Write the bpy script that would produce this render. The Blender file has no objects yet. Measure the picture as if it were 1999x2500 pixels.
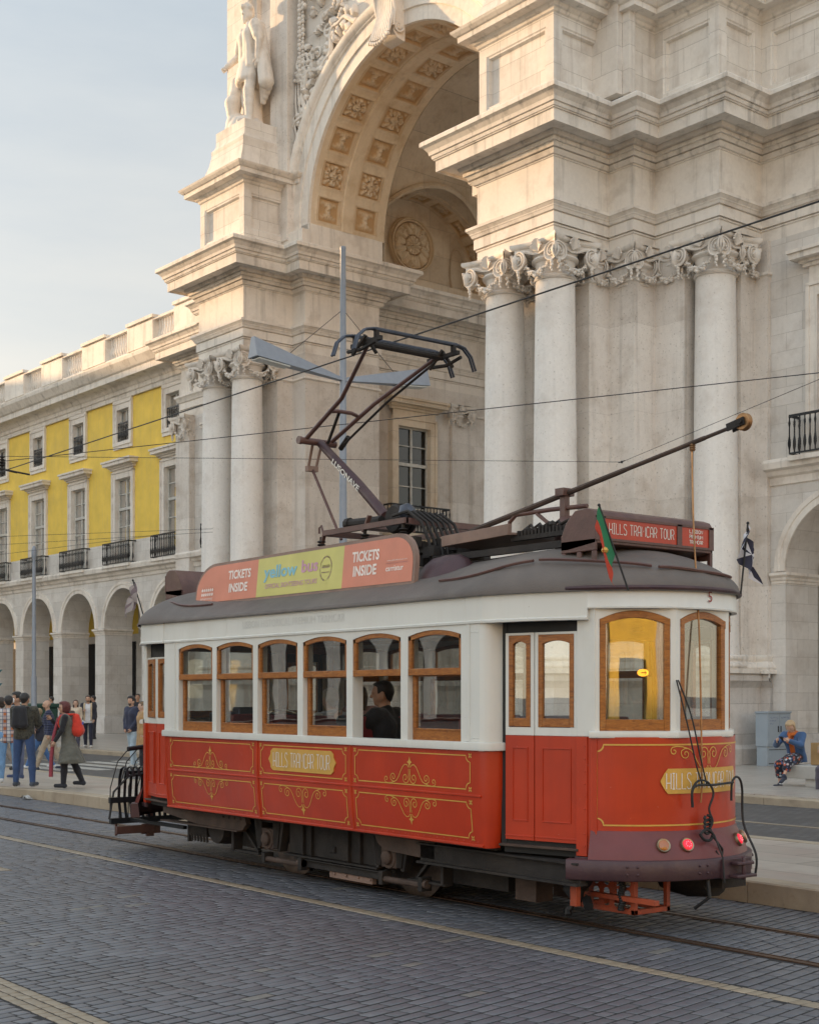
import bpy, bmesh, math, random
import numpy as np
from mathutils import Vector, Matrix
random.seed(7); np.random.seed(7)
PI = math.pi
R_ = math.radians
scene = bpy.context.scene

# ------------------------------------------------------------------ camera
CAM_ANG = R_(37.93)
DLT = R_(1.44)                       # the buildings are turned by this against the tracks
cam_d = bpy.data.cameras.new('camera'); cam = bpy.data.objects.new('camera', cam_d)
scene.collection.objects.link(cam); scene.camera = cam
cam.location = (0, 0, 1.9)
cam.rotation_euler = (PI/2, 0, PI/2 - CAM_ANG)
cam_d.sensor_fit = 'VERTICAL'; cam_d.sensor_height = 36.0; cam_d.lens = 3400/2500*36
cam_d.shift_y = (1700-1250)/2500
cam_d.clip_start = 0.1; cam_d.clip_end = 3000
cam_d.dof.use_dof = True; cam_d.dof.focus_distance = 12.5; cam_d.dof.aperture_fstop = 9

# ------------------------------------------------------------------ light
SUN_EL = R_(7.0)
SUN_AZ_B = R_(180+19)                # direction to the sun in building axes (from +p, ccw)
az = SUN_AZ_B + DLT
sdir = Vector((math.cos(az)*math.cos(SUN_EL), math.sin(az)*math.cos(SUN_EL), math.sin(SUN_EL)))
sun_d = bpy.data.lights.new('sun', 'SUN'); sun = bpy.data.objects.new('sun', sun_d)
scene.collection.objects.link(sun)
sun_d.energy = 5.0; sun_d.angle = R_(1.0); sun_d.color = (1.0, 0.64, 0.33)
sun.rotation_euler = sdir.to_track_quat('Z', 'Y').to_euler()
sun.location = (-60, -20, 40)

SKY_BASE, SKY_GLOW, SKY_FILL = 1.06, 3.5, 1.15
world = bpy.data.worlds.new('World'); scene.world = world; world.use_nodes = True
wn = world.node_tree; wn.nodes.clear(); WL = wn.links.new
wo = wn.nodes.new('ShaderNodeOutputWorld'); bg = wn.nodes.new('ShaderNodeBackground')
sky = wn.nodes.new('ShaderNodeTexSky'); sky.sky_type = 'NISHITA'; sky.sun_disc = False
sky.sun_elevation = SUN_EL; sky.sun_rotation = PI/2 - az; sky.dust_density = 0.6; sky.air_density = 1.0; sky.ozone_density = 2.5
bg.inputs['Strength'].default_value = 0.12
# thin high haze cloud over the blue: pale, faint streaks
tc = wn.nodes.new('ShaderNodeTexCoord'); mp = wn.nodes.new('ShaderNodeMapping'); mp.inputs['Scale'].default_value = (1.2, 2.2, 9.0)
nz = wn.nodes.new('ShaderNodeTexNoise'); nz.inputs['Scale'].default_value = 2.2; nz.inputs['Detail'].default_value = 6; nz.inputs['Roughness'].default_value = .55
cr = wn.nodes.new('ShaderNodeValToRGB'); cr.color_ramp.elements[0].position = .3; cr.color_ramp.elements[1].position = .75
cr.color_ramp.elements[0].color = (.68,.68,.68,1); cr.color_ramp.elements[1].color = (.86,.86,.86,1)
sx = wn.nodes.new('ShaderNodeSeparateXYZ')
hz = wn.nodes.new('ShaderNodeValToRGB')     # cloud veil colour: warm near the horizon, pale blue-grey above
e = hz.color_ramp.elements; e[0].position = .02; e[0].color = (6.6, 5.6, 4.2, 1); e[1].position = .5; e[1].color = (3.7, 4.1, 4.35, 1)
m = e.new(.22); m.color = (5.2, 4.9, 4.35, 1)
mx = wn.nodes.new('ShaderNodeMixRGB')
WL(tc.outputs['Generated'], mp.inputs['Vector']); WL(mp.outputs['Vector'], nz.inputs['Vector']); WL(nz.outputs['Fac'], cr.inputs['Fac'])
WL(tc.outputs['Generated'], sx.inputs['Vector']); WL(sx.outputs['Z'], hz.inputs['Fac'])
WL(cr.outputs['Color'], mx.inputs['Fac']); WL(sky.outputs['Color'], mx.inputs['Color1']); WL(hz.outputs['Color'], mx.inputs['Color2'])
# the veil glows towards the low sun and is duller away from it
dt = wn.nodes.new('ShaderNodeVectorMath'); dt.operation = 'DOT_PRODUCT'; dt.inputs[1].default_value = tuple(sdir)
pw = wn.nodes.new('ShaderNodeMath'); pw.operation = 'POWER'; pw.inputs[1].default_value = 14.0; pw.use_clamp = False
mxm = wn.nodes.new('ShaderNodeMath'); mxm.operation = 'MAXIMUM'; mxm.inputs[1].default_value = 0.0
ma = wn.nodes.new('ShaderNodeMath'); ma.operation = 'MULTIPLY_ADD'; ma.inputs[1].default_value = SKY_GLOW; ma.inputs[2].default_value = SKY_BASE
sc = wn.nodes.new('ShaderNodeVectorMath'); sc.operation = 'SCALE'
WL(tc.outputs['Generated'], dt.inputs[0]); WL(dt.outputs['Value'], mxm.inputs[0]); WL(mxm.outputs[0], pw.inputs[0]); WL(pw.outputs[0], ma.inputs[0])
# added brightness in the unseen sky behind the camera, lifting the shaded fronts
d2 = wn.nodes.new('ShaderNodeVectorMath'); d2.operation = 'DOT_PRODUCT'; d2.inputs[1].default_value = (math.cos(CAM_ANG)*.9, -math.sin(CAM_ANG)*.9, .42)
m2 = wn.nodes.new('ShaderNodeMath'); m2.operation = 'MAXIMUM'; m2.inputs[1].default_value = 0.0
m3 = wn.nodes.new('ShaderNodeMath'); m3.operation = 'MULTIPLY_ADD'; m3.inputs[1].default_value = SKY_FILL
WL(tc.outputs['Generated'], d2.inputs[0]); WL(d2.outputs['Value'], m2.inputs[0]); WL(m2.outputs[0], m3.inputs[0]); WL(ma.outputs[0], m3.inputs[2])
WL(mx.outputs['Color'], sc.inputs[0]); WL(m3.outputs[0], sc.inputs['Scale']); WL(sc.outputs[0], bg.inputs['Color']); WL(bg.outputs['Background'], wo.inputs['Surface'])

scene.view_settings.view_transform = 'Standard'; scene.view_settings.look = 'None'
scene.view_settings.gamma = 1; scene.view_settings.exposure = .54
scene.render.engine = 'CYCLES'
scene.cycles.max_bounces = 8; scene.cycles.transparent_max_bounces = 16; scene.cycles.diffuse_bounces = 4; scene.cycles.glossy_bounces = 4

# ------------------------------------------------------------------ mesh helpers
COL = scene.collection
class MB:
    def __init__(s): s.v = []; s.f = []; s.n = 0
    def add(s, vs, fs):
        b = s.n; s.v.extend([tuple(map(float, q)) for q in vs]); s.n += len(vs)
        s.f.extend([tuple(b+i for i in f) for f in fs]); return s
    def box(s, x0, x1, y0, y1, z0, z1):
        if x0 > x1: x0, x1 = x1, x0
        if y0 > y1: y0, y1 = y1, y0
        if z0 > z1: z0, z1 = z1, z0
        return s.add([(x0,y0,z0),(x1,y0,z0),(x1,y1,z0),(x0,y1,z0),(x0,y0,z1),(x1,y0,z1),(x1,y1,z1),(x0,y1,z1)],
              [(0,3,2,1),(4,5,6,7),(0,1,5,4),(1,2,6,5),(2,3,7,6),(3,0,4,7)])
    def obox(s, c, ax, ay, az_, hx, hy, hz_):
        c = Vector(c); ax = Vector(ax).normalized(); ay = Vector(ay).normalized(); az_ = Vector(az_).normalized()
        P = []
        for k in (-1, 1):
            for (i, j) in ((-1,-1),(1,-1),(1,1),(-1,1)): P.append(c+ax*hx*i+ay*hy*j+az_*hz_*k)
        return s.add(P, [(0,3,2,1),(4,5,6,7),(0,1,5,4),(1,2,6,5),(2,3,7,6),(3,0,4,7)])
    def beam(s, a, b, w, h, up=(0,0,1)):
        a = Vector(a); b = Vector(b); d = (b-a); L = d.length; d.normalize(); up = Vector(up)
        if abs(d.dot(up)) > .98: up = Vector((1,0,0))
        y = up.cross(d).normalized(); z = d.cross(y)
        return s.obox((a+b)/2, d, y, z, L/2, w/2, h/2)
    soft = False
    def tube(s, pts, r, n=8, cap=True, closed=False, flat=1.0, up=None):
        if s.soft and len(pts) > 3:
            P = [Vector(q) for q in pts]; out = []; L = len(P)
            for i in range(L-1):
                p0, p1, p2, p3 = P[max(0,i-1)], P[i], P[i+1], P[min(L-1,i+2)]
                for j in range(6):
                    t = j/6; out.append(.5*((2*p1)+(p2-p0)*t+(2*p0-5*p1+4*p2-p3)*t*t+(3*p1-p0-3*p2+p3)*t**3))
            pts = out+[P[-1]]; r = r if not hasattr(r, '__len__') else r[0]
        pts = [Vector(q) for q in pts]; m = len(pts)
        if m < 2: return s
        rs = [r]*m if not hasattr(r, '__len__') else list(r)
        T = []
        for i in range(m):
            a = pts[i-1] if (i > 0 or closed) else pts[i]; b = pts[(i+1) % m] if (i < m-1 or closed) else pts[i]
            t = (b-a); T.append(t.normalized() if t.length > 1e-9 else Vector((0,0,1)))
        u = Vector(up) if up else (Vector((0,0,1)) if abs(T[0].z) < .9 else Vector((1,0,0)))
        N = (u-T[0]*u.dot(T[0])).normalized(); V = []
        for i in range(m):
            N = (N-T[i]*N.dot(T[i]))
            N = N.normalized() if N.length > 1e-6 else T[i].orthogonal().normalized()
            B = T[i].cross(N)
            for k in range(n):
                a = 2*PI*k/n; V.append(pts[i]+N*(math.cos(a)*rs[i]*flat)+B*(math.sin(a)*rs[i]))
        Fc = []
        for i in range(m if closed else m-1):
            j = (i+1) % m
            for k in range(n): Fc.append((i*n+k, i*n+(k+1)%n, j*n+(k+1)%n, j*n+k))
        if cap and not closed: Fc.append(tuple(reversed(range(n)))); Fc.append(tuple((m-1)*n+k for k in range(n)))
        return s.add(V, Fc)
    def lathe(s, prof, c=(0,0,0), n=24, axis='z', a0=0, a1=2*PI, rot=None):
        full = abs(a1-a0-2*PI) < 1e-6; k = n if full else n+1; V = []
        for (r, h) in prof:
            for i in range(k):
                a = a0+(a1-a0)*i/n; x, y, z = r*math.cos(a), r*math.sin(a), h
                if axis == 'x': x, y, z = z, x, y
                elif axis == 'y': x, y, z = x, z, y
                p = Vector((x, y, z))
                if rot is not None: p = rot @ p
                V.append(p+Vector(c))
        Fc = []
        for j in range(len(prof)-1):
            for i in range(n):
                i2 = (i+1) % k if full else i+1
                Fc.append((j*k+i, j*k+i2, (j+1)*k+i2, (j+1)*k+i))
        if full:
            if prof[0][0] > 1e-5: Fc.append(tuple(reversed(range(k))))
            if prof[-1][0] > 1e-5: Fc.append(tuple((len(prof)-1)*k+i for i in range(k)))
        return s.add(V, Fc)
    def prism(s, poly, f, d0, d1):
        """closed polygon of 2-D points mapped by f(u, v, d)"""
        n = len(poly); V = [f(u, v, d0) for u, v in poly]+[f(u, v, d1) for u, v in poly]
        Fc = [tuple(reversed(range(n))), tuple(range(n, 2*n))]+[(i, (i+1)%n, n+(i+1)%n, n+i) for i in range(n)]
        return s.add(V, Fc)
    def grid(s, nu, nv, f, wu=False, wv=False):
        V = [f(i, j) for i in range(nu) for j in range(nv)]; Fc = []
        for i in range(nu if wu else nu-1):
            for j in range(nv if wv else nv-1):
                i2, j2 = (i+1)%nu, (j+1)%nv
                Fc.append((i*nv+j, i2*nv+j, i2*nv+j2, i*nv+j2))
        return s.add(V, Fc)
    def npgrid(s, P):
        """P: array nu x nv x 3"""
        nu, nv = P.shape[:2]; idx = np.arange(nu*nv).reshape(nu, nv)
        q = np.stack([idx[:-1,:-1], idx[1:,:-1], idx[1:,1:], idx[:-1,1:]], -1).reshape(-1, 4)
        return s.add(P.reshape(-1, 3).tolist(), q.tolist())
    def sweep(s, plan, prof, closed=False, caps=True):
        """mitred moulding: plan list of (x, y), outward = right-hand side of travel; prof (out, z)"""
        m = len(plan); P = [Vector(q).to_2d() for q in plan]; O = []
        for i in range(m):
            a = P[i-1] if (i > 0 or closed) else None; b = P[(i+1)%m] if (i < m-1 or closed) else None
            n1 = n2 = None
            if a is not None: d = (P[i]-a).normalized(); n1 = Vector((d.y, -d.x))
            if b is not None: d = (b-P[i]).normalized(); n2 = Vector((d.y, -d.x))
            if n1 is None: O.append(n2)
            elif n2 is None: O.append(n1)
            else:
                mm = n1+n2; mm = mm/max(1e-6, (1+n1.dot(n2))); O.append(mm)
        V = []; k = len(prof)
        for i in range(m):
            for (o, z) in prof: q = P[i]+O[i]*o; V.append((q.x, q.y, z))
        Fc = []
        for i in range(m if closed else m-1):
            j = (i+1) % m
            for q in range(k-1): Fc.append((i*k+q, j*k+q, j*k+q+1, i*k+q+1))
        if caps and not closed: Fc.append(tuple(range(k))); Fc.append(tuple(reversed([(m-1)*k+q for q in range(k)])))
        return s.add(V, Fc)
    def plate(s, poly, z, flip=False):
        n = len(poly); r = tuple(range(n)); return s.add([(x, y, z) for x, y in poly], [tuple(reversed(r)) if flip else r])
    def xf(s, M, start=0):
        for i in range(start, s.n): s.v[i] = tuple(M @ Vector(s.v[i]))
        return s
    def build(s, name, mat, parent=None, smooth=35, bevel=0, origin=None, uvs=None):
        me = bpy.data.meshes.new(name)
        v = np.array(s.v, dtype=float).reshape(-1, 3)
        if parent is not None and parent.get('base') is not None and origin is None: origin = parent['base']
        if origin is not None: v = v-np.array(origin)
        me.from_pydata(v.tolist(), [], s.f); me.update()
        o = bpy.data.objects.new(name, me); COL.objects.link(o)
        if mat is not None: me.materials.append(mat)
        if smooth:
            me.polygons.foreach_set('use_smooth', [True]*len(me.polygons)); me.set_sharp_from_angle(angle=R_(smooth))
        if bevel:
            b = o.modifiers.new('bevel', 'BEVEL'); b.width = bevel; b.segments = 2; b.limit_method = 'ANGLE'; b.angle_limit = R_(40)
            b.harden_normals = False
        if parent is not None:
            o.parent = parent
            if parent.type == 'MESH' and parent.get('base') is not None: o['base'] = parent['base']
            if 'base' in parent: o['base'] = parent['base']
        elif origin is not None: o.location = origin
        return o
BASES = []
def thing(name, label, cat, base=(0,0,0), rot=0, group=None, kind=None):
    """Empty at the thing's base; parts are given in the thing's frame coordinates, base is subtracted in build()"""
    o = bpy.data.objects.new(name, None); COL.objects.link(o); o.empty_display_size = .2
    b = Vector(base); o['base'] = tuple(b); BASES.append(o)
    c, s_ = math.cos(rot), math.sin(rot)
    o.location = (c*b.x-s_*b.y, s_*b.x+c*b.y, b.z); o.rotation_euler = (0, 0, rot)
    tag(o, label, cat, group, kind); return o
def tag(o, label=None, cat=None, group=None, kind=None):
    if label: o['label'] = label
    if cat: o['category'] = cat
    if group: o['group'] = group
    if kind: o['kind'] = kind
    return o
def solo(mb, name, mat, label=None, cat=None, base=(0,0,0), rot=0, group=None, kind=None, **k):
    o = mb.build(name, mat, None, origin=base, **k); b = Vector(base)
    c, s_ = math.cos(rot), math.sin(rot)
    o.location = (c*b.x-s_*b.y, s_*b.x+c*b.y, b.z); o.rotation_euler = (0, 0, rot)
    return tag(o, label, cat, group, kind)
def copy_tree(o, parent=None):
    c = o.copy(); COL.objects.link(c)
    if parent is not None: c.parent = parent
    for ch in [q for q in list(o.children)]: copy_tree(ch, c)
    return c
def lerp(a, b, t): return a+(b-a)*t

# ------------------------------------------------------------------ materials
def newmat(name):
    m = bpy.data.materials.new(name); m.use_nodes = True; t = m.node_tree
    return m, t, t.nodes['Principled BSDF']
def N(t, kind, **k):
    n = t.nodes.new(kind)
    for a, b in k.items():
        if a in n.inputs: n.inputs[a].default_value = b
        else: setattr(n, a, b)
    return n
def ramp(t, src, stops):
    r = t.nodes.new('ShaderNodeValToRGB'); e = r.color_ramp.elements
    e[0].position, c0 = stops[0]; e[0].color = c0 if len(c0) == 4 else (*c0, 1)
    e[1].position, c1 = stops[-1]; e[1].color = c1 if len(c1) == 4 else (*c1, 1)
    for p, c in stops[1:-1]: q = e.new(p); q.color = c if len(c) == 4 else (*c, 1)
    t.links.new(src, r.inputs['Fac']); return r.outputs['Color']
def mixc(t, fac, a, b, mode='MIX'):
    m = t.nodes.new('ShaderNodeMixRGB'); m.blend_type = mode
    for i, v in ((0, fac), (1, a), (2, b)):
        if hasattr(v, 'links'): t.links.new(v, m.inputs[i])
        elif i == 0: m.inputs[0].default_value = v
        else: m.inputs[i].default_value = (*v, 1)
    return m.outputs[0]
def coords(t, scale=(1,1,1), kind='Object', rotz=0):
    tc = t.nodes.new('ShaderNodeTexCoord'); mp = t.nodes.new('ShaderNodeMapping')
    mp.inputs['Scale'].default_value = scale; mp.inputs['Rotation'].default_value = (0, 0, rotz)
    t.links.new(tc.outputs[kind], mp.inputs['Vector']); return mp.outputs['Vector']
def noise(t, vec, scale, detail=5, rough=.55, dist=0):
    n = N(t, 'ShaderNodeTexNoise', Scale=scale, Detail=detail, Roughness=rough, Distortion=dist); t.links.new(vec, n.inputs['Vector']); return n.outputs['Fac']
def bump(t, b, h, strength=.3, dist=.01, prev=None):
    n = N(t, 'ShaderNodeBump', Strength=strength, Distance=dist); t.links.new(h, n.inputs['Height'])
    if prev is not None: t.links.new(prev, n.inputs['Normal'])
    t.links.new(n.outputs['Normal'], b.inputs['Normal']); return n.outputs['Normal']
def simple(name, col, rough=.5, metal=0, var=.12, scale=6, bmp=0, bscale=40, spec=.5, coat=0, dirt=None, dirt_amt=.5, chips=None, streaks=None):
    m, t, b = newmat(name); v = coords(t)
    n = noise(t, v, scale)
    c = ramp(t, n, [(.3, tuple(x*(1-var) for x in col)), (.7, tuple(min(1, x*(1+var)) for x in col))])
    if dirt is not None:
        n2 = noise(t, v, scale*.45, 8, .68); f = ramp(t, n2, [(.5, (0,0,0)), (.72, (dirt_amt,)*3)]); c = mixc(t, f, c, dirt)
    if streaks is not None: c = mixc(t, ramp(t, noise(t, coords(t, (5,5,.35)), 1.6, 7, .65), [(.5,(0,0,0)),(.8,(.5,)*3)]), c, streaks)
    if chips is not None: c = mixc(t, ramp(t, noise(t, v, 38, 3, .6), [(.735,(0,0,0)),(.75,(.8,)*3)]), c, chips)
    t.links.new(c, b.inputs['Base Color'])
    r = N(t, 'ShaderNodeMapRange'); r.inputs[3].default_value = max(.02, rough-.08); r.inputs[4].default_value = min(1, rough+.12)
    t.links.new(noise(t, v, scale*2.3), r.inputs[0]); t.links.new(r.outputs[0], b.inputs['Roughness'])
    b.inputs['Metallic'].default_value = metal; b.inputs['Specular IOR Level'].default_value = spec
    if coat: b.inputs['Coat Weight'].default_value = coat; b.inputs['Coat Roughness'].default_value = .12
    if bmp: bump(t, b, noise(t, v, bscale, 6, .6), bmp, .01)
    return m
def stone(name, c0, c1, stain, joints=None, streak=.35, speck=.0, warm=None, jdark=.55, grime=(.10,.085,.07), patina_shade=None):
    dq = .12 if 'soffit' in name or 'ochre' in name or 'kerb' in name else .16
    c0, c1, stain = [tuple(min(.83, lerp(x, sum(c_)/3, dq)*(1.07 if c_ is not stain else .95)) for x in c_) for c_ in (c0, c1, stain)]
    m, t, b = newmat(name); v = coords(t)
    big = noise(t, v, .55, 6, .6); fine = noise(t, v, 9, 8, .65)
    c = ramp(t, big, [(.32, c0), (.68, c1)])
    c = mixc(t, ramp(t, fine, [(.35, (.0,)*3), (.75, (.28,)*3)]), c, tuple(x*.72 for x in c0))
    blot = noise(t, v, 1.3, 9, .62)
    c = mixc(t, ramp(t, blot, [(.5, (0,0,0)), (.8, (.7,)*3)]), c, stain)
    vs = coords(t, (3.2, 3.2, .16)); st = noise(t, vs, 1.3, 7, .62)
    c = mixc(t, ramp(t, st, [(.54, (0,0,0)), (.85, (streak,)*3)]), c, grime)
    if speck:
        s2 = noise(t, v, 16, 4, .75); c = mixc(t, ramp(t, s2, [(.6, (0,0,0)), (.7, (speck,)*3)]), c, (.16,.125,.09))
    h = fine
    if joints:
        w, hh = joints
        sp = t.nodes.new('ShaderNodeSeparateXYZ'); t.links.new(v, sp.inputs[0])
        ad = N(t, 'ShaderNodeMath', operation='ADD'); t.links.new(sp.outputs[0], ad.inputs[0]); t.links.new(sp.outputs[1], ad.inputs[1])
        cb = t.nodes.new('ShaderNodeCombineXYZ'); t.links.new(ad.outputs[0], cb.inputs[0]); t.links.new(sp.outputs[2], cb.inputs[1])
        br = t.nodes.new('ShaderNodeTexBrick'); br.inputs['Scale'].default_value = 1; br.inputs['Brick Width'].default_value = w; br.inputs['Row Height'].default_value = hh
        br.inputs['Mortar Size'].default_value = .007; br.inputs['Mortar Smooth'].default_value = .3; br.inputs['Bias'].default_value = 0
        br.inputs['Color1'].default_value = (1,1,1,1); br.inputs['Color2'].default_value = (.87,.86,.85,1); br.inputs['Mortar'].default_value = (1,1,1,1)
        t.links.new(cb.outputs[0], br.inputs['Vector'])
        c = mixc(t, 1.0, c, br.outputs['Color'], 'MULTIPLY')
        f = N(t, 'ShaderNodeMath', operation='MULTIPLY'); f.inputs[1].default_value = jdark; t.links.new(br.outputs['Fac'], f.inputs[0])
        c = mixc(t, f.outputs[0], c, (.17,.14,.115))
        sb = N(t, 'ShaderNodeMath', operation='MULTIPLY_ADD'); sb.inputs[1].default_value = -1.6; t.links.new(br.outputs['Fac'], sb.inputs[0]); t.links.new(fine, sb.inputs[2]); h = sb.outputs[0]
    if patina_shade:
        at = N(t, 'ShaderNodeAttribute', attribute_name='patina_shade'); c = mixc(t, at.outputs['Fac'], c, patina_shade)
    t.links.new(c, b.inputs['Base Color']); b.inputs['Roughness'].default_value = .78; b.inputs['Specular IOR Level'].default_value = .35
    bump(t, b, h, .45, .012)
    return m
def glass(name, tint=(1,1,1), refl=(.06, .5), rough=.02, ior=1.5, dirt=0):
    m, t, b = newmat(name); t.nodes.remove(b); out = t.nodes['Material Output']
    tr = N(t, 'ShaderNodeBsdfTransparent'); tr.inputs[0].default_value = (*tint, 1)
    gl = N(t, 'ShaderNodeBsdfGlossy'); gl.inputs['Roughness'].default_value = rough; gl.inputs['Color'].default_value = (1,1,1,1)
    lw = N(t, 'ShaderNodeLayerWeight', Blend=.5); mx = t.nodes.new('ShaderNodeMixShader')   # facing: 0 head-on, 1 at grazing, same from both sides
    v = coords(t); bm = N(t, 'ShaderNodeBump', Strength=.05, Distance=.02); t.links.new(noise(t, v, 1.1, 2), bm.inputs['Height'])
    t.links.new(bm.outputs['Normal'], gl.inputs['Normal'])
    pw = N(t, 'ShaderNodeMath', operation='POWER'); pw.inputs[1].default_value = 3.2; t.links.new(lw.outputs['Facing'], pw.inputs[0])
    mul = N(t, 'ShaderNodeMath', operation='MULTIPLY_ADD'); mul.inputs[1].default_value = refl[1]; mul.inputs[2].default_value = refl[0]; t.links.new(pw.outputs[0], mul.inputs[0])
    mul.use_clamp = True
    t.links.new(mul.outputs[0], mx.inputs[0]); t.links.new(tr.outputs[0], mx.inputs[1]); t.links.new(gl.outputs[0], mx.inputs[2])
    last = mx.outputs[0]
    if dirt:
        df = N(t, 'ShaderNodeBsdfDiffuse'); df.inputs[0].default_value = (.4,.39,.37,1); m2 = t.nodes.new('ShaderNodeMixShader')
        t.links.new(ramp(t, noise(t, v, 5, 8, .7), [(.3, (dirt*.35,)*3), (.8, (dirt,)*3)]), m2.inputs[0]); t.links.new(last, m2.inputs[1]); t.links.new(df.outputs[0], m2.inputs[2]); last = m2.outputs[0]
    t.links.new(last, out.inputs['Surface']); return m
def wood(name, col, col2, rough=.4, wear=.3):
    m, t, b = newmat(name); v = coords(t, (3, 3, 3)); nb = noise(t, coords(t, (5, 5, 26)), 2.0, 6, .7, 1.2)
    c = ramp(t, nb, [(.3, col2), (.62, col)])
    w = noise(t, v, 5, 8, .72); c = mixc(t, ramp(t, w, [(.56, (0,0,0)), (.72, (wear,)*3)]), c, (.52, .36, .17))
    d = noise(t, v, 2.4, 8, .7); c = mixc(t, ramp(t, d, [(.6, (0,0,0)), (.75, (.6,)*3)]), c, (.10, .035, .01))
    t.links.new(c, b.inputs['Base Color']); b.inputs['Roughness'].default_value = rough
    bump(t, b, nb, .15, .004); return m

M = {}
M['stone'] = stone('limestone_ashlar', (.66,.61,.55), (.75,.70,.63), (.50,.41,.33), joints=(1.5, .62), streak=.55, grime=(.22,.16,.12))
M['stone_mould'] = stone('limestone_moulding', (.67,.61,.54), (.76,.70,.62), (.42,.33,.25), streak=.6)
M['stone_dirty'] = stone('limestone_weathered', (.64,.58,.51), (.73,.67,.59), (.33,.27,.21), streak=.85)
M['stone_col'] = stone('limestone_column', (.70,.665,.62), (.78,.745,.70), (.56,.48,.41), speck=.5, streak=.15)
M['stone_pil'] = stone('limestone_pilaster', (.64,.58,.52), (.74,.69,.63), (.45,.36,.28), speck=.75, streak=.5, joints=(9, 2.3), jdark=.25)
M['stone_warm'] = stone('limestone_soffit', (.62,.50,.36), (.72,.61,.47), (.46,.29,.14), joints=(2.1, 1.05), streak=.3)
M['stone_carve'] = stone('limestone_carving', (.64,.585,.52), (.73,.67,.60), (.31,.25,.19), streak=.4, speck=.3)
M['stone_carve_warm'] = stone('ochre_stained_carving', (.62,.49,.33), (.71,.58,.42), (.48,.29,.12), streak=.3, patina_shade=(.48,.31,.155))
M['stone_low'] = stone('limestone_base', (.55,.515,.48), (.65,.615,.58), (.42,.345,.28), joints=(1.35, .78), streak=.25, speck=.45)
M['stone_wing'] = stone('limestone_wing', (.60,.565,.52), (.70,.665,.62), (.46,.39,.33), joints=(.95, .46), streak=.2, speck=.2, jdark=.4)
M['yellow'] = simple('ochre_render', (.78,.55,.095), .85, var=.1, scale=1.2, bmp=.15, bscale=30, dirt=(.55,.40,.12), dirt_amt=.5, streaks=(.56,.42,.16))
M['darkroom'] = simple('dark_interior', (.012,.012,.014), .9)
M['winframe'] = simple('old_window_paint', (.52,.51,.47), .55, var=.2)
M['winframe_dark'] = simple('dark_green_window_frame', (.02,.03,.035), .5)
M['winglass'] = glass('facade_glass', (.5,.5,.5), (.55, 1.0), .03)
M['hallglass'] = glass('shaded_glass', (.5,.5,.5), (.05, .35), .03)
M['iron'] = simple('black_iron', (.018,.02,.024), .45, .3, bmp=.2)
M['curtain'] = simple('pale_shutter', (.32,.31,.28), .8)
# ================================================================== GROUND
# track frame: x along the rails (camera looks towards -x, +y), y across, camera above the origin
def sett_mat(name, c0, c1, light=(.2,.19,.17)):
    m, t, b = newmat(name); v = coords(t)
    at = N(t, 'ShaderNodeAttribute', attribute_name='tint')
    c = ramp(t, at.outputs['Fac'], [(0, c0), (.55, tuple((a+b_)/2 for a, b_ in zip(c0, c1))), (.9, c1), (1, light)])
    f = noise(t, v, 14, 9, .7); c = mixc(t, ramp(t, f, [(.35, (0,0,0)), (.75, (.5,)*3)]), c, tuple(x*.5 for x in c0))
    g = noise(t, v, .5, 5, .6); c = mixc(t, ramp(t, g, [(.45, (0,0,0)), (.7, (.35,)*3)]), c, (.085,.07,.06))
    t.links.new(c, b.inputs['Base Color']); b.inputs['Roughness'].default_value = .42; b.inputs['Specular IOR Level'].default_value = .6
    bump(t, b, noise(t, v, 45, 6, .7), .35, .006); return m
M['sett'] = sett_mat('basalt_sett', (.100,.106,.124), (.165,.169,.188))
M['sett_light'] = sett_mat('limestone_sett', (.27,.215,.15), (.37,.305,.22), (.40,.34,.26))
def grout():
    m, t, b = newmat('joint_sand'); v = coords(t, rotz=R_(-11))
    br = t.nodes.new('ShaderNodeTexBrick'); br.inputs['Scale'].default_value = 1; br.inputs['Brick Width'].default_value = .15; br.inputs['Row Height'].default_value = .26
    br.inputs['Mortar Size'].default_value = .01; br.inputs['Color1'].default_value = (.05,.05,.055,1); br.inputs['Color2'].default_value = (.1,.098,.1,1); br.inputs['Mortar'].default_value = (.02,.019,.018,1)
    t.links.new(v, br.inputs['Vector']); c = mixc(t, ramp(t, noise(t, v, .3, 6), [(.4,(0,0,0)),(.7,(.5,)*3)]), br.outputs['Color'], (.09,.08,.07))
    t.links.new(c, b.inputs['Base Color']); b.inputs['Roughness'].default_value = .6
    bump(t, b, br.outputs['Fac'], -.5, .01); return m
M['grout'] = grout()
def sand():
    m, t, b = newmat('dark_joint_sand'); v = coords(t)
    c = ramp(t, noise(t, v, 3, 8, .7), [(.35, (.010,.010,.012)), (.75, (.032,.030,.028))]); c = mixc(t, ramp(t, noise(t, v, .45, 5, .6), [(.56,(0,0,0)),(.72,(.7,)*3)]), c, (.16,.15,.145))
    t.links.new(c, b.inputs['Base Color']); b.inputs['Roughness'].default_value = .9
    bump(t, b, noise(t, v, 60), .4, .005); return m
M['sand'] = sand()
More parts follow.
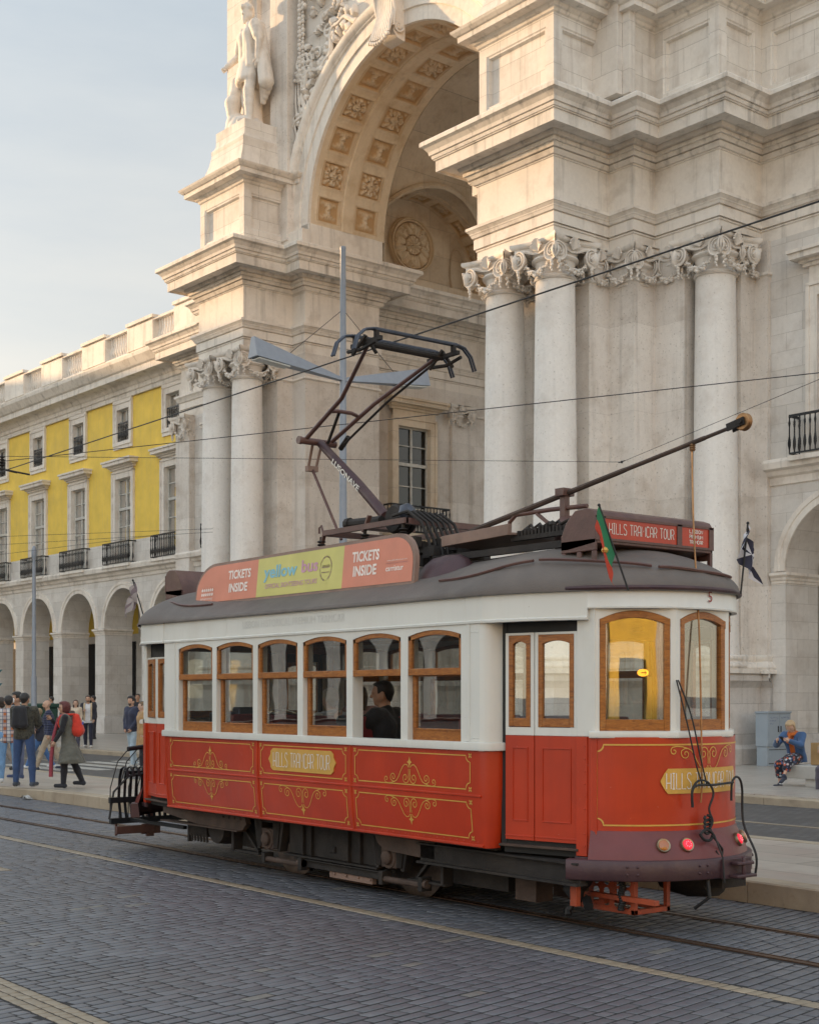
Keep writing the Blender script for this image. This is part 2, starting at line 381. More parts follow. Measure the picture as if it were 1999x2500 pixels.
def paving(name, c0, c1, pink, w, h, rough=.42, rot=0):
    m, t, b = newmat(name); v = coords(t, rotz=rot)
    br = t.nodes.new('ShaderNodeTexBrick'); br.inputs['Scale'].default_value = 1; br.inputs['Brick Width'].default_value = w; br.inputs['Row Height'].default_value = h
    br.inputs['Mortar Size'].default_value = .010; br.inputs['Bias'].default_value = -.1; br.offset = .37
    br.inputs['Color1'].default_value = (*c0, 1); br.inputs['Color2'].default_value = (*c1, 1); br.inputs['Mortar'].default_value = (.10,.085,.07,1)
    t.links.new(v, br.inputs['Vector'])
    c = mixc(t, ramp(t, noise(t, v, .8, 4), [(.5,(0,0,0)),(.68,(.55,)*3)]), br.outputs['Color'], pink)
    c = mixc(t, ramp(t, noise(t, v, 5, 8, .7), [(.45,(0,0,0)),(.8,(.45,)*3)]), c, (.2,.175,.15))
    t.links.new(c, b.inputs['Base Color']); b.inputs['Roughness'].default_value = rough
    bump(t, b, br.outputs['Fac'], -.3, .005); return m
M['paving'] = paving('limestone_paving', (.35,.305,.26), (.45,.40,.345), (.38,.26,.225), 1.25, .62, .38)
M['paving_plaza'] = paving('plaza_paving', (.37,.34,.30), (.45,.41,.365), (.38,.30,.26), 1.4, .5, .35)
M['kerb'] = stone('kerb_limestone', (.33,.26,.18), (.42,.34,.24), (.17,.12,.08), speck=.3, streak=.2)
M['rail'] = simple('rail_steel', (.10,.055,.035), .38, .7, var=.3, scale=9)
M['road_paint'] = simple('worn_white_setts', (.40,.385,.35), .6, var=.25, scale=5)

mb = MB(); mb.box(-1500, 1500, -1500, 1500, -.3, -.03)
tag(mb.build('ground', M['grout'], smooth=0), kind='structure')

def setts(name, mat, rects, pitch, length, e1ang, x0, x1, y0, y1, joint=.007, h0=0.0, seed=1, holes=()):
    rnd = random.Random(seed); e1 = Vector((math.cos(e1ang), math.sin(e1ang))); e2 = Vector((-e1.y, e1.x))
    cs = [Vector(q) for q in ((x0,y0),(x1,y0),(x0,y1),(x1,y1))]
    a0 = min(c.dot(e1) for c in cs)-.5; a1 = max(c.dot(e1) for c in cs)+.5; b0 = min(c.dot(e2) for c in cs); b1 = max(c.dot(e2) for c in cs)
    V = []; T = []; cnt = 0
    r = b0
    while r < b1:
        w = pitch*(rnd.uniform(.93, 1.07) if e1ang else 1); s = a0-rnd.uniform(0, length)
        while s < a1:
            L = length*rnd.uniform(.6, 1.5); c0_ = e1*(s+L/2)+e2*(r+w/2+(.012*math.sin(s*1.3+r*3) if e1ang else 0))
            segs = [(-L/2, L/2)]
            if e1ang:       # stones are cut where a strip or a rail crosses their row
                for lo, hi in list(holes)+[(y1, y1+9)]:
                    new = []
                    for a_, b_ in segs:
                        ya, yb = c0_.y+a_*e1.y, c0_.y+b_*e1.y
                        if yb <= lo or ya >= hi: new.append((a_, b_)); continue
                        if lo-ya > .05: new.append((a_, (lo-c0_.y)/e1.y))
                        if yb-hi > .05: new.append(((hi-c0_.y)/e1.y, b_))
                    segs = new
            for a_, b_ in segs:
                c = c0_+e1*(a_+b_)/2; l_ = b_-a_
                if not (x0 <= c.x <= x1 and y0 <= c.y <= y1+.01): continue
                if not e1ang and any(lo < c.y < hi for lo, hi in holes): continue
                hx, hy = l_/2-joint/2-rnd.uniform(0,.003), w/2-joint/2-(.0015 if e1ang else 0)-rnd.uniform(0,.003)
                z = h0+rnd.gauss(0, .0007); tx, ty = rnd.gauss(0, .0035), rnd.gauss(0, .0035); a = rnd.gauss(0, .008 if e1ang else .004)
                u = e1*math.cos(a)+e2*math.sin(a); v = e2*math.cos(a)-e1*math.sin(a)
                for (ins, dz) in ((0, -.03), (.002, -.0018), (.009, .0006)):
                    for (i, j) in ((-1,-1),(1,-1),(1,1),(-1,1)):
                        p = c+u*(hx-ins)*i+v*(hy-ins)*j; V.append((p.x, p.y, z+dz+tx*hx*i+ty*hy*j))
                t_ = min(.9, max(0, rnd.gauss(.42, .2)))
                if rnd.random() < .012: t_ = 1.0
                T.append(t_); cnt += 1
            s += L
        r += w
    base = np.arange(cnt)[:, None, None]*12
    q = []
    for lv in (0, 4):
        for k in range(4): q.append((lv+k, lv+(k+1)%4, lv+4+(k+1)%4, lv+4+k))
    q.append((8, 9, 10, 11)); F_ = (base+np.array(q)[None]).reshape(-1, 4)
    m = MB(); m.v = V; m.n = len(V); m.f = F_.tolist()
    o = m.build(name, mat, smooth=70)
    at = o.data.attributes.new('tint', 'FLOAT', 'POINT'); at.data.foreach_set('value', np.repeat(np.array(T), 12))
    return o
RAILS = (8.31, 9.30)
holes = [(3.355, 3.615), (7.155, 7.325)]+[(r-.075, r+.075) for r in RAILS]
mb = MB(); mb.box(-60, 6, -3, 10.4, -.25, -.0030); tag(mb.build('road_bed', M['sand'], smooth=0), kind='structure')
o = setts('cobbled_road', M['sett'], None, .104, .20, R_(100.5), -30, 0, 1.6, 10.33, joint=.0095, holes=holes, seed=3); tag(o, kind='structure')
o = setts('light_sett_strip', M['sett_light'], None, .14, .11, 0, -40, 0, 7.165, 7.315, seed=5, h0=.002); tag(o, kind='structure')
o = setts('light_sett_strip', M['sett_light'], None, .083, .13, 0, -40, 0, 3.36, 3.61, seed=6, h0=.002); tag(o, kind='structure')
o = setts('light_sett_strip', M['sett_light'], None, .14, .14, 0, -24, -14.75, 5.66, 5.94, seed=7, h0=.004); tag(o, kind='structure')
for i, r in enumerate(RAILS):
    mb = MB(); sg = 1 if i == 0 else -1
    mb.box(-90, 30, r-.03, r+.03, -.1, .006); mb.box(-90, 30, r+sg*.062, r+sg*.078, -.1, .004); mb.box(-90, 30, r-.075, r+.075, -.1, -.02)
    solo(mb, 'tram_rail', M['rail'], ['tram rail nearer the camera, under the near side of the tram', 'tram rail on the far side of the track, beside the platform kerb'][i], 'tram rail', base=(0, r, 0), group='tram rails', smooth=0)
# platform between the two roads
def kh(x): t = min(1, max(0, (-22.5-x)/6)); return .2-.10*t*t*(3-2*t)
mb = MB(); xs = [-60, -40, -32]+[-30+i*.5 for i in range(26)]+[-16, -10, 0, 12]
mb.grid(len(xs), 2, lambda i, j: (xs[i], (10.62, 13.55)[j], kh(xs[i])-.002))
tag(mb.build('platform_paving', M['paving'], smooth=0), kind='structure')
def kerb(name, y0, y1, x0, x1, L, hf, z0, seed, flip=False):
    rnd = random.Random(seed); mb = MB(); x = x0
    while x < x1:
        l = L*rnd.uniform(.9, 1.1); a, b = x+.004, min(x1, x+l)-.004; za, zb = hf(a)+rnd.gauss(0,.002), hf(b)+rnd.gauss(0,.002); c = .014
        ys = (y0, y0, y0+c, y1, y1) if not flip else (y1, y1, y1-c, y0, y0)
        P = []
        for (xx, zz) in ((a, za), (b, zb)):
            for yy, dz in zip(ys, (z0-zz, -c, 0, 0, z0-zz)): P.append((xx, yy, zz+dz))
        mb.add(P, [(0,5,6,1),(1,6,7,2),(2,7,8,3),(3,8,9,4),(0,1,2,3,4),(9,8,7,6,5)]); x += l
    return tag(mb.build(name, M['kerb'], smooth=30), kind='structure')
kerb('platform_kerb', 10.35, 10.63, -60, 12, 1.15, kh, -.05, 4)
kerb('platform_kerb', 13.52, 13.76, -60, 12, 1.2, kh, -.05, 5, flip=True)
kerb('plaza_kerb', 19.95, 20.25, -90, 40, 1.3, lambda x: .13, -.05, 6)
mb = MB(); mb.box(-260, 120, 20.24, 150, -.1, .15); tag(mb.build('plaza_paving', M['paving_plaza'], smooth=0), kind='structure')
mb = MB(); mb.box(-90, 40, 13.75, 19.96, -.2, -.004); tag(mb.build('far_road', M['grout'], smooth=0), kind='structure')
mb = MB(); mb.box(-90, 40, 16.93, 17.06, -.1, .003); tag(mb.build('road_marking', M['sett_light'], smooth=0), kind='structure')
mb = MB()
for k in range(7):
    y = 14.0+k*.84; mb.box(-37.6, -33.2, y, y+.45, -.1, .003)
tag(mb.build('zebra_crossing', M['road_paint'], smooth=0), kind='structure')
# crumpled paper against the kerb
mb = MB(); rnd = random.Random(2); n = 7
mb.grid(n, n, lambda i, j: (-24.68+.26*i/(n-1)+rnd.uniform(-.03,.03), 10.14+.13*j/(n-1)+rnd.uniform(-.02,.02), .012+rnd.uniform(0,.075)*(1 if 0<i<n-1 else .3)))
solo(mb, 'paper_litter', simple('white_paper', (.5,.5,.49), .8), 'crumpled white paper lying against the platform kerb', 'litter', base=(-24.6, 10.2, 0), smooth=20)
# ================================================================== ARCH AND WINGS (building frame p, q)
GZ = .15
def BB(name, label, cat, base, **k): return thing(name, label, cat, base, DLT, **k)
arch = BB('triumphal_arch', 'tall pale limestone triumphal arch with coupled columns, coffered vault and deep cornices', 'arch', (-33.9, 25.4, GZ))
CP = -33.9
def mir(pl): return [(2*CP-x, y) for x, y in reversed(pl)]
# frieze line, left to right, outward on the right-hand side of travel
FR = [(-28.8,41),(-28.8,27.4),(-28.06,27.4),(-28.06,25.4),(-25.16,25.4),(-25.16,27.45),(-24.3,27.45),(-24.3,28.3),(-22.2,28.3),(-22.2,30.0),(-16.2,30.0),(-16.2,41)]
FL = [(-51.8,41),(-51.8,30.0),(-45.6,30.0),(-45.6,28.3),(-43.5,28.3),(-43.5,27.45),(-42.64,27.45),(-42.64,25.4),(-39.74,25.4),(-39.74,27.4),(-39.0,27.4),(-39.0,30.6),(-40.4,30.6),(-40.4,38.4),(-39.0,38.4),(-39.0,41)]
ARC_P = [(0,13.64),(0,13.93),(.03,13.95),(.03,13.985),(.0,13.99),(.0,14.0),(.07,14.01),(.07,14.27),(.045,14.275),(.045,14.295),(.10,14.31),(.13,14.38),(.15,14.40),(.15,14.42),(.21,14.49),(.23,14.50),(.23,14.58),(.0,14.60),(0,15.70),(.03,15.71),(.03,15.74)]
COR_P = [(0.03,15.741),(.08,15.75),(.13,15.84),(.14,15.86),(.10,15.865),(.10,15.885),(.18,15.89),(.22,15.97),(.22,15.99),(.28,15.99),(.28,16.08),(.25,16.085),(.25,16.10),(.34,16.12),(.38,16.20),(.38,16.22),(.74,16.235),(.74,16.17),(.80,16.17),(.80,16.47),(.84,16.475),(.84,16.505),(.87,16.51),(.89,16.57),(.88,16.60),(.93,16.61),(.95,16.70),(1.03,16.80),(1.10,16.84),(1.12,16.85),(1.12,16.95),(1.10,16.98),(-.3,17.09)]
for pl in (FR, FL):
    mb = MB(); mb.sweep(pl, ARC_P, caps=False); mb.plate(pl, 13.64, True); en = mb.build('entablature', M['stone_mould'], arch, smooth=14)
    mb = MB(); mb.sweep(pl, COR_P, caps=False); mb.plate([(x, y) for x, y in pl], 17.085); mb.build('cornice', M['stone_dirty'], arch, smooth=14)
# cores behind the columns
CR = [(-28.8,41),(-28.8,27.4),(-28.06,27.4),(-28.06,26.75),(-25.2,26.75),(-25.2,27.5),(-24.32,27.5),(-24.32,28.35),(-23.35,28.35),(-23.35,29.25),(-22.25,29.25),(-22.25,29.85),(-21.88,29.85),(-21.88,30.03)]
CL = [(-45.92,30.03),(-45.92,29.85),(-45.55,29.85),(-45.55,29.25),(-44.45,29.25),(-44.45,28.35),(-43.48,28.35),(-43.48,27.5),(-42.6,27.5),(-42.6,26.75),(-39.74,26.75),(-39.74,27.4),(-39.0,27.4),(-39.0,30.6),(-40.4,30.6),(-40.4,38.4),(-39,38.4),(-39,41)]
for pl in (CR, CL):
    mb = MB(); mb.sweep(pl, [(0,2.5),(0,13.639)], caps=False); mb.build('pier', M['stone_pil'], arch)
    mb = MB(); mb.sweep(pl, [(.0,2.96),(.05,2.93),(.06,2.86),(.03,2.8),(.12,2.72),(.15,2.64),(.13,2.58),(.19,2.56),(.19,2.48),(.0,2.48)], caps=False); mb.build('pier_base_moulding', M['stone_mould'], arch)
    mb = MB(); mb.sweep(pl, [(0,12.84),(.05,12.82),(.06,12.76),(.0,12.72)], caps=False); mb.build('necking', M['stone_mould'], arch)
# pedestals follow the frieze line
PED = [(.1,GZ),(.1,.55),(.06,.6),(0,.66),(0,2.12),(.05,2.18),(.12,2.26),(.2,2.3),(.2,2.44),(.17,2.48),(-.9,2.49)]
for pl in (FR[:10]+[(-21.8,30.0)], [(-46,30.0)]+FL[2:]):
    mb = MB(); mb.sweep(pl, PED, caps=False); mb.build('pedestal', M['stone_low'], arch)
# ---------------- column, capital, base
def spiral(r0, turns, n, k=.22):
    return [(r0*math.exp(-k*a)*math.cos(a), r0*math.exp(-k*a)*math.sin(a)) for a in [turns*2*PI*i/n for i in range(n+1)]]
def blob(mb, c, r, n=6, sq=1.0):
    mb.lathe([(0,-r*sq),(r*.7,-r*.62*sq),(r,0),(r*.7,r*.62*sq),(0,r*sq)], c, n)
def capital_mesh(s=1.0, seed=0):
    rnd = random.Random(seed); mb = MB()
    mb.lathe([(.50,-.06),(.545,-.05),(.565,-.015),(.545,.02),(.505,.035),(.50,.06),(.505,.3),(.53,.4),(.60,.44),(.62,.48),(.6,.52),(.56,.54),(.58,.62),(.66,.78)], n=28)
    # abacus with concave sides and cut corners
    def ab(o, z):
        P = []
        for k in range(4):
            a = k*PI/2; c, s_ = math.cos(a), math.sin(a)
            for t in np.linspace(-1, 1, 11):
                x = t*(.80+o); y = (.62+o)+.2*t*t; P.append((x*c-y*s_, x*s_+y*c, z))
        return P
    rings = [ab(-.10,.66), ab(-.06,.72), ab(-.06,.80), ab(0,.83), ab(.03,.88), ab(.03,.945)]; n = 44
    V = [p for r in rings for p in r]; mb.add(V, [(j*n+i, (j*n+(i+1)%n), (j+1)*n+(i+1)%n, (j+1)*n+i) for j in range(5) for i in range(n)]+[tuple(reversed(range(n))), tuple(5*n+i for i in range(n))])
    for k in range(4):
        a = k*PI/2; Rm = Matrix.Rotation(a, 4, 'Z'); st = mb.n
        for sgn in (-1, 1):
            # disc of the volute turned a little towards the corner
            c = Vector((sgn*.60, .755, .50)); nrm = Vector((sgn*.05, 1, .03)).normalized(); ux = Vector((sgn,0,0)); ux = (ux-nrm*ux.dot(nrm)).normalized(); uz = nrm.cross(ux)
            if uz.z < 0: uz = -uz
            m0 = MB(); m0.lathe([(0,-.16),(.17,-.16),(.22,-.06),(.25,-.03),(.252,.0),(.235,.012),(.215,.0),(.21,-.035),(0,-.035)], n=22)
            for q in m0.v: pass
            mb.add([c+ux*q[0]+uz*q[1]+nrm*q[2] for q in m0.v], m0.f)
            sp = spiral(.225, 2.5, 46, .16); mb.tube([c+ux*(x*1.0)+uz*y-nrm*.012 for x, y in sp], [.024*max(.45,1-.5*i/46) for i in range(47)], 5)
            mb.tube([c+ux*.05*math.cos(q)+uz*.05*math.sin(q)+nrm*.01 for q in (0,1.57,3.14,4.71)], .03, 5, closed=True)
            # channel from the volute up to the abacus centre
            mb.tube([(sgn*.56,.70,.735),(sgn*.38,.665,.70),(sgn*.2,.62,.63),(0,.6,.6)], [.045,.04,.035,.03], 5)
            mb.tube([(sgn*.80,.80,.68),(sgn*.785,.785,.55),(sgn*.76,.76,.42),(sgn*.70,.70,.30)], [.04,.035,.035,.025], 6)
        # shell
        for i in range(9):
            t = (i-4)/4*1.25; mb.tube([(0,.62,.66),(.17*math.sin(t),.70,.70+.2*math.cos(t)*.9),(.2*math.sin(t),.73,.69+.27*math.cos(t))], [.018,.035,.028], 5)
        # festoon
        for i in range(17):
            t = i/16*2-1; x = t*.5; z = .06+.38*t*t*.95+.0; y = .66-.05*abs(t)+.02; r = .1*(1-.35*abs(t))
            for _ in range(4): blob(mb, (x+rnd.uniform(-.04,.04), y+rnd.uniform(-.03,.05), z+rnd.uniform(-.06,.06)), r*rnd.uniform(.38,.62), 6)
        for sgn in (-1, 1):
            for i in range(4): blob(mb, (sgn*(.60+rnd.uniform(-.03,.03)), .74, .22-i*.075), .055*(1-.15*i), 6, 1.2)
        for q in range(st, mb.n): mb.v[q] = tuple(Rm @ Vector(mb.v[q]))
    return mb
capm = capital_mesh()
def shaft_mesh():
    mb = MB(); z0, z1 = 2.96, 12.70; P = []
    for i in range(15):
        t = i/14; r = .585-.075*t**1.6 if t > .05 else .585+.03*(1-t/.05)**2; P.append((r, lerp(z0, z1, t)))
    P += [(.535,12.705),(.55,12.73),(.53,12.76)]
    return mb.lathe(P, n=40)
base_prof = [(.79,2.48),(.79,2.60),(.74,2.601),(.775,2.63),(.79,2.68),(.77,2.74),(.70,2.76),(.66,2.80),(.675,2.83),(.71,2.86),(.71,2.91),(.67,2.94),(.62,2.965)]
def square_base(mb): mb.box(-.8,.8,-.8,.8,2.485,2.61)
COLS = [(-27.5,25.9),(-25.6,25.9),(-22.72,28.82),(-40.3,25.9),(-42.2,25.9),(-45.08,28.82)]
col0 = None
for (p, q) in COLS:
    if col0 is None:
        col0 = shaft_mesh().build('column', M['stone_col'], arch, smooth=40, origin=(0,0,0)); col0['base'] = (0,0,0)
        c = capm.build('capital', M['stone_carve'], col0, smooth=40, origin=(0,0,0)); c.location = (0,0,12.70)
        mb = MB(); square_base(mb); mb.lathe(base_prof, n=36); mb.build('column_base', M['stone_mould'], col0, origin=(0,0,0))
        cc = col0
    else: cc = copy_tree(col0, arch)
    b = arch['base']; cc.location = (p-b[0], q-b[1], -GZ); cc.rotation_euler = (0, 0, random.uniform(0, .0))
pc0 = None
for (p, q) in [(-24.74,27.92),(-25.7,27.15),(-22.7,29.7),(-27.4,27.25),(-23.85,28.85)]:
    for (pp, qq) in ((p, q), (2*CP-p, q)):
        if pc0 is None: pc0 = capm.build('pilaster_capital', M['stone_carve'], arch, smooth=40, origin=(0,0,0)); o = pc0
        else: o = pc0.copy(); COL.objects.link(o)
        b = arch['base']; o.location = (pp-b[0], qq-b[1], 12.70-GZ); o.scale = (.84,.84,1)
# hall pilaster capitals
for q in (31.05, 35.6, 38.0):
    o = pc0.copy(); COL.objects.link(o); b = arch['base']; o.location = (-40.75-b[0], q-b[1], 12.25-GZ); o.scale = (.8,.8,.9)
    mb = MB(); mb.box(-40.9,-40.28,q-.42,q+.42,2.5,12.3); mb.build('hall_pilaster', M['stone_pil'], arch)
# side wall of the hall is hollowed by the window (dark pane proud of a shallow frame)
# ---------------- attic
AT = [(-28.3,30.5),(-28.3,27.6),(-28.02,27.6),(-28.02,25.44),(-25.2,25.44),(-25.2,27.5),(-24.34,27.5),(-24.34,28.34),(-22.24,28.34),(-22.24,30.1),(-16.3,30.1),(-16.3,30.5)]
ATL = mir(AT)
def panel_face(mb, A, B, z0, z1, marg=.28, depth=.13):
    A = Vector(A); B = Vector(B); d = B-A; L = d.length
    if L < 1e-3: return
    u = d/L; n = Vector((u.y, -u.x))
    def P(s, z, o): q = A+u*s+n*o; return (q.x, q.y, z)
    if L < .75: marg_ = min(marg, L*.27)
    else: marg_ = marg
    levels = [(0, 0), (marg_, 0), (marg_+.03, -.03), (marg_+.07, -.03), (marg_+.10, -depth), (marg_+.16, -depth)]
    if L-2*(marg_+.16) < .05: levels = levels[:1]
    V = []; fcs = []
    zt = (z1-z0)
    for (i_, o) in levels:
        zi = i_*1.0
        V += [P(i_, z0+zi, o), P(L-i_, z0+zi, o), P(L-i_, z1-zi, o), P(i_, z1-zi, o)]
    for k in range(len(levels)-1):
        for e_ in range(4): fcs.append((k*4+e_, k*4+(e_+1)%4, (k+1)*4+(e_+1)%4, (k+1)*4+e_))
    k = len(levels)-1; fcs.append((k*4, k*4+1, k*4+2, k*4+3)); mb.add(V, fcs)
for pl, zb, zt in ((AT, 17.42, 19.42), (ATL, 17.42, 19.2)):
    mb = MB()
    for i in range(len(pl)-1): panel_face(mb, pl[i], pl[i+1], zb, zt)
    mb.build('attic', M['stone'], arch, smooth=0)
    mb = MB(); mb.sweep(pl, [(0,zb+.001),(.04,zb-.04),(.1,zb-.06),(.12,zb-.14),(.12,17.0)], caps=False); mb.build('attic_plinth', M['stone_dirty'], arch)
    mb = MB(); mb.sweep(pl, [(0,zt-.001),(.05,zt+.03),(.07,zt+.1),(.13,zt+.13),(.17,zt+.2),(.42,zt+.22),(.42,zt+.36),(.47,zt+.38),(.55,zt+.46),(.58,zt+.52),(-.4,zt+.56)], caps=False); mb.plate(pl, zt+.535); mb.build('attic_cornice', M['stone_dirty'], arch, smooth=14)
# upper storey above the right-hand attic runs out of the top of the picture: blocking course
mb = MB(); mb.box(-28.2,-24.5,26.6,40,19.9,30); mb.box(-24.5,-16.6,30.6,40,19.9,22.5); mb.build('upper_block', M['stone'], arch)
# pedestals of the statues
def flare(cx, cy, hx, hy, zs):
    mb = MB(); R = []
    for (d, z) in zs: R += [(cx-hx-d, cy-hy-d*.6, z), (cx+hx+d*.35, cy-hy-d*.6, z), (cx+hx+d*.35, cy+hy, z), (cx-hx-d, cy+hy, z)]
    n = len(zs); F_ = [(j*4+k, j*4+(k+1)%4, (j+1)*4+(k+1)%4, (j+1)*4+k) for j in range(n-1) for k in range(4)]+[(4*n-4,4*n-3,4*n-2,4*n-1)]
    return mb.add(R, F_)
zs = [(d, 19.74+(z-19.74)*1.37) for d, z in [(.62,19.74),(.6,19.82),(.4,20.0),(.24,20.22),(.14,20.5),(.16,20.52),(.16,20.6),(.05,20.66),(.02,20.7),(0,20.72),(0,21.05)]]
flare(-40.98, 26.45, .92, .8, zs).build('statue_pedestal', M['stone'], arch, smooth=25)
zs2 = [(d, z+.22) for d, z in zs]
flare(2*CP+40.98, 26.45, .92, .8, zs2).build('statue_pedestal', M['stone'], arch, smooth=25)
# ---------------- body with the great arch
AR, AE, AZ = 4.8, 6.0, 17.95      # intrados, extrados, centre height
def arch_wall(mb, c, q, Rr, zc, p0, p1, z1, zb, n=40, flip=False):
    """wall in plane q from p0 to p1, zb to z1, with a round-headed opening"""
    f = [(c+Rr*math.cos(PI*i/n), zc+Rr*math.sin(PI*i/n)) for i in range(n+1)]
    V = []; F_ = []
    for (x, z) in f: V += [(x, q, z), (x, q, z1)]
    for i in range(n): F_.append((2*i, 2*i+1, 2*i+3, 2*i+2))
    b = len(V); V += [(c+Rr,q,zb),(p1,q,zb),(p1,q,z1),(c+Rr,q,z1),(c-Rr,q,zb),(p0,q,zb),(p0,q,z1),(c-Rr,q,z1),(c+Rr,q,zc),(c-Rr,q,zc)]
    F_ += [(b,b+1,b+2,b+3,b+8),(b+4,b+9,b+7,b+6,b+5)]
    return mb.add(V, F_)
mb = MB(); arch_wall(mb, CP, 27.4, AE-.1, AZ, -43.4, -24.4, 30, 17.1)
mb.box(-43.4,-24.4,27.5,40,25.4,30); mb.box(-43.4,-41.6,27.41,40,17.1,25.4); mb.box(-26.6,-24.4,27.41,40,17.1,25.4)
mb.build('upper_wall', M['stone'], arch)
for s_ in (-1, 1):
    mb = MB(); x = CP+s_*6.05; mb.box(x-.52, x+.52, 26.95, 27.42, 17.5, 30); mb.build('upper_pilaster', M['stone_pil'], arch, bevel=.02)
    mb = MB(); x = CP+s_*8.75; mb.box(x-.7, x+.7, 27.0, 27.42, 17.5, 30); mb.box(x-.95,x+.95,27.2,27.43,17.5,30); mb.build('upper_pilaster', M['stone'], arch, bevel=.02)
mb = MB(); mb.sweep([(-43.4,40),(-43.4,27.4),(-24.4,27.4),(-24.4,40)], [(0,29.9),(.2,30),(.25,30.4),(.9,30.5),(.9,30.9),(1.1,31.2),(0,31.3)]); mb.plate([(-43.4,27.4),(-24.4,27.4),(-24.4,40),(-43.4,40)], 31.25); mb.build('top_cornice', M['stone_dirty'], arch)
# archivolt
AP = [(4.8,.02),(4.8,-.10),(5.22,-.10),(5.24,-.16),(5.28,-.16),(5.62,-.16),(5.66,-.22),(5.7,-.22),(5.74,-.28),(5.86,-.34),(5.96,-.34),(6.0,-.26),(6.0,.03)]
ang = [None]+[PI*i/64 for i in range(65)]+[None]
def apt(i, j):
    r, o = AP[j]
    if ang[i] is None: x = CP+(r if i == 0 else -r); return (x, 27.4+o, 17.1)
    return (CP+r*math.cos(ang[i]), 27.4+o, AZ+r*math.sin(ang[i]))
mb = MB(); mb.grid(len(ang), len(AP), apt); mb.build('archivolt', M['stone_mould'], arch, smooth=30)
mb = MB()
for s_ in (-1, 1):
    mb = MB(); mb.box(CP+s_*4.72, CP+s_*6.0, 27.0, 27.42, 17.09, 17.72); mb.box(CP+s_*4.76, CP+s_*5.2, 27.3, 30.5, 17.09, 17.96); mb.build('archivolt_plinth', M['stone_mould'], arch, bevel=.02)
# coffered soffit: one dense relief surface
def rosette(x, y, kind):
    """relief height for a square cell, x, y in -1..1"""
    r = np.sqrt(x*x+y*y); a = np.arctan2(y, x); h = np.zeros_like(r)
    m_ = np.maximum(abs(x), abs(y))
    if kind == 0:   # many-petalled sunflower
        pet = np.abs(np.cos(6*a+r*1.5)); h += np.where(r < .95, .85*pet**.7*np.sin(np.clip(r,0,.95)/.95*PI)**.5, 0)
        h -= np.where((r > .40) & (r < .47), .6, 0); h += np.where(r < .40, .15+.3*np.abs(np.cos(5*a)), 0); h += np.where(r < .2, .3, 0)
        h += np.where(r > .72, .6*np.clip(np.sin(8*x+2)*np.sin(8*y+1)*2, 0, 1), 0)
    else:           # four big leaves with small ones between
        h += .95*np.clip(np.cos(2*a), 0, 1)**.4*np.where(r < .9, np.sin(np.clip(r,0,.9)/.9*PI)**.7, 0)*(0.75+.25*np.cos(18*a))
        h += .45*np.clip(-np.cos(4*a), 0, 1)*np.where((r > .5), .9, 0)*np.abs(np.cos(7*r))
        h += np.where(r < .28, .55+.2*np.cos(r*40), 0)
    h = np.where(m_ > .93, h*.3, h)
    return h
def soffit(Rr, c, zc, q0, q1, axis, rows, ncell, nt, nq, depth=.075, relief=.12, a0=0, a1=PI, mat='stone_warm', name='coffered_soffit'):
    TH = np.linspace(a0, a1, nt); Q = np.linspace(q0, q1, nq); T, QQ = np.meshgrid(TH, Q, indexing='ij')
    H = np.zeros_like(T); PAT = np.zeros_like(T); cell = (a1-a0)/ncell
    k = np.floor((T-a0)/cell).clip(0, ncell-1); tc_ = (T-a0-(k+.5)*cell)/(cell*.5)     # -1..1 in cell
    for (qc, hw) in rows:
        y = (QQ-qc)/hw; x = tc_/.80
        m_ = np.maximum(abs(x), abs(y)); ins = m_ < 1.0
        fr = np.where(ins, np.where(m_ > .93, .02, np.where(m_ > .88, -.02, np.where(m_ > .82, .015, np.where(m_ > .79, -depth*.5, -depth)))), 0)
        xx, yy = np.clip(x/.8, -1, 1), np.clip(y/.8, -1, 1)
        r0 = rosette(xx, yy, 0); r1 = rosette(xx, yy, 1); rr = np.where((k.astype(int) % 2) == 0, r1, r0)*relief
        H += np.where(m_ < .79, fr+rr, fr); PAT = np.maximum(PAT, np.where(m_ < .79, np.clip(1.05-rr*11, .0, .95), np.where((m_ < .93) & (m_ > .8), .35, 0)*(m_ < 1)))  # ochre stain fills the panels; its deepening in the hollows stands for shade
    # band between the two rows, slightly lowered
    if len(rows) == 2:
        mid = (rows[0][0]+rows[1][0])/2; b_ = np.abs(QQ-mid); H += np.where(b_ < .22, .05, 0)
    rad = Rr-H
    if axis == 'q': P = np.stack([c+rad*np.cos(T), QQ, zc+rad*np.sin(T)], -1)
    else: P = np.stack([QQ, c+rad*np.cos(T), zc+rad*np.sin(T)], -1)
    mb = MB(); mb.npgrid(P); o = mb.build(name, M[mat], arch, smooth=50)
    at = o.data.attributes.new('patina_shade', 'FLOAT', 'POINT'); at.data.foreach_set('value', PAT.reshape(-1).astype('f')); return o
soffit(AR, CP, AZ, 27.3, 30.6, 'q', [(28.15,.52),(29.75,.52)], 13, 13*26+1, 118, mat='stone_carve_warm')
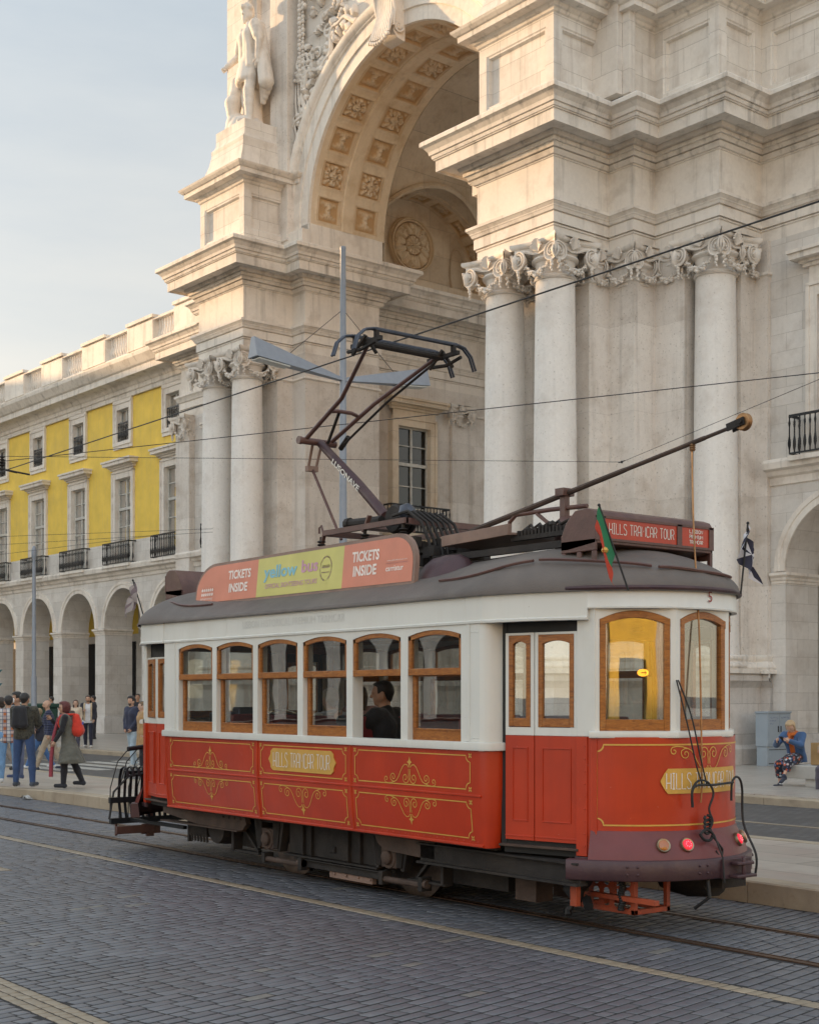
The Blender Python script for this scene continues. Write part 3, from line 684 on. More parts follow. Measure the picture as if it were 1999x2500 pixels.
# hall: main barrel + side arches with lunettes
HR, HZ, H0, H1 = 6.5, 17.6, 30.6, 38.4
SC, SR, SZ = 34.0, 3.2, 17.75
def zs_(q): d = SR*SR-(q-SC)**2; return SZ+math.sqrt(d) if d > 0 else None
mb = MB(); nq, nt = 80, 40; qs = [H0+(H1-H0)*i/nq for i in range(nq+1)]
def tmin(q):
    z = zs_(q)
    if z is None: return 0.0
    return math.asin(min(1, max(0, (z-HZ)/HR)))
def vp(i, j):
    q = qs[i]; t0 = tmin(q); t = t0+(PI-2*t0)*j/nt; return (CP+HR*math.cos(t), q, HZ+HR*math.sin(t))
mb.grid(nq+1, nt+1, vp)
for s_ in (-1, 1):
    qn = [SC-SR+2*SR*i/40 for i in range(41)]
    def sp_(i, j):
        q = qn[i]; z = zs_(q) or SZ; pi_ = HR*math.cos(math.asin(min(1, max(0, (z-HZ)/HR)))); return (CP+s_*lerp(HR+.05, pi_, j/6), q, z)
    mb.grid(41, 7, sp_)
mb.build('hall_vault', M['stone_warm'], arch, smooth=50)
# groin ribs
for s_ in (-1, 1):
    mb = MB(); pts = []
    for i in range(41):
        q = SC-SR+2*SR*i/40; z = zs_(q) or SZ; pi_ = HR*math.cos(math.asin(min(1, max(0, (z-HZ)/HR)))); pts.append((CP+s_*(pi_-.05), q, z-.03))
    mb.tube(pts, .11, 6); mb.build('vault_rib', M['stone_warm'], arch)
# end walls of the hall above the passage arches (front & back)
mb = MB()
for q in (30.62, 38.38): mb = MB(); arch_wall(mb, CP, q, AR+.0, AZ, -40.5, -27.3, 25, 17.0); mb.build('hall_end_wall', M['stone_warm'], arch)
# lunette recess on both sides
for s_ in (-1, 1):
    x1 = CP+s_*6.5; x2 = CP+s_*7.35
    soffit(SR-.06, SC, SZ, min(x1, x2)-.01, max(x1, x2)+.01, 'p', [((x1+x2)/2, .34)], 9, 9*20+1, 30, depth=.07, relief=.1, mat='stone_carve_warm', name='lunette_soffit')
    mb = MB(); P = [(x2+s_*.02, SC+SR*1.02*math.cos(PI*i/40), SZ+SR*1.02*math.sin(PI*i/40)) for i in range(41)]; P = P+[(x2+s_*.02, SC-SR, 16.9), (x2+s_*.02, SC+SR, 16.9)]
    mb.add(P, [tuple(range(43))]); mb.box(min(x1,x2)-.0, max(x1,x2)+.05, SC-SR-.1, SC+SR+.1, 16.8, 17.12)
    for k_ in (-1, 1): mb.box(min(x1,x2), max(x1,x2), SC+k_*SR-.02, SC+k_*(SR+.1), 17.0, SZ)
    mb.build('lunette_wall', M['stone_warm'], arch, smooth=0)
    mb = MB(); n = 48     # arch moulding on the wall face
    prof = [(SR-.07,.02),(SR-.07,-.1),(SR+.1,-.1),(SR+.14,-.15),(SR+.32,-.15),(SR+.36,.02)]
    mb.grid(n+1, len(prof), lambda i, j: (x1-s_*(-prof[j][1])*1.0, SC+prof[j][0]*math.cos(PI*i/n), SZ+prof[j][0]*math.sin(PI*i/n)))
    mb.build('lunette_archivolt', M['stone_warm'], arch, smooth=30)
    # medallion
    rr = np.linspace(0, 1.12, 60); aa = np.linspace(0, 2*PI, 145); RR, AA = np.meshgrid(rr, aa, indexing='ij')
    h = np.where(RR < .86, .06+.12*rosette(RR/.86*np.cos(AA), RR/.86*np.sin(AA), 0)+.05*np.abs(np.cos(11*AA))*(RR > .4), 0)
    h = np.where((RR > .90) & (RR < .97), .12, h); h = np.where((RR >= .97) & (RR < 1.04), .2, h); h = np.where((RR >= 1.04) & (RR < 1.1), .1, h)
    xx = x2-s_*(h+.015); P = np.stack([xx, 33.9+RR*np.cos(AA), 19.15+RR*np.sin(AA)*1.0], -1)
    mb = MB(); mb.npgrid(P); o = mb.build('medallion', M['stone_carve_warm'], arch, smooth=50); at = o.data.attributes.new('patina_shade', 'FLOAT', 'POINT'); at.data.foreach_set('value', np.where(RR < .88, np.clip(1.1-h*7, .0, 1), .25).reshape(-1).astype('f'))  # stained ochre, with relief shade put into the colour of the hollows
    mb = MB()
    for k_ in (-1, 1):
        P = []
        for i in range(25):
            t = i/24*2*PI; P.append((x2-s_*.03, 34.0+k_*(2.2+.42*math.cos(t)*(1 if math.cos(t)*1 > 0 else .7)), 18.55+.95*math.sin(t)))
        mb.tube(P, .035, 5, closed=True)
    mb.build('lunette_ornament', M['stone_warm'], arch)
# hall wall courses above the cornice line
mb = MB(); mb.box(-40.55,-40.37,30.6,38.4,17.05,17.6); mb.build('hall_course', M['stone_warm'], arch)
# ---------------- keystone console
mb = MB(); S = []
prof = [(-.05,22.25),(-.35,22.3),(-.5,22.45),(-.52,22.75),(-.45,23.1),(-.5,23.5),(-.72,23.9),(-.95,24.25),(-1.02,24.6),(-.9,24.9),(-.6,25.05),(-.05,25.1)]
mb.prism(prof, lambda u, v, d: (CP+d*(.34+.12*(v-22.3)/2.8), 27.4+u, v), -1, 1)
for s_ in (-1, 1):
    sp = spiral(.34, 2.2, 34, .16); mb.tube([(CP+s_*.48, 26.85+x*.95, 24.6+y) for x, y in sp], .05, 6)
    sp = spiral(.2, 2.0, 26, .17); mb.tube([(CP+s_*.40, 27.05+x, 22.62-y) for x, y in sp], .035, 6)
    mb.tube([(CP+s_*.5, 26.6, 24.35),(CP+s_*.47,26.75,23.7),(CP+s_*.44,26.88,23.1),(CP+s_*.40,26.85,22.6)], [.07,.06,.055,.05], 6)
rnd = random.Random(5)
for i in range(-4, 5):     # acanthus leaf down the front
    t = i/4; mb.tube([(CP+t*.30, 26.5, 24.2),(CP+t*.36, 26.82, 23.6),(CP+t*.34, 26.86, 23.1),(CP+t*.4, 26.72, 22.6),(CP+t*.46, 26.6, 22.32-.12*math.cos(t*1.5))], [.045,.06,.06,.07,.045], 5)
    blob(mb, (CP+t*.46, 26.58, 22.25-.14*math.cos(t*1.5)), .075, 6)
mb.build('keystone', M['stone_carve'], arch, smooth=50)
# ---------------- spandrel carving: stems, leaves, fronds and a hanging garland
def leaf(mb, c, ang, L, W, out=.10, curl=.10, lobes=3):
    n = 7; ca, sa = math.cos(ang), math.sin(ang); V = []
    for i in range(n):
        t = i/(n-1); w = W*math.sin(PI*min(1, t*1.05+.04))**.7*(.8+.35*abs(math.sin(lobes*PI*t)))*(.5 if t > .97 else 1)
        a = ang+curl*6*t*t; px = c[0]+L*t*math.cos(ang+curl*3*t); pz = c[1]+L*t*math.sin(ang+curl*3*t); o = out*(.5+1.2*math.sin(PI*t))
        for k, ww, oo in ((-1, w, -.1), (0, 0, 0), (1, w, -.1)): V.append((px-k*ww*math.sin(a), 27.4-o-(0 if k else .045), pz+k*ww*math.cos(a)))
    F_ = [(i*3+k, i*3+k+1, i*3+k+4, i*3+k+3) for i in range(n-1) for k in (0, 1)]
    b = len(V); V += [(x, 27.42, z) for x, y, z in V[:]]
    F_ += [(i*3, i*3+3, b+i*3+3, b+i*3) for i in range(n-1)]+[(i*3+2, b+i*3+2, b+i*3+5, i*3+5) for i in range(n-1)]
    mb.add(V, F_)
for s_ in (-1, 1):
    mb = MB(); rnd = random.Random(11)
    def W_(r, a): return (CP-s_*r*math.cos(a)*-1 if False else CP+s_*r*math.cos(a), AZ+r*math.sin(a))
    # winding stem along the archivolt
    st = []
    for i in range(70):
        a = R_(6+i*.95); r = 6.55+.32*math.sin(i*.34)+.10*math.sin(i*.9)
        x, z = W_(r, a)
        if abs(x-CP) < 5.4 or a > .5: st.append((x, 27.24, z))
        else: st.append((x, 27.24, z))
    st = [q for q in st if abs(q[0]-CP) < 5.75]
    mb.tube(st, [.085]*len(st), 6)
    for k in range(0, len(st)-2, 2):
        x, y, z = st[k]; dx = st[k+1][0]-x; dz = st[k+1][2]-z; a = math.atan2(dz, dx)
        for side in (-1, 1):
            if rnd.random() < .88 and abs(x-CP) < 5.6:
                leaf(mb, (x, z), a+side*rnd.uniform(.6, 1.5), rnd.uniform(.28,.5), rnd.uniform(.09,.16), .12, side*rnd.uniform(.05,.3))
    for i in range(26):      # curls
        a = R_(rnd.uniform(10, 66)); r = rnd.uniform(6.6, 7.7); x, z = W_(r, a)
        if abs(x-CP) > 5.35 or z > 27: continue
        sp = spiral(rnd.uniform(.16,.34), rnd.uniform(1.1,1.7), 20, .2); ph = rnd.uniform(0, 6); c_, s2 = math.cos(ph), math.sin(ph); f_ = rnd.choice((-1, 1))
        mb.tube([(x+(u*c_-v*s2)*f_, 27.26, z+u*s2+v*c_) for u, v in sp], [.06-.0015*j for j in range(21)], 5); blob(mb, (x, 27.22, z), .08, 6)
    for i in range(64):
        a = R_(rnd.uniform(4, 70)); r = rnd.uniform(6.2, 8.4); x, z = W_(r, a)
        if abs(x-CP) > 5.4 or z > 28.5: continue
        leaf(mb, (x, z), rnd.uniform(0, 6.28), rnd.uniform(.25,.5), rnd.uniform(.07,.14), rnd.uniform(.04,.16), rnd.uniform(-.3,.3))
    for i in range(15):      # palm fronds rising out of the springing
        a0 = R_(3+i*2.6); x, z = W_(6.12, a0); L = 1.0+.12*i
        pts = []
        for j in range(9):
            t = j/8; aa_ = PI/2+(.08+.02*i)*t*(-s_*-1) ; pts.append((x+s_*(.08+.30*t+.12*t*t)*(1 if i < 9 else .6)*.9, 27.3-.10*math.sin(PI*t), z+L*t*.75))
        pts = [q for q in pts if abs(q[0]-CP) < 5.5]
        if len(pts) > 2: mb.tube(pts, [.045*(1-.6*j/len(pts)) for j in range(len(pts))], 5)
    for i in range(44):      # hanging husk garland
        z = 29.6-i*.148
        for u in (-1, 0, 1): blob(mb, (CP+s_*5.12+u*.11, 27.25-(.05 if u == 0 else 0), z-(.05 if u == 0 else 0)), .075 if i % 3 else .05, 6, 1.3)
    for i in range(30): blob(mb, (CP+s_*5.12+rnd.gauss(0,.13), 27.22, 23.0+rnd.gauss(0,.13)), .08, 6)
    for i in range(120):     # fruit swag higher up
        blob(mb, (CP+s_*4.3+rnd.gauss(0,.22), 27.2+rnd.uniform(-.1,.1), 26.1+rnd.gauss(0,.35)), rnd.uniform(.06,.14), 6)
    mb.build('spandrel_carving', M['stone_carve'], arch, smooth=50)
# ---------------- ground for windows and doors
def window_parts(parent, c, n, zsill, w, h, hood=True, balcony=True, frame='stone_mould', head=.75, wn='window', shutter=True, glassm='winglass', fr='winframe', bw=1.35):
    """c plan centre on the wall face, n outward normal; parts: surround, sash, pane, balcony"""
    c = Vector(c); n = Vector(n); u = Vector((-n.y, n.x))
    def P(s, o, z): q = c+u*s+n*o; return (q.x, q.y, z)
    def bx(mb, s0, s1, o0, o1, z0, z1):
        V = [P(s, o, z) for z in (z0, z1) for (s, o) in ((s0,o0),(s1,o0),(s1,o1),(s0,o1))]; mb.add(V, [(0,1,2,3),(7,6,5,4),(4,5,1,0),(5,6,2,1),(6,7,3,2),(7,4,0,3)])
    mb = MB(); a = w/2; b = a+.26; z1 = zsill+h
    for s_ in (-1, 1):
        bx(mb, s_*a, s_*b, -.32, .07, zsill, z1+.26); bx(mb, s_*(b-.05), s_*(b+.05), -.01, .11, zsill, z1+.3)
    bx(mb, -a, a, -.32, .07, z1, z1+.26); bx(mb, -b-.05, b+.05, 0, .11, z1+.262, z1+.34)
    if hood:
        bx(mb, -b+.02, b-.02, 0, .06, z1+.34, z1+head)
        for k, (o, dz, hh) in enumerate(((.13,0,.09),(.22,.09,.08),(.42,.17,.15),(.48,.32,.08))): bx(mb, -b-.02-o*.75, b+.02+o*.75, -.01, o, z1+head+dz, z1+head+dz+hh)
    else: bx(mb, -b-.04, b+.04, -.01, .12, zsill-.16, zsill)
    if balcony: bx(mb, -bw, bw, -.01, .46, zsill-.26, zsill-.14); bx(mb, -bw+.12, bw-.12, -.01, .26, zsill-.38, zsill-.30)
    g = mb.build(wn, M[frame], parent, smooth=0)
    mb = MB(); fo = -.2; t = .055
    bx(mb, -a, -a+t, fo, fo+.06, zsill, z1); bx(mb, a-t, a, fo, fo+.06, zsill, z1); bx(mb, -a+t, a-t, fo, fo+.06, z1-t, z1); bx(mb, -.035, .035, fo, fo+.065, zsill, z1-t)
    if h > 2: bx(mb, -a+t, a-t, fo, fo+.09, zsill+h*.64-.06, zsill+h*.64+.06)
    for fz in ((.22,.43,.82) if h > 2 else (.5,)):
        for s_ in (-1, 1): bx(mb, s_*.035, s_*(a-t), fo+.01, fo+.05, zsill+h*fz-.02, zsill+h*fz+.02)
    if h > 2: bx(mb, -a+t, a-t, fo+.0, fo+.05, zsill, zsill+.25)
    mb.build('sash', M[fr], g, smooth=0)
    mb = MB(); bx(mb, -a, a, fo-.02, fo-.01, zsill, z1); mb.build('pane', M[glassm], g, smooth=0)
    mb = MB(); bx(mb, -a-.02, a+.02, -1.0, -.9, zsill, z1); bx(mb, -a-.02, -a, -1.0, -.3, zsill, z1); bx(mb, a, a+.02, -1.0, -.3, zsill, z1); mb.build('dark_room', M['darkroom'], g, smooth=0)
    if shutter:
        mb = MB(); k = random.choice((.2,.35,.45)); bx(mb, -a+.06, -a+.06+k*a, fo-.16, fo-.14, zsill, z1-.05); bx(mb, a-.06-k*a*.8, a-.06, fo-.16, fo-.14, zsill, z1-.05); mb.build('shutter', M['curtain'], g, smooth=0)
    if balcony or not hood:
        mb = MB(); r = bw-.04 if balcony else a-.02; o = .42 if balcony else -.02; zb = zsill-.14 if balcony else zsill; ht = 1.0 if balcony else .88
        def rail(s0, o0, s1, o1, z, wd=.035):
            A = Vector(P(s0,o0,z)); B = Vector(P(s1,o1,z)); mb.beam(A, B, wd, wd)
        ends = [(-r, 0), (-r, o), (r, o), (r, 0)] if balcony else [(-r, o), (r, o)]
        for (s0, o0), (s1, o1) in zip(ends[:-1], ends[1:]):
            rail(s0, o0, s1, o1, zb+ht, .06); rail(s0, o0, s1, o1, zb+.06, .04)
            L = math.hypot(s1-s0, o1-o0); k = max(2, int(L/.15))
            for i in range(k+1):
                q = P(lerp(s0,s1,i/k), lerp(o0,o1,i/k), 0)
                mb.lathe([(.02,zb+.06),(.02,zb+.16),(.042,zb+.26),(.044,zb+.34),(.02,zb+.5),(.018,zb+ht*.72),(.034,zb+ht*.82),(.018,zb+ht*.9),(.02,zb+ht)], (q[0], q[1], 0), 5)
        mb.build('balcony_railing', M['iron'], g, smooth=40)
    return g
# hall window
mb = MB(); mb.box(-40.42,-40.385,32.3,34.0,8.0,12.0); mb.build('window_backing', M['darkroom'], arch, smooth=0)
window_parts(arch, (-40.15, 33.15), (1, 0), 8.08, 1.55, 3.86, hood=True, frame='stone_warm', fr='winframe', shutter=False, head=.6, bw=1.45, glassm='hallglass')
# side bays of the arch block
def bay_wall(mb, c, q, hw, zc=5.1, R=1.78, zt=7.45, zb=GZ): arch_wall(mb, c, q, R, zc, c-hw, c+hw, zt, zb, 24)
def rect_wall(mb, x0, x1, q, z0, z1, holes):
    xs = sorted({x0, x1, *[h[0] for h in holes], *[h[1] for h in holes]}); zs = sorted({z0, z1, *[h[2] for h in holes], *[h[3] for h in holes]})
    for i in range(len(xs)-1):
        for j in range(len(zs)-1):
            xm, zm = (xs[i]+xs[i+1])/2, (zs[j]+zs[j+1])/2
            if any(h[0] < xm < h[1] and h[2] < zm < h[3] for h in holes): continue
            mb.add([(xs[i],q,zs[j]),(xs[i+1],q,zs[j]),(xs[i+1],q,zs[j+1]),(xs[i],q,zs[j+1])], [(0,1,2,3)])
def pier_and_vault(mb, c, q, R=1.78, zc=5.1, depth=1.42, zb=GZ):
    # jambs and soffit of one opening
    n = 24; mb.grid(n+1, 2, lambda i, j: (c+R*math.cos(PI*i/n), q+depth*j, zc+R*math.sin(PI*i/n)))
    for s_ in (-1, 1): mb.add([(c+s_*R,q,zb),(c+s_*R,q+depth,zb),(c+s_*R,q+depth,zc),(c+s_*R,q,zc)], [(0,1,2,3)])
def bay_trim(parent, c, q, R=1.78, zc=5.1, half=2.275, depth=1.42, zb=GZ):
    n = 24; prof = [(R,-.0),(R,-.05),(R+.16,-.05),(R+.18,-.08),(R+.30,-.08),(R+.31,.01)]
    mb = MB(); mb.grid(n+1, len(prof), lambda i, j: (c+prof[j][0]*math.cos(PI*i/n), q+prof[j][1], zc+prof[j][0]*math.sin(PI*i/n))); mb.build('arch_moulding', M['stone_mould'], parent, smooth=30)
    for s_ in (-1, 1):
        pl2 = [(c-half, q), (c-R, q), (c-R, q+depth)] if s_ < 0 else [(c+R, q+depth), (c+R, q), (c+half, q)]
        mb = MB(); mb.sweep(pl2, [(0,zc-.02),(.13,zc-.03),(.13,zc-.1),(.06,zc-.16),(.05,zc-.22),(.02,zc-.24),(.02,zc-.3),(0,zc-.31)], caps=False); mb.build('impost', M['stone_mould'], parent, smooth=30)
        mb = MB(); mb.sweep(pl2, [(0,.95),(.04,.93),(.06,.85),(.06,zb)], caps=False); mb.build('pier_foot', M['stone_low'], parent, smooth=30)
for (x0, x1, c, w_) in ((-21.9,-16.2,-19.65,1), (-51.8,-45.9,-48.15,0)):
    mb = MB(); rr = 1.78
    arch_wall(mb, c, 30.0, rr, 5.1, x0, x1, 7.45, GZ, 28); pier_and_vault(mb, c, 30.0)
    rect_wall(mb, x0, x1, 30.0, 7.45, 13.64, [(c-.85,c+.85,8.08,11.9)]); mb.build('side_bay_wall', M['stone_wing'], arch, smooth=30)
    bay_trim(arch, c, 30.0, half=min(c-x0, 2.2)); mb = MB(); mb.sweep([(x0,30.0),(x1,30.0)], [(0,7.3),(.05,7.32),(.06,7.5),(.14,7.55),(.18,7.66),(.32,7.7),(.34,7.86),(.28,7.95),(0,7.98)]); mb.build('side_bay_course', M['stone_mould'], arch, smooth=30)
    window_parts(arch, (c, 30.0), (0, -1), 8.08, 1.6, 3.86, frame='stone_mould', fr='winframe_dark', shutter=False, bw=1.4)
mb = MB(); mb.box(-51.8,-50.7,29.72,30.01,GZ,13.63); mb.build('end_pilaster', M['stone_pil'], arch, bevel=.02)
o = pc0.copy(); COL.objects.link(o); b = arch['base']; o.location = (-51.25-b[0], 30.1-b[1], 12.70-GZ); o.scale = (.8,.8,1)
# gallery interior behind right bay
mb = MB(); mb.box(-24,-14,34.2,34.3,GZ,9); mb.box(-24,-14,31.7,34.3,7.0,7.2); mb.build('gallery_wall', M['stone_wing'], arch)

# ---------------- balustrades
def balustrade(parent, p0, p1, q, pitch, mat='stone_mould', n0=0):
    """parapet with panelled dies and runs of balusters"""
    L = p1-p0; k = max(1, round(L/pitch)); st = L/k
    rail = MB(); rail.box(p0, p1, q-.22, q+.2, 17.1, 17.3); rail.build('parapet_base', M[mat], parent, smooth=0)
    rail = MB(); rail.box(p0, p1, q-.2, q+.18, 18.32, 18.42); rail.build('parapet_rail', M[mat], parent, smooth=0)
    for i in range(k):
        die = MB(); bal = MB()
        a = p0+i*st; d0, d1 = a, a+st*.52
        die.box(d0, d1, q-.26, q+.22, 17.3, 18.33)
        die.box(d0-.05, d1+.05, q-.32, q+.28, 18.421, 18.56)
        panel_face(die, (d0+.12, q-.262), (d1-.12, q-.262), 17.4, 18.25, .1, .05)
        b0, b1 = d1+.12, a+st-.12; nb = max(3, int((b1-b0)/.22))
        for j in range(nb):
            x = lerp(b0, b1, (j+.5)/nb); bal.lathe([(.07,17.3),(.07,17.37),(.045,17.4),(.05,17.46),(.095,17.6),(.1,17.68),(.06,17.86),(.045,17.98),(.06,18.08),(.045,18.12),(.07,18.2),(.07,18.32)], (x, q, 0), 8)
        die.build('parapet_die', M[mat], parent, smooth=0); bal.build('baluster_run', M[mat], parent, smooth=50)
balustrade(arch, -51.8, -44.0, 29.9, 4.6)
# ---------------- yellow arcaded wing
wing = BB('arcaded_building', 'long ochre yellow building with a grey limestone arcade, balconies and balustraded roof', 'building', (-51.9, 30.5, GZ))
NB = 9; PW = 4.55; W0 = -53.55+.25; WC = [W0-PW*i for i in range(NB)]; WE = WC[-1]-PW/2; WQ = 30.45
mb = MB()
for c in WC: arch_wall(mb, c, WQ, 1.78, 5.1, c-PW/2, c+PW/2, 7.45, GZ, 24); pier_and_vault(mb, c, WQ)
mb.build('arcade', M['stone_wing'], wing, smooth=30)
for c in WC: bay_trim(wing, c, WQ, half=PW/2)
mb = MB(); mb.sweep([(WE,WQ),(-51.8,WQ)], [(0,7.3),(.05,7.32),(.06,7.45),(.14,7.5),(.18,7.62),(.34,7.68),(.36,7.86),(.28,7.95),(.05,8.0)]); mb.build('string_course', M['stone_dirty'], wing)
mb = MB(); rect_wall(mb, WE, -51.8, WQ-.02, 7.9, 8.42, [(c-.8,c+.8,8.08,9) for c in WC]); mb.build('dado', M['stone_wing'], wing, smooth=0)
mb = MB(); holes_ = []
for c in WC: holes_ += [(c-.8,c+.8,8.08,11.95),(c-.62,c+.62,13.62,15.22)]
rect_wall(mb, WE, -51.8, WQ+.04, 8.4, 15.6, holes_); mb.build('wall', M['yellow'], wing, smooth=0)
w0 = window_parts(wing, (WC[0], WQ+.04), (0,-1), 8.08, 1.5, 3.86, bw=1.3, head=.42)
u0 = window_parts(wing, (WC[0], WQ+.04), (0,-1), 13.62, 1.15, 1.5, hood=False, balcony=False)
c = WC[0]; mb = MB(); mb.box(c-.9,c+.9,WQ-.06,WQ+.03,15.38,15.6); cap0 = mb.build('window_head', M['stone_mould'], wing, smooth=0)
mb = MB(); mb.box(c-.9,c+.9,WQ-.03,WQ+.03,13.3,13.46); cap1 = mb.build('window_apron', M['stone_mould'], wing, smooth=0)
for i in range(1, NB):
    for src in (w0, u0, cap0, cap1): c_ = copy_tree(src, wing); c_.location.x -= PW*i
mb = MB(); mb.sweep([(WE,WQ),(-51.8,WQ)], [(.0,15.55),(.08,15.56),(.08,15.74),(.14,15.78),(.14,15.95),(.2,16.0),(.26,16.12),(.34,16.18),(.72,16.22),(.72,16.48),(.8,16.54),(.9,16.7),(1.0,16.86),(1.02,17.0),(-.3,17.1)]); mb.build('cornice', M['stone_dirty'], wing, smooth=14)
balustrade(wing, WE, -51.85, WQ-.35, PW)
mb = MB(); mb.box(WE,-51.9,WQ+.3,45,16.9,17.05); mb.build('roof', M['stone_wing'], wing)
# gallery behind the arcade: vaulted ceiling, inner wall with doors
mb = MB(); mb.box(WE,-45.9,WQ+5.2,WQ+5.4,GZ,9)
mb.build('gallery_wall', M['yellow'], wing)
mb = MB(); mb.box(WE,-45.9,WQ+1.42,WQ+5.2,7.05,7.2); mb.build('gallery_ceiling', M['stone_wing'], wing)
for i, c in enumerate(WC[:7]):
    mb = MB(); mb.box(c-1.25,c+1.25,WQ+5.05,WQ+5.21,GZ,5.2); g_ = mb.build('shop_door', M['stone_wing'], wing, smooth=0)
    mb = MB(); mb.box(c-.95,c+.95,WQ+5.0,WQ+5.06,GZ,4.8); mb.build('door_opening', M['darkroom'], g_, smooth=0)
    mb = MB(); mb.box(c-PW/2-.5,c-PW/2+.5,WQ+4.75,WQ+5.2,GZ,7.05); mb.build('inner_pilaster', M['stone_wing'], wing, smooth=0)
# ---------------- the two long sides of the square: the west one shades it, the sunlit east one shows in the tram's glass
for (X, sg, nm) in ((-86.0, 1, 'ochre building with arcade on the west side of the square, seen only in reflections'), (62.0, -1, 'sunlit ochre building on the east side of the square, seen only in reflections')):
    far = BB('arcaded_building', nm, 'building', (X, -30, GZ)); y0_, y1_ = (-150, 24) if sg > 0 else (-130, 20)
    mb = MB(); mb.box(X-14*sg, X, y0_, y1_, 7.9, 16.6); mb.build('wall', M['yellow'], far)
    mb = MB(); mb.box(X-14*sg, X+.02*sg, y0_, y1_, GZ, 7.9); mb.build('arcade_storey', M['stone_wing' if sg > 0 else 'yellow'], far)
    mb = MB(); mb.box(X-14*sg, X+.5*sg, y0_-.5, y1_+.5, 16.6, 18.2); mb.build('cornice', M['stone_mould'], far)
    mb = MB(); mb.prism([(X+.2*sg,18.2),(X-7*sg,21.3),(X-14*sg,18.2)], lambda u, v, d: (u, d, v), y0_, y1_); mb.build('roof', simple('roof_tile', (.35,.13,.07), .8), far, smooth=0)
    for i in range(32):
        y = y1_-4-i*4.55
        for (hw, z0, z1, f_) in ((.72,8.9,12.0,.33),(.55,13.7,15.2,.3)):
            mf = MB(); mf.box(X-.05*sg, X+.1*sg, y-hw-f_, y+hw+f_, z0-.3, z1+.5); w_ = mf.build('window', M['stone_mould'], far, smooth=0)
            md = MB(); md.box(X, X+.13*sg, y-hw, y+hw, z0, z1); md.build('pane', M['winframe_dark'], w_, smooth=0)
        if sg < 0: md = MB(); md.box(X-.3, X-.15*sg*-1, y-.9, y+.9, GZ, 4.4); md.build('doorway', M['darkroom'], far, smooth=0); md = MB(); md.box(X-.25, X, y-2.6, y-1.9, GZ, 7.9); md.build('pilaster', M['stone_wing'], far, smooth=0); continue
        md = MB(); P_ = [(y-1.7,GZ+.05),(y+1.7,GZ+.05)]+[(y+1.7*math.cos(PI*k/12),5.1+1.7*math.sin(PI*k/12)) for k in range(13)]
        md.prism(P_, lambda u, v, d: (X+d*sg, u, v), -.4, .05); md.build('arch_opening', M['darkroom'], far, smooth=0)
# ================================================================== TRAM
XM, YC = -11.576, 8.81
M['red'] = simple('red_enamel', (.46,.035,.006), .34, var=.1, scale=2.5, bmp=.06, bscale=12, coat=.12, dirt=(.30,.02,.012), dirt_amt=.4, chips=(.5,.25,.2), streaks=(.34,.026,.008))
M['cream'] = simple('cream_enamel', (.69,.685,.64), .36, var=.03, scale=2, bmp=.06, bscale=9, coat=.1, dirt=(.50,.46,.38), dirt_amt=.35, chips=(.42,.36,.28), streaks=(.60,.58,.53))
M['wood'] = wood('varnished_wood', (.40,.145,.028), (.17,.05,.012), .35)
M['wood_in'] = wood('interior_wood', (.20,.075,.025), (.09,.032,.012), .4, .1)
M['roof'] = simple('bitumen_roof', (.125,.104,.092), .62, var=.22, scale=2.2, bmp=.35, bscale=70, dirt=(.17,.14,.12), dirt_amt=.5)
M['brown'] = simple('brown_paint', (.105,.05,.042), .42, var=.18, scale=7, bmp=.2, dirt=(.2,.12,.08), dirt_amt=.4)
M['brown_light'] = simple('faded_brown_paint', (.24,.155,.12), .6, var=.15, scale=5, bmp=.25, dirt=(.12,.07,.05))
M['maroon'] = simple('maroon_dash_paint', (.145,.030,.030), .42, var=.15, scale=3, bmp=.15, dirt=(.12,.06,.05))
M['bumper'] = simple('purple_brown_bumper', (.062,.030,.036), .45, .1, var=.2, scale=5, bmp=.25, dirt=(.13,.08,.06))
M['gold'] = simple('gold_paint', (.62,.36,.075), .42, .15, var=.1, scale=9)
M['under'] = simple('grimy_underframe', (.024,.020,.018), .72, .2, var=.4, scale=5, bmp=.6, bscale=50, dirt=(.06,.045,.034), dirt_amt=.6)
M['under_brown'] = simple('rusty_frame', (.075,.048,.036), .7, .15, var=.3, scale=6, bmp=.5, bscale=60, dirt=(.05,.035,.03), dirt_amt=.8)
M['wheel'] = simple('worn_wheel_steel', (.13,.095,.075), .35, .85, var=.3, scale=10)
M['tglass'] = glass('tram_glass', (.93,.94,.92), (.15, .6), .0, 1.5, .012)
M['black'] = simple('black_rubber', (.015,.015,.016), .6, bmp=.2)
M['steel'] = simple('galvanised_steel', (.07,.078,.10), .4, .5, var=.2, scale=9)
M['copper'] = simple('weathered_bronze', (.30,.165,.075), .35, .7, var=.3, scale=12)
M['white_letter'] = simple('white_lettering', (.75,.72,.66), .5, var=.04)
M['pale_letter'] = simple('faded_lettering', (.615,.61,.57), .5, var=.03)
M['red_letter'] = simple('dark_red_lettering', (.28,.035,.03), .5)
M['orange'] = simple('orange_red_paint', (.34,.060,.020), .5, var=.2, scale=6, bmp=.2, dirt=(.1,.04,.03), dirt_amt=.6)
M['chrome'] = simple('chrome', (.6,.6,.6), .15, 1)
M['seat'] = simple('oxblood_leather', (.17,.032,.035), .4, bmp=.1)
M['ceiling'] = simple('cream_ceiling', (.72,.62,.44), .5)
def emis(name, col, st, base=(.2,.02,.02)):
    m, t, b = newmat(name); b.inputs['Base Color'].default_value = (*base, 1); b.inputs['Emission Color'].default_value = (*col, 1); b.inputs['Emission Strength'].default_value = st; b.inputs['Roughness'].default_value = .2; return m
M['brass'] = simple('dull_brass', (.30,.24,.16), .35, .8, var=.2)
M['tail'] = emis('lit_tail_lamp', (1,.02,.05), .55, (.45,.01,.02))
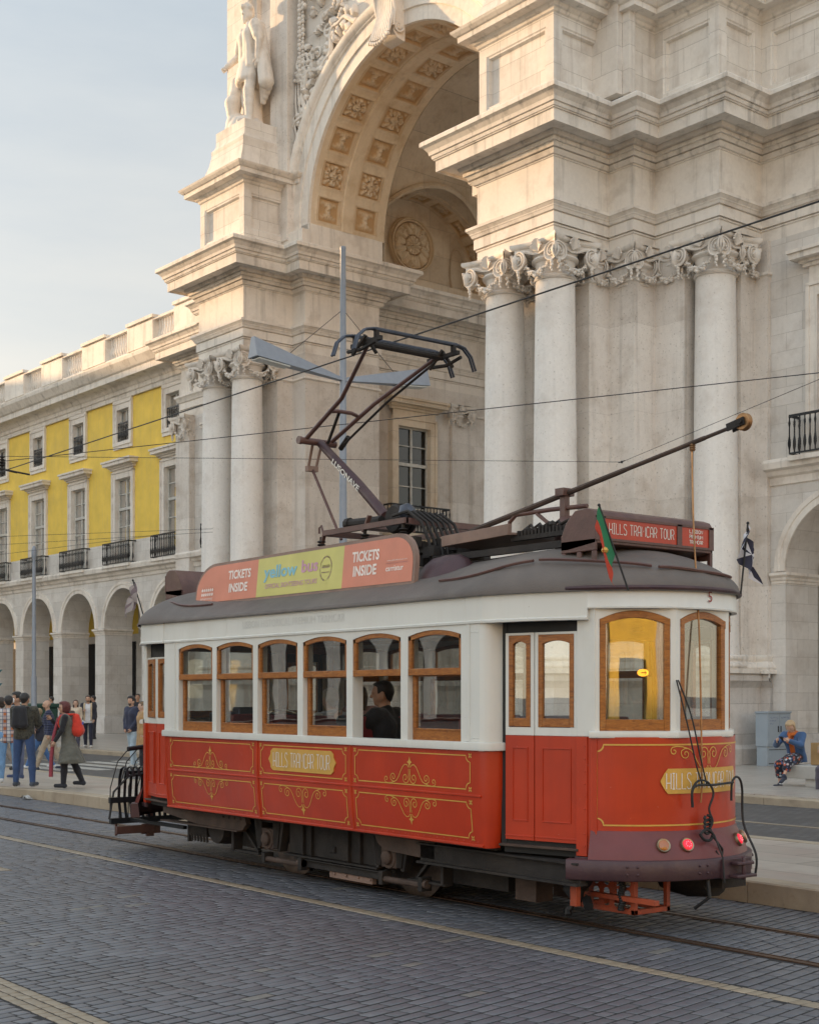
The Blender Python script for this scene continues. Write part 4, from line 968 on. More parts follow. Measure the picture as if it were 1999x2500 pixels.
M['amber_off'] = simple('amber_lens', (.38,.11,.02), .18, coat=1)
M['amber_on'] = emis('amber_lamp', (1,.36,.03), 2.2)
tram = thing('tram', 'vintage red and cream tramcar with wooden sash windows and roof advert on the rails', 'tram', (XM, YC, 0))
def tb(mb, name, mat, par=None, **k): return mb.build(name, M[mat], par or tram, **k)
def mirror_y(o):
    """copy of a near-side part for the far side (mirrored across the centre line)"""
    c = copy_tree(o, tram); c.scale = (1, -1, 1); return c
def sy(z):      # tumblehome of the lower side panels
    t = max(0, (1.25-z)/.62); return 7.62+.045*t*t
# ---- lower side panels
SPL = [(-14.424,7.80),(-14.42,7.70),(-14.40,7.65),(-14.35,7.62),(-8.84,7.62),(-8.785,7.635),(-8.745,7.68),(-8.73,7.80)]
LP = [(-(sy(z)-7.62), z) for z in (.625,.66,.75,.85,.95,1.05,1.15,1.25,1.35,1.447)]
mb = MB(); mb.sweep(SPL, LP); side = tb(mb, 'side_panel', 'red')
mb = MB()
def hr(mb, pts, r=.011): mb.tube(pts, r, 6)
PX = [-14.27, -12.34, -10.68, -8.87]; ZR = 1.062
hr(mb, [(PX[0],sy(ZR),ZR),(PX[-1]+.06,sy(ZR),ZR)]); hr(mb, [(-14.35,sy(.64),.64),(-8.82,sy(.64),.64)], .014)
for x in PX[1:3]: hr(mb, [(x,sy(z)-.002,z) for z in (.64,.8,.95,1.05,1.2,1.44)], .012)
for x in (-14.33,): hr(mb, [(x,sy(z),z) for z in (.64,.8,.95,1.05,1.2,1.44)], .01)
for k in range(60): blob(mb, (-14.2+k*.09, sy(.67)-.002, .672), .006, 5)
bead = mb.build('panel_bead', M['red'], side)
# ---- gold linework
def ribbon(mb, pts, w, f, closed=False):
    n = len(pts); V = []
    for i in range(n):
        a = pts[i-1] if (i > 0 or closed) else pts[i]; b = pts[(i+1)%n] if (i < n-1 or closed) else pts[i]
        dx, dz = b[0]-a[0], b[1]-a[1]; L = math.hypot(dx, dz) or 1; nx, nz = -dz/L, dx/L
        V.append(f(pts[i][0]+nx*w/2, pts[i][1]+nz*w/2)); V.append(f(pts[i][0]-nx*w/2, pts[i][1]-nz*w/2))
    mb.add(V, [(2*i, 2*i+1, 2*((i+1)%n)+1, 2*((i+1)%n)) for i in range(n if closed else n-1)])
def fside(x, z): return (x, sy(z)-.004, z)
def gold_frame(mb, x0, x1, z0, z1, f, w=.010, r=.055):
    P = []
    for cx_, cz, a0 in ((x0,z0,90),(x1,z0,180),(x1,z1,270),(x0,z1,360)):
        seg = [(cx_+r*math.cos(R_(a0-90*i/5)), cz+r*math.sin(R_(a0-90*i/5))) for i in range(6)]
        P += seg
    # order the corners: each concave quarter runs from one edge to the next
    Q = []
    Q += [(x0+r*math.cos(R_(a)), z0+r*math.sin(R_(a))) for a in (90,72,54,36,18,0)]
    Q += [(x1+r*math.cos(R_(a)), z0+r*math.sin(R_(a))) for a in (180,162,144,126,108,90)]
    Q += [(x1+r*math.cos(R_(a)), z1+r*math.sin(R_(a))) for a in (270,252,234,216,198,180)]
    Q += [(x0+r*math.cos(R_(a)), z1+r*math.sin(R_(a))) for a in (0,-18,-36,-54,-72,-90)]
    ribbon(mb, Q, w, f, True)
    for cx_, cz in ((x0,z0),(x1,z0),(x1,z1),(x0,z1)):
        for a in (45,135,225,315):
            ribbon(mb, [(cx_+.004*math.cos(R_(a)), cz+.004*math.sin(R_(a))), (cx_+.024*math.cos(R_(a)), cz+.024*math.sin(R_(a)))], .013, f)
def scroll_pts():
    L = []
    main = [(.012,.165),(.035,.19),(.075,.195),(.11,.17),(.145,.12),(.175,.07),(.205,.035),(.24,.018),(.275,.018),(.305,.035)]
    L.append(main+[( .262+.052*math.exp(-.20*a)*math.cos(a-.45), .062+.052*math.exp(-.20*a)*math.sin(a-.45)) for a in np.linspace(.1, 7.6, 20)])
    L.append([(.24,.018),(.30,.002),(.35,-.002),(.385,.004)]+[(.378+.038*math.exp(-.2*a)*math.cos(a-1.2), .04+.038*math.exp(-.2*a)*math.sin(a-1.2)) for a in np.linspace(.1, 6.6, 16)])
    L.append([(.012,.15),(.01,.11),(.016,.07)]+[(.066+.058*math.exp(-.17*a)*math.cos(PI+.2+a), .062+.066*math.exp(-.17*a)*math.sin(PI+.2+a)) for a in np.linspace(0, 8.4, 24)])
    return L
SCR = scroll_pts()
def scroll(mb, cx_, z0, s, f, flip=1, w=.008):
    for L in SCR:
        for m_ in (-1, 1): ribbon(mb, [(cx_+m_*x*s, z0+flip*z*s) for x, z in L], w, f)
    d = [(0,.275),(.012,.235),(.04,.218),(.014,.205),(0,.165),(-.014,.205),(-.04,.218),(-.012,.235)]
    mb.add([f(cx_+x*s, z0+flip*z*s) for x, z in d], [tuple(range(8))])
mb = MB()
for i in range(3):
    a, b = PX[i]+.075, PX[i+1]-.075
    if i == 0: a += .0
    gold_frame(mb, a, b, 1.115, 1.40, fside); gold_frame(mb, a, b, .70, 1.005, fside)
cxs = [(PX[i]+PX[i+1])/2 for i in range(3)]
scroll(mb, cxs[0], 1.118, .88, fside); scroll(mb, cxs[2], 1.118, .9, fside)
scroll(mb, cxs[0], 1.0, .88, fside, -1); scroll(mb, cxs[2], 1.0, .9, fside, -1); scroll(mb, cxs[1], 1.0, 1.02, fside, -1)
goldl = mb.build('gold_linework', M['gold'], side, smooth=0)
def plate_poly(w, h, c):
    return [(-w/2-.04,0),(-w/2,h*.22),(-w/2,h*.36),(-w/2+c,h/2),(w/2-c,h/2),(w/2,h*.36),(w/2,h*.22),(w/2+.04,0),(w/2,-h*.22),(w/2,-h*.36),(w/2-c,-h/2),(-w/2+c,-h/2),(-w/2,-h*.36),(-w/2,-h*.22)]
mb = MB(); P = plate_poly(1.12, .225, .045); n = len(P); pz = 1.262
V = [(cxs[1]+x, 7.612, pz+z) for x, z in P]+[(cxs[1]+x, 7.625, pz+z) for x, z in P]; mb.add(V, [tuple(range(n))]+[(i,(i+1)%n,n+(i+1)%n,n+i) for i in range(n)])
nplate = mb.build('name_plate', M['gold'], side, smooth=0)
# ---- lettering
def deco(mb, s, x0, z0, h, w, f, th=.010, gap=.30, dbl=True):
    """thin art-deco capitals as ribbons; total width is w"""
    G = {'H':[[(0,0),(0,1)],[(1,0),(1,1)],[(0,.38),(1,.38)]],'I':[[(.5,0),(.5,1)],[(0,0),(1,0)],[(0,1),(1,1)]],'L':[[(0,1),(0,0),(1,0)]],
         'S':[[(1,.86),(.8,1),(.2,1),(0,.85),(.05,.68),(.95,.38),(1,.15),(.8,0),(.2,0),(0,.14)]],'T':[[(0,1),(1,1)],[(.5,0),(.5,1)]],
         'R':[[(0,0),(0,1),(.7,1),(1,.85),(1,.6),(.7,.45),(0,.45)],[(.5,.45),(1,0)]],'A':[[(0,0),(0,.75),(.3,1),(.7,1),(1,.75),(1,0)],[(0,.38),(1,.38)]],
         'M':[[(0,0),(0,1),(.5,.45),(1,1),(1,0)]],'C':[[(1,.9),(.75,1),(.25,1),(0,.8),(0,.2),(.25,0),(.75,0),(1,.1)]],
         'O':[[(.5,1),(.15,.9),(0,.7),(0,.3),(.15,.1),(.5,0),(.85,.1),(1,.3),(1,.7),(.85,.9),(.5,1)]],'U':[[(0,1),(0,.2),(.25,0),(.75,0),(1,.2),(1,1)]],
         'P':[[(0,0),(0,1),(.7,1),(1,.85),(1,.6),(.7,.45),(0,.45)]],'E':[[(1,1),(0,1),(0,0),(1,0)],[(0,.5),(.8,.5)]],'B':[[(0,0),(0,1),(.7,1),(.95,.8),(.7,.52),(0,.52)],[(.7,.52),(1,.3),(.7,0),(0,0)]],'N':[[(0,0),(0,1),(1,0),(1,1)]]}
    wd = {'I':.5,'M':1.15,' ':.45}; tot = sum(wd.get(c, .85)+gap for c in s)-gap; k = w/tot; x = x0
    for c in s:
        cw = wd.get(c, .85)*k
        for L in G.get(c, []):
            P = [(x+u*cw, z0+v*h) for u, v in L]
            ribbon(mb, P, th*1.25, f)
            if False and dbl and abs(P[0][0]-P[1][0]) < 1e-6: ribbon(mb, [(P[0][0]+th*2.0, P[0][1]), (P[1][0]+th*2.0, P[1][1])], th, f)
        x += cw+gap*k
mb = MB(); deco(mb, 'HILLS TRAMCAR TOUR', cxs[1]-.50, pz-.07, .14, 1.0, lambda x, z: (x, 7.608, z), .0065)
mb.build('lettering', M['white_letter'], nplate, smooth=0)
_tc = {}
def text_mesh(s, bold=0):
    cu = bpy.data.curves.new('lettering', 'FONT'); cu.body = s; cu.offset = bold; cu.size = 1; cu.align_x = 'LEFT'; cu.resolution_u = 3
    o = bpy.data.objects.new('lettering', cu); COL.objects.link(o); bpy.context.view_layer.update()
    me = o.evaluated_get(bpy.context.evaluated_depsgraph_get()).to_mesh()
    v = [tuple(q.co) for q in me.vertices]; f = [tuple(p.vertices) for p in me.polygons]
    o.evaluated_get(bpy.context.evaluated_depsgraph_get()).to_mesh_clear(); bpy.data.objects.remove(o); bpy.data.curves.remove(cu)
    return v, f
def put_text(mb, s, w, h, f, bold=0, skew=0):
    """fit the text into w x h; f(u, v) maps to 3-D with (0,0) at the lower left"""
    v, fc = text_mesh(s, bold); xs = [q[0] for q in v]; ys = [q[1] for q in v]; x0, x1, y0, y1 = min(xs), max(xs), min(ys), max(ys)
    mb.add([f(((q[0]-x0)/(x1-x0))*w, ((q[1]-y0)/(y1-y0))*h) for q in v], fc)
for bo in (bead, goldl, nplate): pass
side2 = mirror_y(side)
# ---- upper side: cream wall with six window openings
WX = [(-14.017+.843*i, -13.262+.843*i) for i in range(6)]; WX = [(a+.0*i, b-.004*i) for i, (a, b) in enumerate(WX)]
WZ0, WSP, WTP = 1.512, 2.43, 2.478
mb = MB()
def fw(x, z, o=0): return (x, 7.62-o, z)
xs = [-14.352]+[v for w in WX for v in w]+[-8.83]
for i in range(0, len(xs), 2): mb.add([fw(xs[i],1.44), fw(xs[i+1],1.44), fw(xs[i+1],2.515), fw(xs[i],2.515)], [(0,1,2,3)])
for a, b in WX:
    mb.add([fw(a,1.44), fw(b,1.44), fw(b,WZ0), fw(a,WZ0)], [(0,1,2,3)])
    n = 12; V = []
    for i in range(n+1):
        t = i/n*2-1; z = WTP-(WTP-WSP)*t*t; V += [fw(lerp(a,b,i/n), z), fw(lerp(a,b,i/n), 2.515)]
    mb.add(V, [(2*i,2*i+2,2*i+3,2*i+1) for i in range(n)])
    b0 = [(a,7.62,WZ0),(a,7.74,WZ0),(a,7.74,WSP),(a,7.62,WSP)]; mb.add(b0, [(0,1,2,3)]); mb.add([(b,y,z) for _, y, z in b0], [(3,2,1,0)]); mb.add([(a,7.62,WZ0),(b,7.62,WZ0),(b,7.74,WZ0),(a,7.74,WZ0)], [(0,1,2,3)])
mb.sweep([(-8.83,7.62),(-8.785,7.635),(-8.745,7.68),(-8.73,7.80)], [(0,1.44),(0,2.515)]); mb.sweep([(-14.424,7.80),(-14.42,7.70),(-14.40,7.65),(-14.352,7.62)], [(0,1.44),(0,2.515)])
upper = tb(mb, 'upper_side', 'cream')
mb = MB(); mb.sweep([(x, y) for x, y in SPL], [(0,1.444),(.03,1.446),(.034,1.47),(.03,1.51),(.004,1.516)]); 
for x in (-14.02+.843*6-.0, -8.98): mb.box(x-.012, x+.012, 7.614, 7.622, 1.52, 2.51)
mb.box(-8.985,-8.975,7.612,7.622,1.52,2.51); mb.box(-14.10,-14.09,7.612,7.622,1.52,2.51)
for z in (1.55,2.44):
    for k in range(3): blob(mb, (-8.93+k*.04,7.617,z), .006, 5); blob(mb, (-14.27+k*.06,7.617,z), .006, 5)
mb.build('waist_rail', M['cream'], upper)
# windows: wooden frame, dropped lower sash behind
def win_frame(a, b, lower=True):
    mb = MB(); t = .036; y0, y1 = 7.628, 7.665
    mb.box(a, a+t, y0, y1, 2.11, WSP-.0); mb.box(b-t, b, y0, y1, 2.11, WSP-.0); mb.box(a, b, y0-.004, y1+.006, 2.085, 2.145)
    n = 12; V = []
    for i in range(n+1):
        q = i/n*2-1; z = WTP-(WTP-WSP)*q*q; x = lerp(a, b, i/n); zi = z-.042
        V += [(x,y0,z),(x,y0,zi),(x,y1,zi),(x,y1,z)]
    mb.add(V, [(4*i+k, 4*i+(k+1)%4, 4*i+4+(k+1)%4, 4*i+4+k) for i in range(n) for k in range(4)])
    o = mb.build('window', M['wood'], tram, smooth=30, bevel=.003)
    g = MB(); g.box(a+t*.5, b-t*.5, 7.646, 7.650, 2.13, 2.46); g.build('upper_pane', M['tglass'], o, smooth=0)
    # lower sash, set deeper
    if lower:
        l = MB(); y2, y3 = 7.672, 7.71
        l.box(a+.004, a+.045, y2, y3, WZ0, 2.10); l.box(b-.045, b-.004, y2, y3, WZ0, 2.10); l.box(a+.045, b-.045, y2, y3, WZ0, 1.615); l.box(a+.045, b-.045, y2+.004, y3, 2.075, 2.10)
        l.box(a+.045,b-.045,y2-.008,y2,1.603,1.618)
        l.build('lower_sash', M['wood'], o, smooth=30, bevel=.003)
        g = MB(); g.box(a+.04, b-.04, 7.690, 7.694, 1.60, 2.085); g.build('lower_pane', M['tglass'], o, smooth=0)
    return o
wins = [win_frame(a, b, lower=(i != 4)) for i, (a, b) in enumerate(WX)]
upper2 = mirror_y(upper)
for i, w_ in enumerate(wins):
    if i != 4: mirror_y(w_)
# ---- vestibules: mapping from end coordinates (dx from centre, y) to the world for both ends
def EM(sign):
    if sign > 0: return lambda dx, y, z=0: (XM+dx, y, z)
    return lambda dx, y, z=0: (XM-dx-.055*max(0, min(1, (dx-2.8)/.9)), YC+(y-YC)*(1+.125*max(0, min(1, (dx-2.75)/.5))), z)
EA, EB, EC = 1.06, 1.0, 3.13
def ell(phi, off=0): return (EC+(EA+off)*math.cos(phi), YC-(EB+off)*math.sin(phi))
PH0 = R_(57.5)
def sweep_map(mb, plan, prof, f, caps=True, flipn=False):
    st = mb.n; m0 = MB(); m0.sweep(plan, prof, caps=caps); mb.add([f(x, y, z) for x, y, z in m0.v], m0.f if not flipn else [tuple(reversed(q)) for q in m0.f])
ell_plan = [ell(PH0-2*PH0*i/36) for i in range(37)]
F0 = [(3.725,7.975),(4.134,8.489),(4.134,9.131),(3.725,9.645)]
def facet_obj(f, i):
    A = Vector(F0[i]); B = Vector(F0[i+1]); d = (B-A); L = d.length; u = d/L; n = Vector((u.y, -u.x))
    return L, lambda s, o, z: f(*(A+u*s+n*o), z)
def mbx(mb, g, s0, s1, o0, o1, z0, z1):
    V = [g(s, o, z) for z in (z0, z1) for (s, o) in ((s0,o0),(s1,o0),(s1,o1),(s0,o1))]; mb.add(V, [(3,2,1,0),(4,5,6,7),(0,1,5,4),(1,2,6,5),(2,3,7,6),(3,0,4,7)])
def arch_bar(mb, g, s0, s1, o0, o1, zs, zt, th, n=12):
    V = []
    for i in range(n+1):
        q = i/n*2-1; z = zt-(zt-zs)*q*q; s = lerp(s0, s1, i/n); V += [g(s,o0,z), g(s,o0,z-th), g(s,o1,z-th), g(s,o1,z)]
    mb.add(V, [(4*i+k, 4*i+(k+1)%4, 4*i+4+(k+1)%4, 4*i+4+k) for i in range(n) for k in range(4)]+[(0,1,2,3),(4*n+3,4*n+2,4*n+1,4*n)])
def arch_fill(mb, g, s0, s1, o, zs, zt, ztop, n=12):
    V = []
    for i in range(n+1):
        q = i/n*2-1; z = zt-(zt-zs)*q*q; s = lerp(s0, s1, i/n); V += [g(s,o,z), g(s,o,ztop)]
    mb.add(V, [(2*i,2*i+2,2*i+3,2*i+1) for i in range(n)])
for sign in (1, -1):
    f = EM(sign)
    mb = MB(); sweep_map(mb, ell_plan, [(-.02,.82),(0,.83),(0,1.575)], f); dash = tb(mb, 'dash', 'red', smooth=50)
    mb = MB(); sweep_map(mb, ell_plan, [(0,.83),(.008,.822),(.012,.80),(.05,.73),(.085,.66),(.10,.605),(.06,.60)], f); skirt = mb.build('dash_skirt', M['maroon'], dash, smooth=60)
    pl2 = [ell(R_(66)-2*R_(66)*i/40) for i in range(41)]
    mb = MB(); sweep_map(mb, pl2, [(.06,.61),(.13,.608),(.138,.60),(.138,.455),(.128,.445),(.04,.445)], f)
    for d_ in (-42, -38, 8, 12, 38, 42):
        for z in (.50,.56): x, y = ell(R_(d_), .14); blob(mb, f(x, y, z), .012, 6)
    bump_o = mb.build('bumper', M['bumper'], dash, smooth=50)
    mb = MB(); sweep_map(mb, [(3.70,7.955)]+F0[0:]+[(3.70,9.665)], [(.0,1.565),(.035,1.57),(.04,1.585),(.035,1.615),(.0,1.625)], f)
    sill = mb.build('sill', M['cream'], dash)
    if sign > 0:
        def fe(s, z, o=.004):   # s = arc length from the centre, towards the near side is negative
            ph = -s/1.03; x, y = ell(ph, o); return f(x, y, z)
        mb = MB(); Q = [(-1.0,1.50),(-1.0,.91)]
        a_ = -.985; rr_ = .055; Lp = [(i/40*2*.985-.985) for i in range(41)]
        gold_pts = [(a_+rr_*math.cos(R_(t)), .875+rr_*math.sin(R_(t))) for t in (90,72,54,36,18,0)]+[(x, .875) for x in Lp[2:-2]]+[(-a_-rr_*math.cos(R_(t)), .875+rr_*math.sin(R_(t))) for t in (0,18,36,54,72,90)]
        top_pts = [(-x, 2.40-z) for x, z in gold_pts]; ribbon(mb, [(-x, z) for x, z in gold_pts]+[(x, 2.39-z) for x, z in gold_pts], .013, lambda s, z: fe(s, z), True)
        for L in SCR:
            for m_ in (-1, 1): ribbon(mb, [(m_*x*.95, 1.50-z*.95) for x, z in L], .008, lambda s, z: fe(s, z, .006))
        d = [(0,.275),(.012,.235),(.04,.218),(.014,.205),(0,.165),(-.014,.205),(-.04,.218),(-.012,.235)]; mb.add([fe(x*.95, 1.50-z*.95) for x, z in d], [tuple(range(8))])
        mb.build('gold_linework', M['gold'], dash, smooth=0)
        mb = MB(); pw, ph_ = .96, .20; n = 30; zc_ = 1.225
        mb.grid(n+1, 2, lambda i, j: fe(-pw/2+pw*i/n, zc_+(j-.5)*ph_*(1 if 1 < i < n-1 else (.62 if i in (1, n-1) else .05)), .012)); npl = mb.build('name_plate', M['gold'], dash, smooth=0)
        mb = MB(); deco(mb, 'HILLS TRAMCAR TOUR', -.43, zc_-.062, .125, .86, lambda x, z: fe(x, z, .016), .006); mb.build('lettering', M['white_letter'], npl, smooth=0)
        # lamps
        for (d_, mt, em) in ((26.5,'amber_off',0),(15.5,'tail',1),(-22,'tail',1),(-36,'amber_off',0)):
            x, y = ell(R_(d_), .045); c = Vector(f(x, y, .712)); nn = Vector((math.cos(R_(d_)), -math.sin(R_(d_)), .45)).normalized(); q = nn.to_track_quat('Z', 'Y').to_matrix()
            mb = MB(); mb.lathe([(.050,-.06),(.055,.0),(.060,.022),(.054,.038),(.045,.034)], c, 24, rot=q); lh = mb.build('lamp_housing', M['brass'], dash)
            mb = MB(); mb.lathe([(.046,.026),(.042,.040),(.025,.048),(0,.05)], c, 20, rot=q); mb.build('lens', M[mt], lh)
            if em:
                mb = MB()
                for k in range(8): a = k*PI/4; p = c+q @ Vector((.022*math.cos(a), .022*math.sin(a), .048)); blob(mb, p, .0055, 5)
                mb.build('led_cluster', emis('tail_led', (1,.10,.13), 2.2), lh)
        # coupler pocket
        x, y = ell(0, .14); mb = MB(); mb.box(XM+x-.04, XM+x+.03, 8.80, 9.14, .44, .60); mb.box(XM+x+.03, XM+x+.12, 8.86, 9.10, .45, .475); mb.box(XM+x+.03, XM+x+.11, 8.88, 9.08, .55, .575)
        mb.tube([(XM+x+.08,8.98,.43),(XM+x+.08,8.98,.61)], .018, 8); mb.build('coupler', M['bumper'], dash, bevel=.008)
    # glazed front: three flat lights
    for i in range(3):
        L, g = facet_obj(f, i)
        mb = MB(); e_ = .047
        mbx(mb, g, 0, e_, -.05, 0, 1.60, 2.61); mbx(mb, g, L-e_, L, -.05, 0, 1.60, 2.61); arch_fill(mb, g, e_, L-e_, 0, 2.515, 2.585, 2.61); arch_fill(mb, g, e_, L-e_, -.05, 2.515, 2.585, 2.61)
        post = tb(mb, 'end_post', 'cream')
        mb = MB(); s0, s1 = e_+.002, L-e_-.002; w_ = .048
        mbx(mb, g, s0, s0+w_, -.045, .004, 1.625, 2.52); mbx(mb, g, s1-w_, s1, -.045, .004, 1.625, 2.52); mbx(mb, g, s0+w_, s1-w_, -.045, .002, 1.625, 1.715); arch_bar(mb, g, s0, s1, .006, -.045, 2.513, 2.582, .055)
        wv = mb.build('end_window', M['wood'], tram, smooth=30, bevel=.003)
        mb = MB(); mbx(mb, g, s0+.03, s1-.03, -.026, -.022, 1.70, 2.55); mb.build('pane', M['tglass'], wv, smooth=0)
    # letterboard round the end, roof edge pipe
    ro = [(2.78,7.62),(3.25,7.72),(3.70,7.93),(3.90,8.10),(4.06,8.30),(4.16,8.52),(4.20,8.81)]; ro = ro+[(x, 2*YC-y) for x, y in reversed(ro[:-1])]
    mb = MB(); sweep_map(mb, ro[2:-2], [(-.04,2.598),(.006,2.60),(.008,2.612),(0,2.62),(0,2.775)], f); tb(mb, 'end_letterboard', 'cream', smooth=50)
    mb = MB(); sweep_map(mb, ro[:3], [(-.05,2.51),(.012,2.512),(.014,2.53),(0,2.54),(0,2.755)], f); tb(mb, 'side_letterboard', 'cream'); mb = MB(); sweep_map(mb, ro[-3:], [(-.05,2.51),(.012,2.512),(.014,2.53),(0,2.54),(0,2.755)], f); tb(mb, 'side_letterboard', 'cream')
    mb = MB(); mb.tube([f(x+.0, y, 2.762) for x, y in [(3.55,7.84)]+[(a+(a-2.6)*.018, YC+(b-YC)*1.022) for a, b in ro[2:-2]]+[(3.55,9.78)]], .02, 8); tb(mb, 'gutter_pipe', 'bumper')
    # near and far door recess: slanted doors
    for side_ in (1, -1):
        def gd(s, o, z, side_=side_):
            t = s/.703; x = lerp(2.896, 3.576, t); y = lerp(7.775, 7.95, t); nx, ny = -.2565, -.9665
            x += -(-.2565)*(-o) if False else .2565*o*-1*-1*0+(-(-.0))+0; x = x+o*.25*1; y = y-o*.967
            if side_ < 0: y = 2*YC-y
            return f(x, y, z)
        zt = 2.425 if sign > 0 else 2.36
        for (s0, s1) in ((.004,.285),(.293,.699)):
            mb = MB(); mbx(mb, gd, s0, s1, -.035, 0, 1.578, 1.645); fr_ = .035; a_, b_ = s0+fr_, s1-fr_
            mbx(mb, gd, s0, a_, -.035, 0, 1.645, zt); mbx(mb, gd, b_, s1, -.035, 0, 1.645, zt); mbx(mb, gd, a_, b_, -.035, 0, zt-.02, zt)
            dr = tb(mb, 'door_leaf', 'cream', smooth=0, bevel=.002)
            mb = MB(); mbx(mb, gd, s0, s1, -.036, .0, .712, 1.576)
            i0, i1 = s0+.07, s1-.06
            for (u0,u1,v0,v1) in ((i0,i1,1.47,1.48),(i0,i1,.87,.88),(i0,i0+.01,.88,1.47),(i1-.01,i1,.88,1.47)): mbx(mb, gd, u0, u1, -.01, .008, v0, v1)
            mbx(mb, gd, s0, s1, -.01, .006, .74, .752); mb.build('lower_panel', M['red'], dr, smooth=0, bevel=.002)
            mb = MB(); w_ = .04; z0, z1 = 1.65, zt-.022
            mbx(mb, gd, a_, a_+w_, -.03, .006, z0, z1); mbx(mb, gd, b_-w_, b_, -.03, .006, z0, z1); mbx(mb, gd, a_+w_, b_-w_, -.03, .004, z0, z0+.07); arch_fill(mb, gd, a_+w_, b_-w_, .004, z1-.07, z1-.045, z1); arch_bar(mb, gd, a_+w_, b_-w_, .004, -.03, z1-.07, z1-.045, .004)
            mb.build('door_window', M['wood'], dr, smooth=30, bevel=.002)
            mb = MB(); mbx(mb, gd, a_+.02, b_-.02, -.018, -.015, z0+.04, z1-.01); mb.build('pane', M['tglass'], dr, smooth=0)
        mb = MB(); mbx(mb, gd, -.03, .70, -.07, -.037, zt-.03, 2.52); mbx(mb, gd, -.055, .0, -.06, -.03, .66, 2.52); mbx(mb, gd, -.03, .70, -.10, -.037, .60, .75); tb(mb, 'door_surround', 'black', smooth=0)
        mb = MB(); mbx(mb, gd, -.04, .72, -.05, .035, .655, .675); tb(mb, 'door_step', 'under_brown', smooth=0, bevel=.003)
        mb = MB(); mbx(mb, gd, .70, .865, -.05, .012, 1.578, 2.61); tb(mb, 'door_post', 'cream', smooth=0, bevel=.004)
        mb = MB(); mbx(mb, gd, .70, .80, -.05, .025, .62, 1.576); mbx(mb, gd, .80, .88, -.05, .012, .60, 1.576)
        for k in range(9): blob(mb, gd(.78, .028, .7+k*.1), .007, 5)
        tb(mb, 'lower_door_post', 'red', smooth=0, bevel=.004)
        mb = MB(); mbx(mb, gd, .69, .88, .0, .03, .565, .615); tb(mb, 'step_bracket', 'bumper', smooth=0, bevel=.004)
# ---- letterboard along the straight side
mb = MB()
for s_ in (1, -1):
    m0 = MB(); m0.sweep([(XM-2.78,7.62),(XM+2.78,7.62)], [(.0,2.51),(.014,2.512),(.016,2.53),(0,2.54),(0,2.755)])
    if s_ > 0: mb.add(m0.v, m0.f)
    else: mb.add([(x, 2*YC-y, z) for x, y, z in m0.v], [tuple(reversed(q)) for q in m0.f])
for x in (-12.95,-9.02): mb.box(x-.002,x+.002,7.6185,7.63,2.545,2.75)
lb = tb(mb, 'letterboard', 'cream')
mb = MB(); put_text(mb, 'LISBON HISTORICAL PREMIUM TRAMCAR', 1.85, .075, lambda u, v: (-12.62+u, 7.6165, 2.612+v)); mb.build('faded_lettering', M['pale_letter'], lb, smooth=0)
mb = MB(); put_text(mb, '5', .048, .085, lambda u, v: (XM+4.208, 8.79+u, 2.66+v)); mb.build('fleet_number', M['red_letter'], tram, smooth=0)
# ---- roof
NR, NO = 14, 0
def roof_outline(z_over=.035):
    P = []
    fR, fL = EM(1), EM(-1)
    ro = [(2.78,7.62),(3.25,7.72),(3.70,7.93),(3.90,8.10),(4.06,8.30),(4.16,8.52),(4.20,8.81)]; ro = ro+[(x, 2*YC-y) for x, y in reversed(ro[:-1])]
    # densify
    def dens(ps, k=4):
        out = []
        for i in range(len(ps)-1):
            for j in range(k): out.append((lerp(ps[i][0],ps[i+1][0],j/k), lerp(ps[i][1],ps[i+1][1],j/k)))
        return out+[ps[-1]]
    r = [fR(x, y)[:2] for x, y in dens(ro)]; l = [fL(x, y)[:2] for x, y in dens(ro)][::-1]
    return r+[(lerp(XM+2.78,XM-2.78,(i+.5)/10), 2*YC-7.62) for i in range(10)]+[(x, y) for x, y in l]+[(lerp(XM-2.78,XM+2.78,(i+.5)/10), 7.62) for i in range(10)]
RO = roof_outline()
def roof_z(r, X):
    e_ = min(1, max(0, (abs(X-XM)-1.4)/1.9)); e_ = e_*e_*(3-2*e_); return 2.765+.44*max(0, 1-r**lerp(1.75, 2.3, e_))**lerp(1, .62, e_)
def roofp(o, r, dz=0):
    x, y = o; sx_ = min(max(x, XM-2.75), XM+2.75); X = sx_+(x-sx_)*r*(1+.03/1.2); Y = YC+(y-YC)*r*(1+.035/1.2)
    z = roof_z(r, X)
    return (X, Y, z+dz)
rs = [1.0,.985,.96,.92,.87,.8,.7,.58,.45,.3,.15,0.0]
mb = MB(); n = len(RO); V = [roofp(o, 1.0, -.025) for o in RO]; V += [roofp(o, r) for r in rs for o in RO]; k_ = len(rs)+1
mb.add(V, [(j*n+i, j*n+(i+1)%n, (j+1)*n+(i+1)%n, (j+1)*n+i) for j in range(k_-1) for i in range(n)]); roof = tb(mb, 'roof', 'roof', smooth=70)
mb = MB(); mb.add([(x, y, 2.735) for x, y in [(YQ[0], YQ[1]) for YQ in RO]], [tuple(range(n))]); mb.build('ceiling', M['ceiling'], roof, smooth=0)
def roof_at(x, y):
    """height of the roof at a point"""
    v = abs(y-YC)/1.225; u = max(0, abs(x-XM)-2.75)/1.48; r = min(1, (v**2.2+u**2.2)**(1/2.2)); return roof_z(r, x)
